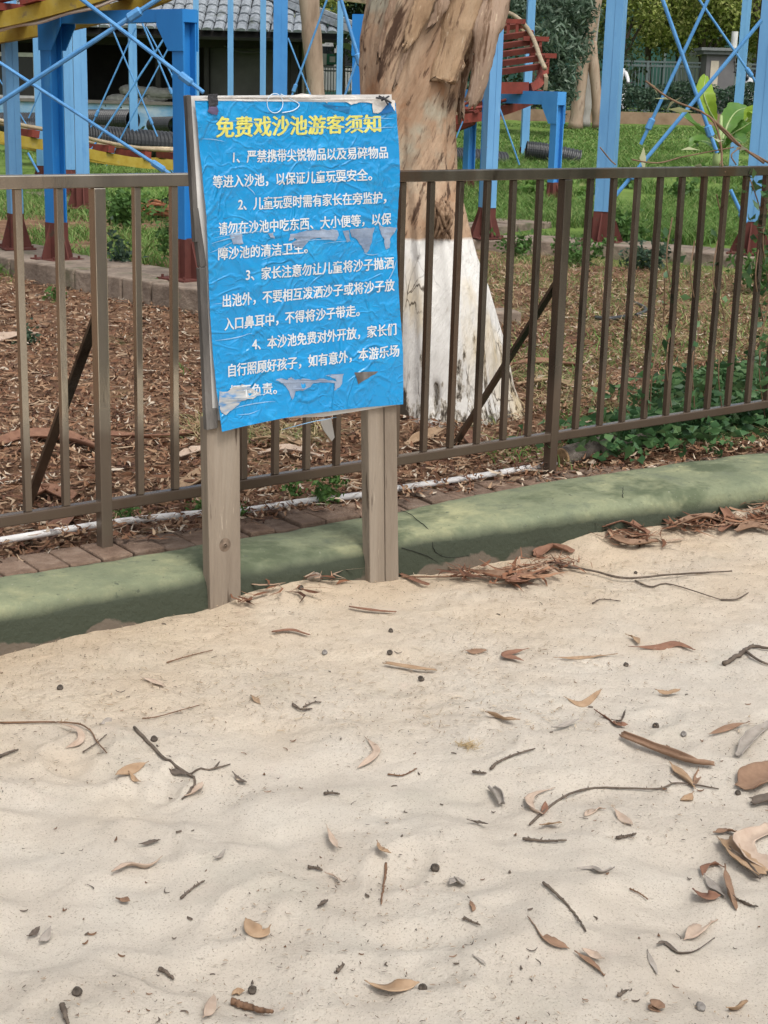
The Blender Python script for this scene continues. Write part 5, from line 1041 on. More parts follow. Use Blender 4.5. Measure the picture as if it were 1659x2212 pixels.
b = aty(688, 300, 27.0); b[2] = gz(b[0], 27.0) - .03
tree_thing('slender_tree', 'slender pale tree trunk standing in front of the tiled roof corner', b, [([b, p(683, 200, 27), p(678, 130, 27), p(672, 60, 27), p(668, 0, 27), p(664, -120, 27)], [.145, .135, .15, .155, .165, .15])], m_bark_p)
b = aty(655, 90, 35); b[2] = .8; tree_thing('slender_tree', 'thin leaning grey branch stem above the roof corner', b, [([b, p(650, 60, 35), p(640, 20, 35), p(632, -30, 35)], [.05, .05, .05, .05])], m_bark_g)
b = aty(1062, 262, 34); tree_thing('slender_tree', 'short pale slim trunk seen under the red spiral', b, [([b, p(1064, 235, 34), p(1066, 200, 34), p(1068, 100, 34)], [.09, .08, .07, .06])], m_bark_p)
# ------------------------------------------------------------------ low wall, hedge, far fence, pillar, hoarding
m_ret = mat('retaining_wall', [(.3, (.20, .13, .085)), (.7, (.32, .225, .155))], scale=3, detail=7, rough=.95, bump=.4)
x0, x1 = aty(960, 255, 39)[0], 16.0; zt_ = aty(1400, 243, 39)[2]
tag(MB().box(((x0 + x1) / 2, 39.15, zt_ / 2 + .2), (x1 - x0, .3, zt_ - .4 + .0)).build('retaining_wall', m_ret, loc=(8, 39, .8)), 'low brown retaining wall at the far edge of the lawn', 'wall', kind='thing')
hw = 16 - x0; r = np.random.default_rng(41); n = 16000; X = r.uniform(x0, 16, n); c = np.stack([X, 39.9 + r.uniform(-.55, .55, n), zt_ + .02 + r.uniform(0, 1, n) ** .7 * (.56 + .22 * fbm(X * .9, 0, 0, 3, 43))], 1); V, F = leafcards(c, np.full(n, .11), np.full(n, .06), 42)
tag(fastmesh('hedge', V, F, m_hedge), 'long dark clipped hedge on top of the low brown wall', 'hedge')
m_iron = flat('iron_green_grey', (.10, .13, .13), rough=.5)
YF = 42.5; ff = thing('iron_fence', (10, YF, 1.1), 'grey green iron picket fence behind the hedge', 'fence'); f0, f1 = aty(1325, 135, YF)[0], aty(1525, 135, YF)[0]
zt2 = aty(1430, 134, YF)[2]; zm2 = aty(1430, 143, YF)[2]
for z in (zt2, zm2, 1.2): MB().box(((f0 + f1) / 2, YF, z), (f1 - f0, .04, .045)).build('rail', m_iron, ff)
for k in range(int((f1 - f0) / .092)): MB().box((f0 + .05 + k * .092, YF + .002, (1.0 + zm2) / 2), (.022, .02, zm2 - 1.0 - .046)).build('picket', m_iron, ff)
for px in (1398, 1462): x = aty(px, 160, YF)[0]; MB().box((x, YF - .005, (zt2 + 1.0) / 2), (.07, .07, zt2 - 1.0)).build('post', m_iron, ff)
sc = MB()
for k in range(26):
    x = f0 + .1 + k * (f1 - f0 - .2) / 26; sc.tube([np.array([x + .05 * math.cos(t), YF, (zt2 + zm2) / 2 + .035 * math.sin(t)]) for t in np.linspace(0, 2 * PI, 9)], .008, 5)
sc.build('scrollwork', m_iron, ff)
ff2 = thing('iron_fence', (15, YF, 1.1), 'short length of iron fence right of the gate pillar', 'fence'); f0, f1 = aty(1578, 135, YF)[0], aty(1700, 135, YF)[0]
for z in (zt2, zm2, 1.2): MB().box(((f0 + f1) / 2, YF, z), (f1 - f0, .04, .045)).build('rail', m_iron, ff2)
for k in range(int((f1 - f0) / .092)): MB().box((f0 + .05 + k * .092, YF + .002, (1.0 + zm2) / 2), (.022, .02, zm2 - 1.0 - .046)).build('picket', m_iron, ff2)
gp = thing('gate_pillar', (*aty(1550, 200, 41.6)[:2], 1.0), 'grey square gate pillar with flat cap and cream stripe', 'pillar')
a, b2 = aty(1519, 150, 41.6), aty(1581, 150, 41.6); zc = aty(1550, 119, 41.6)[2]; xm = (a[0] + b2[0]) / 2; w_ = b2[0] - a[0]
m_pil = flat('pillar_grey', (.15, .145, .145), rough=.85, var=.15, scale=3)
MB().box((xm, 41.6, (zc + .8) / 2), (w_, w_, zc - .8)).build('shaft', m_pil, gp); MB().box((xm, 41.6, zc + .05), (w_ * 1.3, w_ * 1.3, .09)).build('cap', flat('cap_grey', (.17, .18, .18), rough=.8), gp); MB().box((xm, 41.6, zc + .13), (w_ * 1.5, w_ * 1.5, .07)).build('cap', flat('cap_grey', (.17, .18, .18), rough=.8), gp)
MB().box((aty(1537, 150, 41.6)[0], 41.6 - w_ / 2 - .01, (zc + .9) / 2 - .05), (.2, .02, zc - 1.1)).build('stripe', flat('stripe_cream', (.52, .46, .36), rough=.7), gp)
wp = thing('white_pole', (*aty(1581, 150, 44)[:2], 1.1), 'white pole standing behind the gate pillar', 'pole'); c = aty(1583, 100, 44); m_wp = flat('pole_white', (.62, .62, .62), rough=.5)
MB().tube([(c[0], 44, 1.0), (c[0] + .03, 44, aty(1583, 68, 44)[2])], .09, 12).build('shaft', m_wp, wp); MB().tube([(c[0], 44, .95), (c[0], 44, 1.2)], .14, 12).build('base', m_wp, wp)
m_hoard = flat('hoarding_green', (.022, .075, .06), rough=.85, var=.25, scale=1.5)
ho = thing('green_hoarding', (10, 58, 1.2), 'long dark green hoarding behind the street trees', 'hoarding')
MB().box((8, 58, 2.9), (66, .1, 4.4)).build('panel', m_hoard, ho)
for k in range(24): MB().box((-24 + k * 2.8, 57.9, 2.9), (.08, .08, 4.4)).build('post', m_iron, ho)
# sign board with white panels in the gap above the poster
sg = thing('green_sign', (*aty(712, 140, 47)[:2], 1.1), 'green sign panel with white patches in the gap right of the slender tree', 'sign'); a, b2 = aty(694, 118, 47), aty(738, 138, 47); m_sg = flat('sign_green', (.05, .22, .15), rough=.5)
MB().box(((a[0] + b2[0]) / 2, 47, (a[2] + b2[2]) / 2), (b2[0] - a[0], .06, a[2] - b2[2] + .05)).build('panel', m_sg, sg)
for px, w_, h_ in ((700, .14, .32), (718, .16, .16), (734, .1, .14)): c = aty(px, 128, 46.9); MB().box((c[0], 46.95, c[2]), (w_, .02, h_)).build('white_patch', m_frame, sg)
for px in (697, 735): c = aty(px, 160, 47); MB().tube([(c[0], 47.06, 1.0), (c[0], 47.06, a[2])], .03, 8).build('post', m_iron, sg)
fb = thing('barrier', (*aty(712, 160, 45)[:2], 1.1), 'grey handrail barrier below the green sign', 'barrier'); a, b2 = aty(688, 144, 45), aty(760, 146, 45)
for dz in (0, -.1): MB().tube([a + up3 * dz, b2 + up3 * dz], .02, 8).build('rail', m_iron, fb)
for t in np.linspace(0.03, .97, 12): q_ = a + (b2 - a) * t; MB().tube([(q_[0], q_[1] + .01, 1.0), (q_[0], q_[1] + .01, q_[2])], .012, 6).build('picket', m_iron, fb)
# vehicles glimpsed beyond: rounded scooters and a van
m_wv = flat('vehicle_white', (.66, .66, .67), rough=.3, spec=.5, var=.04); m_bk = flat('rubber_black', (.02, .02, .022), rough=.6); m_wg = flat('vehicle_glass', (.02, .025, .03), rough=.08, spec=.8)
def scooter(name, loc, yaw, label):
    o = thing(name, loc, label, 'scooter', 'scooters parked beyond the lawn'); c, s = math.cos(yaw), math.sin(yaw); T = lambda x, y, z: np.array(loc) + np.array([c * x - s * y, s * x + c * y, z])
    for x in (-.55, .55):
        w_ = MB(); w_.tube([T(x + .2 * math.cos(t), 0, .22 + .2 * math.sin(t)) for t in np.linspace(0, 2 * PI, 21)], .05, 8); t_ = w_.build('wheel', m_bk, o, smooth=True); MB().tube([T(x, -.03, .22), T(x, .03, .22)], .12, 12).build('rim', m_iron, t_)
    b = MB(); b.sweep(lerp_path([T(.5, 0, .3), T(.42, 0, .6), T(.36, 0, .95)], 8), [(-.17, -.03), (.17, -.03), (.13, .05), (-.13, .05)], up=(c, s, 0)); b.sweep(lerp_path([T(.4, 0, .28), T(.1, 0, .24), T(-.15, 0, .3)], 8), [(-.13, -.04), (.13, -.04), (.13, .04), (-.13, .04)]); b.sweep(lerp_path([T(-.1, 0, .4), T(-.4, 0, .55), T(-.72, 0, .62)], 8), [(-.15, -.16), (.15, -.16), (.12, .12), (-.12, .12)]); b.build('body', m_wv, o, smooth=True, bevel=.02)
    b = MB(); b.sweep(lerp_path([T(-.05, 0, .72), T(-.4, 0, .75), T(-.75, 0, .8)], 8), [(-.13, -.04), (.13, -.04), (.11, .05), (-.11, .05)]); b.build('seat', m_bk, o, smooth=True)
    b = MB(); b.tube([T(.36, -.33, 1.0), T(.4, -.1, .97), T(.4, .1, .97), T(.36, .33, 1.0)], .02, 8); b.build('handlebar', m_bk, o)
    MB().sphere(T(.43, 0, .88), .09, 12, 8, (.7, 1, 1)).build('headlight', m_wg, o, smooth=True)
    for y in (-.3, .3): b = MB(); b.tube([T(.38, y, 1.0), T(.42, y * 1.1, 1.2)], .008, 6); b.sphere(T(.42, y * 1.1, 1.24), .06, 10, 6, (.3, 1, .7)); b.build('mirror', m_bk, o)
    return o
c = aty(1616, 215, 40.6); scooter('motor_scooter', (c[0], 40.8, zt_ + .02), 4.4, 'white motor scooter parked right of the gate pillar')
def rider(px, y, zg, label):
    """a person seated on a scooter, facing the camera"""
    c = aty(px, 150, y); o = thing('person', (c[0], y, zg), label, 'person')
    T = lambda x, yy, z: (x, yy, z)
    bm_v = [((0, 0, .80), .15), ((0, -.02, 1.0), .15), ((0, -.02, 1.2), .17), ((0, 0, 1.34), .09), ((0, 0, 1.42), .065), ((0, -.01, 1.52), .10), ((.19, -.02, 1.28), .075), ((.26, -.16, 1.08), .05), ((.24, -.38, 1.0), .04), ((-.19, -.02, 1.28), .075), ((-.26, -.16, 1.08), .05), ((-.24, -.38, 1.0), .04), ((.11, -.04, .78), .11), ((.15, -.40, .74), .085), ((.13, -.42, .36), .055), ((.13, -.5, .30), .045), ((-.11, -.04, .78), .11), ((-.15, -.40, .74), .085), ((-.13, -.42, .36), .055), ((-.13, -.5, .30), .045)]
    ed = [(0, 1), (1, 2), (2, 3), (3, 4), (4, 5), (2, 6), (6, 7), (7, 8), (2, 9), (9, 10), (10, 11), (0, 12), (12, 13), (13, 14), (14, 15), (0, 16), (16, 17), (17, 18), (18, 19)]
    me = bpy.data.meshes.new('body'); me.from_pydata([p for p, _ in bm_v], ed, []); b = bpy.data.objects.new('body', me); COL.objects.link(b); b.parent = o
    sk = b.modifiers.new('skin', 'SKIN')
    for v, (_, r_) in zip(me.skin_vertices[0].data, bm_v): v.radius = (r_, r_ * .85)
    me.skin_vertices[0].data[0].use_root = True; b.modifiers.new('sub', 'SUBSURF').levels = 2; b.modifiers['sub'].render_levels = 2
    mm_ = bpy.data.materials.new('rider_clothes'); mm_.use_nodes = True; N, L, B = nodes(mm_); tcn = N.new('ShaderNodeTexCoord'); sx = N.new('ShaderNodeSeparateXYZ'); L.new(tcn.outputs['Object'], sx.inputs[0]); rp = N.new('ShaderNodeValToRGB'); L.new(sx.outputs[2], rp.inputs[0]); rp.color_ramp.interpolation = 'CONSTANT'
    e = rp.color_ramp.elements; e[0].color = (.03, .03, .04, 1); e[1].position = .86; e[1].color = (.62, .62, .63, 1); rp.color_ramp.elements.new(.1).color = (.03, .03, .04, 1)
    B.inputs['Roughness'].default_value = .85; L.new(rp.outputs[0], B.inputs['Base Color']); me.materials.append(mm_); WLOC[b.name] = np.array([c[0], y, zg])
    hm = MB(); hm.sphere((c[0], y, zg + 1.56), .135, 16, 10, (1, 1.1, .95)); h = hm.build('helmet', m_wv, o, smooth=True); hm = MB(); hm.sphere((c[0], y - .055, zg + 1.53), .105, 14, 8, (1, 1, .55)); hm.build('visor', m_wg, h, smooth=True); return o
c = aty(1334, 190, 41.3); zg = aty(1334, 117, 41.3)[2] - 1.69
scooter('motor_scooter', (c[0], 41.2, zg), 4.71, 'white motor scooter under a rider beside the sturdy column'); rider(1334, 41.2, zg, 'person in white top and white helmet riding a scooter beside the sturdy column')
def van(px, y, yaw, label):
    c = aty(px, 150, y); o = thing('delivery_van', (c[0], y, 1.1), label, 'van', 'white vans beyond the far fence'); cs, sn = math.cos(yaw), math.sin(yaw); R = np.array([(cs, -sn, 0), (sn, cs, 0), (0, 0, 1)]); T = lambda x, yy, z: np.array([c[0], y, 1.1]) + R @ np.array([x, yy, z])
    b = MB(); pr = [(-2.3, .35), (2.3, .35), (2.35, .9), (2.1, 1.05), (1.6, 1.75), (1.3, 1.9), (-2.2, 1.9), (-2.35, 1.7)]; b.prism([T(x, -.85, z) for x, z in pr], R @ np.array([0, 1.7, 0])); b.build('body', m_wv, o, bevel=.05)
    for x0, x1 in ((-2.0, -.9), (-.75, .35), (.5, 1.45)): b = MB(); b.prism([T(x0, -.86, 1.1), T(x1, -.86, 1.1), T(x1 - (.3 if x1 > 1 else 0), -.86, 1.65), T(x0, -.86, 1.65)], R @ np.array([0, .012, 0])); b.build('window', m_wg, o)
    for x in (-1.5, 1.5):
        for yy in (-.8, .8): b = MB(); b.tube([T(x, yy - .09, .32), T(x, yy + .09, .32)], .32, 20); w_ = b.build('wheel', m_bk, o); b = MB(); b.tube([T(x, yy - .1, .32), T(x, yy + .1, .32)], .18, 16); b.build('rim', m_iron, w_)
    for yy in (-.6, .6): b = MB(); b.box(T(2.36, yy, .78), (.03, .3, .16), R); b.build('headlight', m_wg, o)
van(1640, 49.5, .3, 'white van glimpsed at the right edge between the columns'); van(693, 49, 0.1, 'white van glimpsed in the gap beside the slender tree')
# bundle of rusty rods
rb = thing('rod_bundle', atz(345, 470, .2), 'bundle of bent rusty rods lying in weeds left of the deep blue frame', 'rod bundle'); m_rust = mat('rust', [(.3, (.10, .05, .03)), (.55, (.26, .10, .045)), (.8, (.22, .17, .14))], scale=12, rough=.9)
d0 = atz(345, 470, .2)[1]
for k in range(16):
    y = d0 + rnd.uniform(-.1, .3); h = rnd.uniform(0, 34); P = lerp_path([aty(302 + rnd.uniform(-6, 6), 440 + h, y), aty(335, 432 + h + rnd.uniform(-4, 4), y), aty(365, 440 + h + rnd.uniform(-6, 8), y), aty(392 + rnd.uniform(-4, 10), 452 + h * .7 + rnd.uniform(-10, 8), y)], 12); MB().tube(P, .012, 6).build('rod', m_rust, rb)
# log by the railing post
m_log = mat('log_bark', [(.3, (.075, .06, .05)), (.55, (.17, .145, .12)), (.8, (.27, .24, .20))], scale=18, detail=8, rough=.95, bump=.8)
l0, l1 = atz(1215, 988, .13), atz(1450, 935, .15); lg = thing('fallen_log', (l0 + l1) / 2, 'short grey log lying in the ground cover beside the railing post', 'log')
P = lerp_path([l0, (l0 * 2 + l1) / 3 + up3 * .012, (l0 + 2 * l1) / 3, l1], 24); MB().tube(P, [.042 * (1 + .12 * float(vnoise(i * .6, 3, 0, 3))) * (1 - .25 * i / 24) for i in range(24)], 14).build('trunk', m_log, lg, smooth=True)
d = (P[0] - P[1]); d /= np.linalg.norm(d); MB().tube([P[0], P[0] + d * .006], [.04, .036], 14).build('cut_end', flat('cut_wood', (.30, .19, .10), rough=.9, var=.4, scale=60), lg)
# bits of hose in the straw
for pts, lab in (([(1318, 645), (1350, 650), (1385, 660), (1395, 672), (1375, 680)], 'black length of hose lying in the straw beyond the railing'), ([(1285, 686), (1320, 688), (1350, 684)], 'second short black hose just below the longer one')):
    P = lerp_path([atz(a, b, .14) for a, b in pts], 16); tag(MB().tube(P, .014, 8).build('hose', m_pipe, smooth=True, loc=P[8]), lab, 'hose')
# ================================================================== THINGS LYING ON THE SAND
def onsand(px, py, up_=0.0):
    z = 0.0
    for _ in range(5): p = atz(px, py, z); z = float(sandz(p[0], p[1]))
    return atz(px, py, z) + up3 * up_
def lm_(name, a, b): return mat(name, [(.3, a), (.7, b)], scale=30, detail=6, rough=.7, coord='obj', stretch=(1, 1, 1), spec=.3, bump=.15, bscale=90)
LM = dict(tan=lm_('gum_leaf_tan', (.26, .165, .095), (.38, .265, .17)), brown=lm_('gum_leaf_brown', (.18, .105, .065), (.27, .17, .11)), pink=lm_('gum_leaf_pinkish', (.36, .265, .20), (.47, .37, .29)),
          dark=lm_('gum_leaf_dark', (.075, .058, .047), (.15, .12, .095)), red=lm_('gum_leaf_red', (.165, .078, .05), (.25, .135, .085)), grey=lm_('gum_leaf_grey', (.24, .21, .18), (.36, .32, .28)))
m_twig = mat('twig_grey', [(.3, (.07, .053, .042)), (.7, (.17, .135, .105))], scale=40, rough=.95, bump=.4, coord='obj')
m_twigr = mat('twig_brown', [(.3, (.11, .06, .035)), (.7, (.22, .13, .08))], scale=40, rough=.95, bump=.4, coord='obj')
m_nut = mat('gumnut', [(.3, (.045, .037, .03)), (.7, (.11, .09, .072))], scale=40, rough=.85, bump=.5, coord='obj')
m_nutg = mat('gumnut_grey', [(.3, (.16, .145, .13)), (.7, (.28, .26, .24))], scale=40, rough=.9, bump=.5, coord='obj')
LG = 'fallen gum leaves on the sand'
def gleaf(pts, w, key, label, lift=.012, cup=.35, roll=0.0, stem=0.25, n=20, h=None):
    """a curved, cupped gum leaf with a stalk; pts are pixels on the sand, h optional heights per point"""
    w *= .95; k = len(pts); H = h or [lift * (1.2 if i in (0, k - 1) else .4) for i in range(k)]
    P = [onsand(a, b, z_ + .004) for (a, b), z_ in zip(pts, H)]
    P = lerp_path(P, n); V = []; sd_ = rnd.random() * 50; rl = roll
    for i, p in enumerate(P):
        t = i / (n - 1); d = P[min(i + 1, n - 1)] - P[max(i - 1, 0)]; d /= np.linalg.norm(d); s = np.cross(d, (0, 0, 1.0)); s /= np.linalg.norm(s); u = np.cross(s, d)
        a = rl + .5 * math.sin(t * 4 + sd_); s2 = s * math.cos(a) + u * math.sin(a); u2 = np.cross(s2, d)
        tt = max(0.0, (t - stem * .6) / (1 - stem * .6)); ww = w * (math.sin(PI * min(.98, .06 + tt * .93)) ** .8) if t > stem * .6 else w * .07
        if t > .9: ww *= (1 - t) / .1 * .85 + .12
        for j in range(5):
            q = j / 4 * 2 - 1; V.append(p + s2 * ww * .5 * q * math.cos(cup * abs(q)) + u2 * (ww * .5 * abs(q) * math.sin(cup) + .0012 * float(vnoise(i * .8, q * 2, sd_, 3))))
    F = [(i * 5 + j, i * 5 + j + 1, (i + 1) * 5 + j + 1, (i + 1) * 5 + j) for i in range(n - 1) for j in range(4)]
    V = np.array(V); zz = sandz(V[:, 0], V[:, 1]); V[:, 2] = np.maximum(V[:, 2], zz + .001); V[:, 2] -= rnd.choice((0, 0, .003, .005))
    o = MB().add(V, F).build('gum_leaf', LM[key], smooth=True, loc=P[n // 2]); md = o.modifiers.new('thick', 'SOLIDIFY'); md.thickness = .0012
    return tag(o, label, 'leaf', LG)
def twig(pts, r, label, m=None, forks=(), h=None, name='twig', lift=.004):
    r *= .92; H = h or [lift] * len(pts); P = lerp_path([onsand(a, b, r * .6 + z_) for (a, b), z_ in zip(pts, H)], 26); P = [p + np.array([rnd.uniform(-1, 1), rnd.uniform(-1, 1), 0]) * r * .35 for p in P]
    P = [np.array([q[0], q[1], max(q[2], float(sandz(q[0], q[1])) + r * .45)]) for q in P]
    mb = MB(); mb.tube(P, np.linspace(r, r * .55, 26) * (1 + .2 * np.array([float(vnoise(i * .9, r * 999, 0, 2)) for i in range(26)])), 7)
    for f in forks: mb.tube([np.array([q[0], q[1], max(q[2], float(sandz(q[0], q[1])) + r * .4)]) for q in lerp_path([onsand(a, b, r * .5 + .003) for a, b in f], 14)], np.linspace(r * .7, r * .35, 14), 6)
    for i in ((5, 9, 14, 19) if r < .0042 else (6, 17)): d = np.array([rnd.uniform(-1, 1), rnd.uniform(-1, 1), .6]); mb.tube([P[i], P[i] + d * r * (2.2 if r < .0042 else 1.2)], [r * .6, r * .25], 5)
    o = mb.build(name, m or m_twig, smooth=True, loc=P[13]); return tag(o, label, 'twig', 'twigs on the sand')
def nut(px, py, r, label, m=None, half=False):
    r *= .76; c = onsand(px, py, r * .55); mb = MB(); V = []; prof_ = [(0, -1), (.5, -.92), (.86, -.5), (1, 0), (.92, .45), (.72, .75), (.6, .8), (.45, .62), (0, .5)]
    ax = np.array([rnd.uniform(-.5, .5), -.75, .55]); ax /= np.linalg.norm(ax); s = np.cross(ax, (1, 0, .2)); s /= np.linalg.norm(s); u = np.cross(s, ax)
    for a, b in prof_:
        for j in range(12): t = 2 * PI * j / 12; V.append(c + r * (ax * b + (s * math.cos(t) + u * math.sin(t)) * a) * (1 + .16 * float(vnoise(t * 1.1, b * 2, px, 3))))
    mb.add(V, [(i * 12 + j, i * 12 + (j + 1) % 12, (i + 1) * 12 + (j + 1) % 12, (i + 1) * 12 + j) for i in range(len(prof_) - 1) for j in range(12)])
    return tag(mb.build('gumnut', m or m_nut, smooth=True, loc=c), label, 'gumnut', 'gumnuts on the sand')
def bark(pts, w, label, key=None, curl=1.4, m=None, lift=.01, n=22, name='bark_strip'):
    """a rolled strip of shed bark"""
    P = lerp_path([onsand(a, b, lift) for a, b in pts], n); V = []; sd_ = rnd.random() * 60; k = 9
    for i, p in enumerate(P):
        t = i / (n - 1); d = P[min(i + 1, n - 1)] - P[max(i - 1, 0)]; d /= np.linalg.norm(d); s = np.cross(d, (0, 0, 1.0)); s /= np.linalg.norm(s); u = np.cross(s, d)
        ww = w * (.55 + .45 * math.sin(PI * (.12 + .8 * t))) * (1 + .18 * float(vnoise(i * .5, sd_, 0, 7))); tw = .6 * float(vnoise(t * 2.2, sd_, 3, 9))
        for j in range(k):
            a = (j / (k - 1) * 2 - 1) * curl + tw; R_ = ww / (2 * curl); V.append(p + s * R_ * math.sin(a) + u * (R_ * (1 - math.cos(a)) * .9) + d * (rnd.uniform(-.006, .006) if i in (0, n - 1) else 0))
    F = [(i * k + j, i * k + j + 1, (i + 1) * k + j + 1, (i + 1) * k + j) for i in range(n - 1) for j in range(k - 1)]
    V = np.array(V); V[:, 2] = np.maximum(V[:, 2], sandz(V[:, 0], V[:, 1]) + .001)
    o = MB().add(V, F).build(name, m or LM[key or 'brown'], smooth=True, loc=P[n // 2]); md = o.modifiers.new('thick', 'SOLIDIFY'); md.thickness = .002
    return tag(o, label, 'bark strip', 'shed bark on the sand')
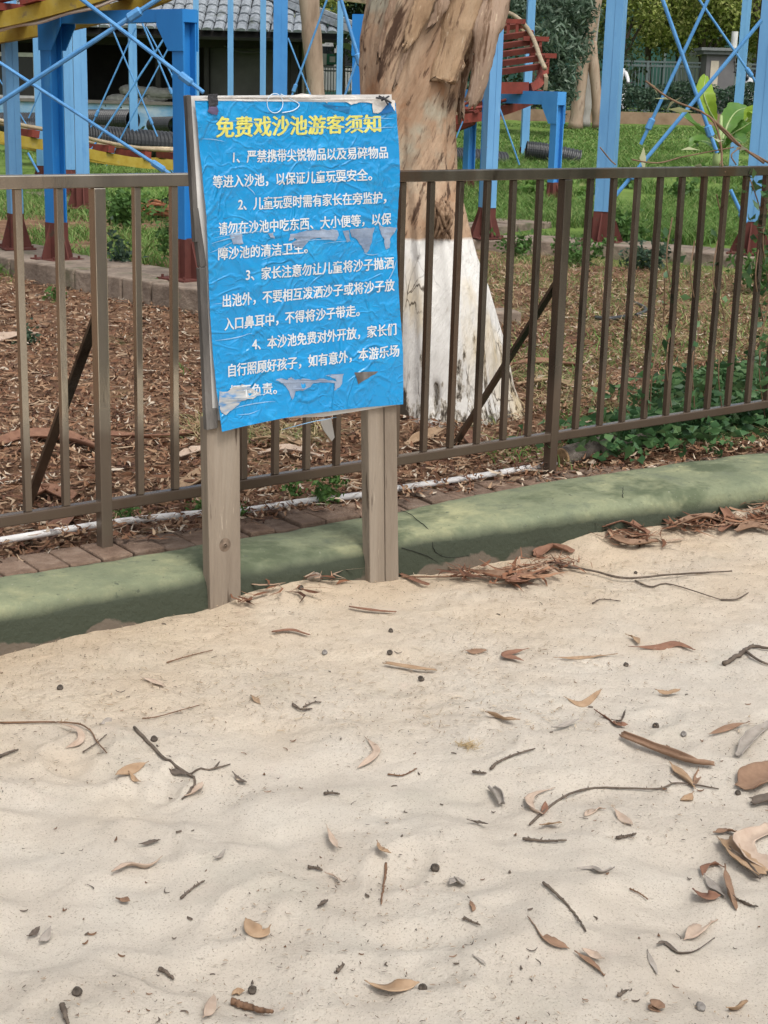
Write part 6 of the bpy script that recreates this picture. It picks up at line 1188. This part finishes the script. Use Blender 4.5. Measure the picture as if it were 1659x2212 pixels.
# ---- leaves (pixels, width in metres, colour, label)
for a in [
 ([(120, 1571), (168, 1583), (172, 1607), (142, 1629)], .022, 'pink', 'pale curled leaf under the long thin twig at the left edge'),
 ([(322, 1655), (285, 1666), (249, 1684)], .028, 'tan', 'tan leaf lying just left of the forked dark twig'),
 ([(303, 1700), (290, 1690), (278, 1677)], .014, 'tan', 'small tan leaf fragment below the tan leaf by the forked twig'),
 ([(406, 1680), (385, 1676), (365, 1672)], .02, 'dark', 'dark leaf stuck to the elbow of the forked twig'),
 ([(398, 1730), (420, 1718), (438, 1700)], .03, 'pink', 'pinkish leaf at the lower end of the forked twig'),
 ([(502, 1677), (518, 1690), (533, 1700)], .014, 'dark', 'dark narrow leaf right of the forked twig'),
 ([(563, 1525), (552, 1514), (541, 1505)], .022, 'tan', 'short tan leaf right of the upper left dune'),
 ([(303, 1468), (330, 1476), (358, 1490)], .02, 'pink', 'pale bent leaf on the tan sand at upper left'),
 ([(216, 1567), (230, 1560), (241, 1554)], .02, 'grey', 'grey leaf scrap above the long thin left twig'),
 ([(1003, 1410), (1022, 1412), (1054, 1410)], .02, 'brown', 'short dark brown leaf below the centre of the kerb, tip curled right'),
 ([(1141, 1410), (1092, 1421), (1131, 1437)], .03, 'red', 'reddish hook shaped leaf in the middle right of the sand'),
 ([(1123, 1567), (1085, 1560), (1047, 1550)], .03, 'tan', 'broad tan leaf beside the fuzzy dried tuft'),
 ([(787, 1596), (813, 1628), (772, 1666)], .022, 'pink', 'pale hooked leaf standing at the centre of the sand'),
 ([(1217, 1508), (1257, 1524), (1301, 1492)], .022, 'tan', 'tan boat shaped leaf on the right, both tips raised'),
 ([(1283, 1541), (1330, 1568), (1356, 1574)], .03, 'red', 'dark red leaf directly above the big bark roll'),
 ([(1320, 1566), (1342, 1562), (1350, 1545)], .014, 'dark', 'small dark leaf curling up beside the dark red leaf'),
 ([(1414, 1501), (1440, 1504), (1469, 1501)], .022, 'tan', 'flat tan leaf lying level at right, above two gumnuts'),
 ([(1619, 1566), (1575, 1576), (1531, 1594)], .018, 'brown', 'long brown leaf near the right edge, stalk pointing up right'),
 ([(1190, 1583), (1215, 1576), (1250, 1565)], .016, 'grey', 'grey thin leaf left of the big bark roll'),
 ([(1446, 1655), (1470, 1680), (1502, 1713)], .034, 'tan', 'broad tan leaf at the right end of the longest curved twig'),
 ([(1509, 1661), (1506, 1680), (1499, 1702)], .018, 'brown', 'upright brown leaf on the longest curved twig'),
 ([(1498, 1712), (1485, 1728), (1470, 1731)], .026, 'tan', 'tan leaf under the right end of the longest curved twig'),
 ([(1199, 1707), (1148, 1724), (1146, 1750), (1173, 1766)], .024, 'pink', 'pale crescent leaf at the left end of the longest curved twig'),
 ([(1173, 1768), (1176, 1755), (1178, 1740)], .018, 'red', 'small red leaf touching the crescent leaf'),
 ([(1308, 1751), (1285, 1751), (1261, 1768)], .024, 'pink', 'pinkish leaf below the longest curved twig, left of a pair'),
 ([(1323, 1749), (1345, 1770), (1367, 1789)], .022, 'pink', 'pinkish leaf below the longest curved twig, right of a pair'),
 ([(1164, 1797), (1185, 1788), (1212, 1792)], .02, 'tan', 'small tan leaf below the crescent leaf'),
 ([(1539, 1808), (1568, 1801), (1597, 1808)], .03, 'brown', 'brown flat leaf above the bark pile at the right edge'),
 ([(1246, 1883), (1280, 1880), (1300, 1888), (1327, 1881)], .018, 'grey', 'thin grey leaf with dark tip and wavy stalk'),
 ([(1564, 1881), (1546, 1872), (1522, 1880), (1517, 1899)], .022, 'red', 'dark red leaf arched into a ring at the right'),
 ([(1495, 1927), (1520, 1944), (1556, 1942)], .034, 'red', 'thick red brown leaf left of the crossed leaves'),
 ([(1520, 1895), (1538, 1918), (1566, 1945)], .02, 'grey', 'grey leaf running down into the crossed leaves'),
 ([(1565, 1880), (1572, 1935), (1590, 1982)], .036, 'brown', 'broad brown leaf pointing down among the crossed leaves'),
 ([(1583, 1941), (1610, 1955), (1637, 1965)], .018, 'dark', 'dark folded leaf at the right of the crossed leaves'),
 ([(1550, 1992), (1515, 2005), (1477, 2035)], .036, 'pink', 'pale broad leaf below the crossed leaves'),
 ([(1542, 2038), (1500, 2058), (1466, 2062), (1436, 2040), (1418, 2051)], .014, 'dark', 'dark wavy leaf below the pale broad leaf'),
 ([(1140, 1985), (1180, 2030), (1230, 2055)], .026, 'brown', 'long brown leaf slanting down right, lower middle of the sand'),
 ([(1241, 2060), (1275, 2082), (1305, 2113)], .016, 'brown', 'dark brown leaf just below the long slanting leaf'),
 ([(1305, 2084), (1280, 2070), (1256, 2062)], .022, 'pink', 'pale leaf lying over the dark brown slanting leaf'),
 ([(1398, 2055), (1408, 2082), (1420, 2110)], .012, 'grey', 'thin grey split leaf below the dark wavy leaf'),
 ([(1568, 2186), (1595, 2186), (1612, 2170)], .03, 'tan', 'tan curled leaf scrap in the lower right corner'),
 ([(351, 1861), (320, 1880), (280, 1876), (241, 1896)], .024, 'pink', 'long twisted pale leaf with dark edge in the left half'),
 ([(300, 1832), (325, 1826), (347, 1822)], .014, 'dark', 'slim dark leaf above the long twisted pale leaf'),
 ([(460, 1863), (475, 1858), (486, 1848)], .014, 'grey', 'short grey leaf right of the long twisted pale leaf'),
 ([(585, 2008), (570, 2022), (545, 2014), (530, 1993)], .032, 'tan', 'cupped tan leaf with hooked stalk in the lower middle left'),
 ([(58, 2036), (72, 2026), (86, 2016)], .016, 'dark', 'small dark leaf near the left edge, left of a pair'),
 ([(84, 2051), (98, 2035), (110, 2018)], .02, 'grey', 'grey folded leaf near the left edge, right of a pair'),
 ([(250, 1949), (266, 1950), (281, 1956)], .022, 'brown', 'small triangular leaf left of centre, stalk to the right'),
 ([(705, 1795), (715, 1820), (729, 1846)], .022, 'pink', 'pale split leaf slanting down at the centre'),
 ([(814, 1826), (822, 1842), (845, 1854)], .024, 'tan', 'tan folded leaf with an upturned point at the centre'),
 ([(701, 1897), (722, 1900), (739, 1917)], .010, 'pink', 'very thin pinkish leaf under the pale split leaf'),
 ([(685, 1967), (697, 1960), (708, 1954)], .018, 'dark', 'dark triangular scrap of leaf left of the upright stick'),
 ([(970, 1921), (985, 1912), (1000, 1922)], .036, 'grey', 'square grey leaf scrap right of the upright stick'),
 ([(787, 2131), (820, 2143), (856, 2141), (906, 2136)], .038, 'tan', 'large flat tan leaf at the bottom centre with long stalk'),
 ([(1014, 1949), (1021, 1960), (1021, 1974)], .012, 'brown', 'tiny brown crescent leaf under the square grey scrap'),
 ([(439, 2214), (452, 2190), (462, 2163)], .022, 'pink', 'pale leaf at the bottom edge beside the thick twig'),
 ([(501, 2157), (512, 2148), (528, 2148)], .02, 'tan', 'tan leaf joined to the small seed head at the bottom'),
 ([(1405, 2186), (1415, 2180), (1425, 2190)], .036, 'brown', 'small square brown leaf at the bottom right'),
 ([(1356, 1403), (1418, 1402), (1460, 1396), (1502, 1411)], .026, 'red', 'long reddish leaf stretched out at the upper right of the sand'),
 ([(1350, 1378), (1372, 1385), (1380, 1400)], .024, 'tan', 'tan curled leaf at the left end of the long reddish leaf'),
 ([(1195, 1426), (1250, 1424), (1334, 1418)], .012, 'tan', 'long thin leaf lying level right of the reddish hooked leaf'),
 ([(1020, 2068), (1035, 2075), (1050, 2090)], .008, 'grey', 'faint thin leaf right of the bottom centre'),
 ([(1008, 1783), (1030, 1781), (1054, 1793)], .012, 'dark', 'thin dark arched leaf left of the crescent leaf'),
]: gleaf(*a, cup=rnd.uniform(.2, .6), roll=rnd.uniform(-.5, .5), lift=rnd.uniform(.003, .012))
# the crumpled large leaf and bark pile at the right edge
for a in [([(1604, 1712), (1640, 1690), (1700, 1672)], .09, 'large crumpled brown leaf at the right edge', 'brown', .9), ([(1625, 1745), (1655, 1738), (1700, 1742)], .04, 'dark rolled bark under the large crumpled leaf', 'dark', 1.6),
          ([(1564, 1822), (1601, 1866), (1645, 1898)], .05, 'pale brown bark strip sloping down at the right edge', 'tan', 1.0), ([(1668, 1800), (1615, 1826), (1632, 1866), (1690, 1895)], .055, 'broad curved bark strip at the right edge beside the sloping one', 'pink', .9),
          ([(1572, 1845), (1610, 1880), (1640, 1905)], .02, 'dark thin bark below the sloping pale strip', 'dark', 1.5),
          ([(1338, 1596), (1418, 1629), (1491, 1654), (1539, 1660)], .04, 'big grey brown bark roll in the right half of the sand', 'brown', 1.9), ([(1594, 1640), (1623, 1603), (1664, 1570)], .04, 'grey curved bark piece at the right edge above the crumpled leaf', 'grey', 1.5),
          ([(1061, 1713), (1075, 1730), (1083, 1746)], .04, 'short split bark curl left of the crescent leaf', 'grey', 2.2), ([(1160, 1207), (1194, 1188), (1235, 1199)], .06, 'arched brown bark curl against the kerb face', 'red', 1.2),
          ([(831, 1439), (890, 1450), (940, 1454)], .02, 'thin yellowish bark strip above the round black gumnut', 'tan', .9), ([(758, 1317), (805, 1325), (853, 1328)], .016, 'reddish bark sliver on the tan sand below the right sign post', 'red', .9),
          ([(590, 1371), (630, 1368), (666, 1377)], .016, 'reddish bark sliver below the space between the posts', 'red', .9), ([(862, 1245), (900, 1262), (925, 1270)], .02, 'reddish bark shred at the foot of the right sign post', 'red', 1.1)]:
    bark(a[0], a[1], a[2], a[3], a[4])
m_litr = LM['red']
# ---- twigs
twig([(-10, 1565), (146, 1565), (190, 1578), (208, 1603), (230, 1631)], .0028, 'long thin reddish twig entering from the left edge', m_twigr)
twig([(290, 1576), (351, 1640), (406, 1677), (420, 1699), (395, 1731)], .0048, 'dark forked twig in the left half of the sand', forks=([(406, 1677), (464, 1664), (497, 1655)], [(464, 1664), (474, 1650)]))
twig([(360, 1435), (410, 1420), (460, 1408)], .0024, 'straight thin twig on the tan sand at upper left', m_twigr)
twig([(307, 1556), (340, 1552), (431, 1527)], .0022, 'fine twig lying along the dune crest above the forked twig', m_twigr)
twig([(179, 1629), (205, 1612), (230, 1591)], .0024, 'short twig crossing the end of the long thin left twig')
twig([(-8, 1642), (15, 1633), (38, 1625)], .005, 'short dark stick at the left edge')
twig([(632, 1525), (650, 1537), (674, 1536)], .0042, 'black curved twig above centre, lower of two'); twig([(655, 1532), (675, 1522), (694, 1521)], .003, 'grey curved twig above centre, upper of two')
twig([(838, 1677), (870, 1679), (900, 1664)], .0026, 'pale bent twig right of the hooked pale leaf', m_twigr)
twig([(1059, 1666), (1075, 1652), (1110, 1636), (1155, 1622)], .004, 'dark straight twig rising right near the fuzzy tuft')
twig([(1144, 1786), (1217, 1727), (1287, 1707), (1418, 1709), (1462, 1696), (1553, 1709)], .0036, 'longest curved twig, sweeping across the right half of the sand', m_twig)
twig([(1128, 1817), (1180, 1822), (1224, 1820)], .004, 'short dark knobbly twig below the crescent leaf'); twig([(1332, 1815), (1352, 1812), (1374, 1806)], .0044, 'short straight dark stick below the pair of pinkish leaves')
twig([(1173, 1912), (1210, 1945), (1245, 1985), (1265, 2018)], .0036, 'dark twig slanting down right above the long slanting leaf'); twig([(391, 1945), (415, 1925), (442, 1907)], .0032, 'thin dark twig rising right in the left half', m_twig)
twig([(834, 1877), (829, 1915), (823, 1958)], .0034, 'upright looking stick at the centre of the near sand', m_twigr); twig([(501, 2172), (545, 2186), (588, 2194)], .0075, 'thick brown twig at the bottom edge', m_twigr)
twig([(665, 1879), (680, 1880), (697, 1885)], .004, 'short dark stick left of the thin pinkish leaf'); twig([(1001, 1987), (1018, 1996), (1036, 2003)], .0032, 'short thin twig right of the tiny crescent leaf'); twig([(728, 2104), (736, 2096), (743, 2089)], .004, 'short dark stick above the large bottom leaf')
twig([(1256, 2035), (1252, 2040)], .002, 'very short stick near the slanting leaf') if False else None
twig([(1336, 2157), (1345, 2150), (1354, 2146)], .004, 'short dark stick at the lower right'); twig([(1359, 1924), (1380, 1934), (1400, 1948)], .0022, 'fine twig left of the thick red brown leaf', m_twigr)
twig([(1213, 1231), (1280, 1242), (1353, 1258), (1450, 1250), (1580, 1243)], .0055, 'long dark branch lying along the foot of the kerb', forks=([(1372, 1258), (1406, 1271), (1447, 1265), (1557, 1299)], [(1557, 1299), (1590, 1298), (1616, 1284)]), lift=.012)
twig([(866, 1252), (960, 1252), (1060, 1249), (1213, 1240)], .0036, 'thin brown twig running from the right sign post along the kerb', m_twigr, lift=.008)
twig([(1279, 1307), (1300, 1298), (1341, 1302)], .003, 'bent grey twig under the long dark branch'); twig([(1564, 1439), (1600, 1418), (1623, 1402), (1670, 1408)], .008, 'dark thick branch at the upper right edge', forks=([(1606, 1408), (1640, 1432), (1675, 1445)],))
twig([(135, 2180), (140, 2196), (146, 2220)], .006, 'dark spike of wood at the bottom left edge'); twig([(700, 1719), (715, 1718), (734, 1720)], .004, 'short black stick at centre left'); twig([(1021, 1671), (1035, 1674), (1050, 1675)], .004, 'short grey stick near the fuzzy tuft'); twig([(345, 2100), (358, 2106), (375, 2122)], .005, 'small dark stick with a bud at lower left')
# ---- gumnuts
for a in [(910, 1470, .0115, 'round black gumnut at the centre of the sand'), (333, 1600, .011, 'dark gumnut beside the top of the forked twig'), (130, 1489, .011, 'brown gumnut on tan sand at the far left'), (844, 1365, .010, 'small dark gumnut on tan sand below the right post'), (842, 1413, .011, 'dark half buried gumnut just above the yellowish strip'),
          (701, 1413, .011, 'pale grey gumnut right of centre on the tan sand', m_nutg), (1416, 1572, .012, 'dark conical gumnut above the bark roll'), (1477, 1589, .010, 'grey hollow gumnut right of the conical one', m_nutg), (1352, 1439, .010, 'flat black gumnut under the long reddish leaf'), (166, 2148, .0125, 'large black gumnut at the bottom left'), (940, 1879, .0115, 'half buried dark gumnut right of the upright stick'),
          (913, 2138, .010, 'black gumnut at the tip of the large bottom leaf'), (1512, 2180, .012, 'grey green gumnut with stalk at the bottom right', m_nutg), (545, 2144, .011, 'bristly brown gumnut at the bottom, above the thick twig'), (650, 1273, .012, 'brown gumnut between the sign posts at the kerb'), (1373, 1239, .008, 'small gumnut just above the long dark branch'), (1594, 1716, .009, 'small black gumnut on the tip of the large crumpled leaf')]:
    nut(a[0], a[1], a[2], a[3], a[4] if len(a) > 4 else None)
# fuzzy dried tuft
tf = onsand(1010, 1614); mb = MB()
for k in range(60): a = rnd.uniform(0, 2 * PI); l = rnd.uniform(.01, .03); q = tf + np.array([rnd.gauss(0, .012), rnd.gauss(0, .012), .002]); mb.tube([q, q + np.array([math.cos(a) * l, math.sin(a) * l, rnd.uniform(.002, .012)])], [.0009, .0004], 4)
tag(mb.build('dried_tuft', flat('tuft_straw', (.36, .27, .15), rough=.9, var=.3), loc=tf), 'fuzzy dried straw tuft right of the centre', 'tuft')
# stones and cement lumps at the kerb
for px, py, r_, lab in ((675, 1252, .022, 'grey cement lump at the kerb between the posts'), (1262, 1150, .018, 'cement lump beneath the kerb right of the arched bark'), (1080, 1235, .012, 'small stone at the kerb behind the brown litter')):
    c = onsand(px, py, r_ * .3); mb = MB(); mb.sphere(c, r_, 14, 9, (1.5, .9, .8)); o = mb.build('stone', m_conc, loc=c); me = o.data
    for v in me.vertices: n_ = float(fbm(v.co.x * 60, v.co.y * 60, v.co.z * 60, 2, 5)); v.co *= 1 + .22 * n_
    tag(o, lab, 'stone')
# ---- drifts of bark against the kerb
def drift(name, area, n, label, seed, mats=m_litter):
    r = np.random.default_rng(seed); pts = []
    for _ in range(n):
        a = area[r.integers(len(area))]; pts.append(onsand(a[0] + r.normal(0, a[2]), a[1] + r.normal(0, a[3])))
    P = np.array(pts); kd, _ = kerb_dist(P[:, 0], P[:, 1]); P = P[kd < -.01]; n = len(P); P[:, 2] = sandz(P[:, 0], P[:, 1]) + r.uniform(.0, .022, n)
    V, F = shreds(P, r.uniform(.04, .17, n), r.uniform(.003, .016, n), seed, bend=1.3, lift=.018); V[:, 2] = np.maximum(V[:, 2], sandz(V[:, 0], V[:, 1]) + .001)
    return tag(fastmesh(name, V, F, m_drift), kind='stuff', label=label)
m_drift = mat('drift_bark', [(0, (.75, .75, .75)), (1, (1.1, 1.1, 1.1))], scale=20, rough=.9, island=[(0, (.07, .032, .02)), (.35, (.17, .075, .04)), (.65, (.26, .12, .065)), (.85, (.33, .19, .115)), (1, (.40, .30, .22))])
drift('bark_litter', [(1110, 1258, 26, 7), (1150, 1246, 30, 6), (1010, 1252, 26, 4), (1200, 1226, 26, 6)], 150, 'drift of red brown bark right of the sign', 51)
drift('bark_litter', [(1345, 1160, 22, 10), (1380, 1172, 30, 8)], 64, 'round drift of red brown bark against the kerb', 52)
drift('bark_litter', [(1480, 1140, 30, 8), (1540, 1135, 30, 8), (1590, 1122, 30, 8), (1640, 1112, 26, 8), (1690, 1100, 26, 8)], 260, 'long drift of red brown bark along the kerb at the right edge', 53)
drift('bark_litter', [(610, 1285, 40, 5), (700, 1262, 30, 3), (530, 1310, 14, 4)], 26, 'thin scatter of bark at the kerb between the posts', 54)
for pts, w, lab, key in (([(1300, 1150), (1345, 1140), (1400, 1165)], .06, 'curled red bark on the round drift', 'red'), ([(1320, 1172), (1360, 1188), (1420, 1182)], .04, 'bark strip along the lower side of the round drift', 'brown'), ([(1450, 1150), (1510, 1130), (1560, 1138)], .05, 'broad brown bark strip on the long drift', 'brown'), ([(1560, 1110), (1575, 1140), (1555, 1160)], .05, 'upright curled bark on the long drift', 'red'), ([(1590, 1160), (1625, 1150), (1665, 1158)], .04, 'brown leaf like bark below the long drift', 'brown'), ([(1095, 1270), (1130, 1268), (1170, 1248)], .05, 'orange brown bark strip in front of the drift beside the sign', 'red'), ([(1010, 1246), (1070, 1256), (1140, 1250)], .035, 'brown bark strip running into the drift beside the sign', 'brown')):
    bark(pts, w, lab, key, curl=1.2, lift=.022)
# ---- countable little chips, then the finer specks as one scatter
cr = np.random.default_rng(61); chip_m = [m_twig, LM['dark'], LM['brown'], m_twigr]; protos = []
for k in range(8):
    l, w = [(.016, .005), (.011, .006), (.022, .004), (.009, .007), (.014, .008), (.026, .003), (.012, .004), (.018, .006)][k]; mb = MB(); n_ = 6; V = []
    for i in range(n_):
        t = i / (n_ - 1); ww = w * math.sin(PI * (.12 + .76 * t)); y0 = .25 * l * (t - .5) ** 2 * (k % 3 - 1) * 4; z0 = .0012 + .003 * (t - .5) ** 2 * 4 * (k % 2)
        V += [((t - .5) * l, y0 - ww / 2, z0), ((t - .5) * l, y0 + ww / 2, z0 + .001), ((t - .5) * l, y0, z0 + w * .35 + .001)]
    F = [(i * 3 + a, i * 3 + b, (i + 1) * 3 + b, (i + 1) * 3 + a) for i in range(n_ - 1) for a, b in ((0, 1), (1, 2), (2, 0))] + [(0, 2, 1), (n_ * 3 - 3, n_ * 3 - 2, n_ * 3 - 1)]
    me = bpy.data.meshes.new('bark_chip'); me.from_pydata(V, [], F); me.materials.append(chip_m[k % 4]); protos.append(me)
cnt = 0
while cnt < 150:
    px, py = cr.uniform(-20, 1680), 1300 + 920 * cr.uniform(0, 1) ** .8; p = onsand(px, py)
    if kerb_dist(p[0], p[1])[0] > -.04: continue
    o = bpy.data.objects.new('bark_chip', protos[cr.integers(8)]); COL.objects.link(o); o.location = p + up3 * .0005; o.rotation_euler = (0, 0, cr.uniform(0, 2 * PI)); s = cr.uniform(.4, 1.0); o.scale = (s, s, s)
    tag(o, 'tiny dark bark chip scattered on the pale sand', 'bark chip', 'bark chips scattered on the sand'); cnt += 1
n = 15000; y = 1.9 + 4.4 * cr.uniform(0, 1, n) ** .75; x = cr.uniform(-1, 1, n) * (.27 * y + .25); kd, ks = kerb_dist(x, y); k = (kd < -.01) & (fbm(x * 1.8, y * 1.8, 0, 3, 62) + .75 * np.exp(kd / .7) + .25 * (x > .2) * (y > 3.6) > -.15); x, y = x[k], y[k]; n = len(x)
P = np.stack([x, y, sandz(x, y) - .0035], 1); V, F = shreds(P, cr.uniform(.003, .014, n), cr.uniform(.0010, .0032, n), 63, bend=.6, lift=.002)
n2 = 9000; y2 = 3.6 + 2.9 * cr.uniform(0, 1, n2); x2 = cr.uniform(-1, 1, n2) * (.27 * y2 + .25); kd2, _ = kerb_dist(x2, y2); k2 = (kd2 < -.012) & (kd2 > -1.15 - .5 * fbm(x2 * 2, y2 * 2, 0, 3, 64)) & (fbm(x2 * 3, y2 * 3, 0, 3, 66) > -.35); x2, y2 = x2[k2], y2[k2]; n2 = len(x2)
V2, F2 = shreds(np.stack([x2, y2, sandz(x2, y2) - .0045], 1), cr.uniform(.006, .028, n2), cr.uniform(.0012, .0034, n2), 67, bend=.8, lift=.003)
m_fib = mat('sand_fibre', [(0, (.85, .85, .85)), (1, (1.1, 1.1, 1.1))], scale=20, rough=.9, island=[(0, (.20, .14, .09)), (.3, (.34, .25, .16)), (.65, (.46, .36, .25)), (1, (.58, .48, .36))])
tag(fastmesh('sand_fibres', V2, F2, m_fib), kind='stuff', label='tan plant fibres in the sand near the kerb')
m_speck = mat('speck', [(0, (.8, .8, .8)), (1, (1.1, 1.1, 1.1))], scale=20, rough=.9, island=[(0, (.07, .055, .045)), (.3, (.17, .125, .09)), (.6, (.29, .21, .14)), (1, (.42, .33, .24))])
tag(fastmesh('sand_litter', V, F, m_speck), kind='stuff', label='fine specks of bark and leaf on the sand')
# larger pieces of shed bark on the soil behind the railing
def gbark(pts, w, label, key, z=.1, curl=1.1):
    n = 20; P = lerp_path([atz(a, b, gz(*atz(a, b, z)[:2]) + .025) for a, b in pts], n); V = []; sd_ = rnd.random() * 60; k = 9
    for i, p in enumerate(P):
        t = i / (n - 1); d = P[min(i + 1, n - 1)] - P[max(i - 1, 0)]; d /= np.linalg.norm(d); s = np.cross(d, (0, 0, 1.0)); s /= np.linalg.norm(s); u = np.cross(s, d); ww = w * (.55 + .45 * math.sin(PI * (.12 + .8 * t))) * (1 + .18 * float(vnoise(i * .5, sd_, 0, 7))); tw = .5 * float(vnoise(t * 2, sd_, 3, 9))
        for j in range(k): a = (j / (k - 1) * 2 - 1) * curl + tw; R_ = ww / (2 * curl); V.append(p + s * R_ * math.sin(a) + u * R_ * (1 - math.cos(a)) * .9)
    F = [(i * k + j, i * k + j + 1, (i + 1) * k + j + 1, (i + 1) * k + j) for i in range(n - 1) for j in range(k - 1)]
    o = MB().add(V, F).build('fallen_bark', LM[key], smooth=True, loc=P[n // 2]); o.modifiers.new('thick', 'SOLIDIFY').thickness = .004; return tag(o, label, 'bark strip', 'fallen bark behind the railing')
for a in [([(0, 960), (60, 945), (150, 950), (230, 975)], .10, 'long reddish bark sheet behind the first balusters', 'red'), ([(230, 940), (330, 945), (420, 935)], .07, 'reddish bark strip ending at the left sign post', 'red'), ([(380, 1060), (420, 1040), (447, 1012)], .10, 'curved orange bark piece leaning at the left sign post', 'tan'),
          ([(60, 1075), (100, 1060), (150, 1078)], .11, 'crumpled red bark behind the first baluster foot', 'red'), ([(120, 1150), (140, 1120), (125, 1095)], .07, 'broad leaf shaped bark on the white pipe at left', 'red'), ([(0, 735), (40, 728), (80, 724)], .12, 'pale bark strip at the left edge', 'pink'),
          ([(545, 950), (600, 945), (650, 960)], .05, 'pinkish bark strip seen between the sign posts', 'tan'), ([(560, 980), (620, 970), (690, 985)], .05, 'lower pinkish bark strip between the sign posts', 'pink'), ([(1000, 935), (1020, 955), (1035, 980)], .07, 'red bark leaning at the trunk foot', 'red'), ([(880, 960), (920, 945), (955, 925)], .06, 'pale bark slab at the trunk foot', 'tan'),
          ([(1100, 790), (1170, 786), (1260, 792)], .10, 'reddish bark strip beyond the railing post', 'red'), ([(1120, 830), (1190, 822), (1240, 835)], .07, 'tan bark strip below the reddish one beyond the railing post', 'tan'), ([(1110, 1010), (1150, 1000), (1180, 985)], .06, 'red bark flake left of the railing post', 'red'),
          ([(390, 985), (420, 975), (450, 968)], .05, 'yellowish straw like bark left of the sign post', 'pink'), ([(20, 1180), (60, 1165), (95, 1172)], .05, 'dark bark curl on the bricks at left', 'brown'), ([(330, 1080), (370, 1070), (420, 1075)], .05, 'dull brown bark behind the white pipe', 'brown')]: gbark(*a)
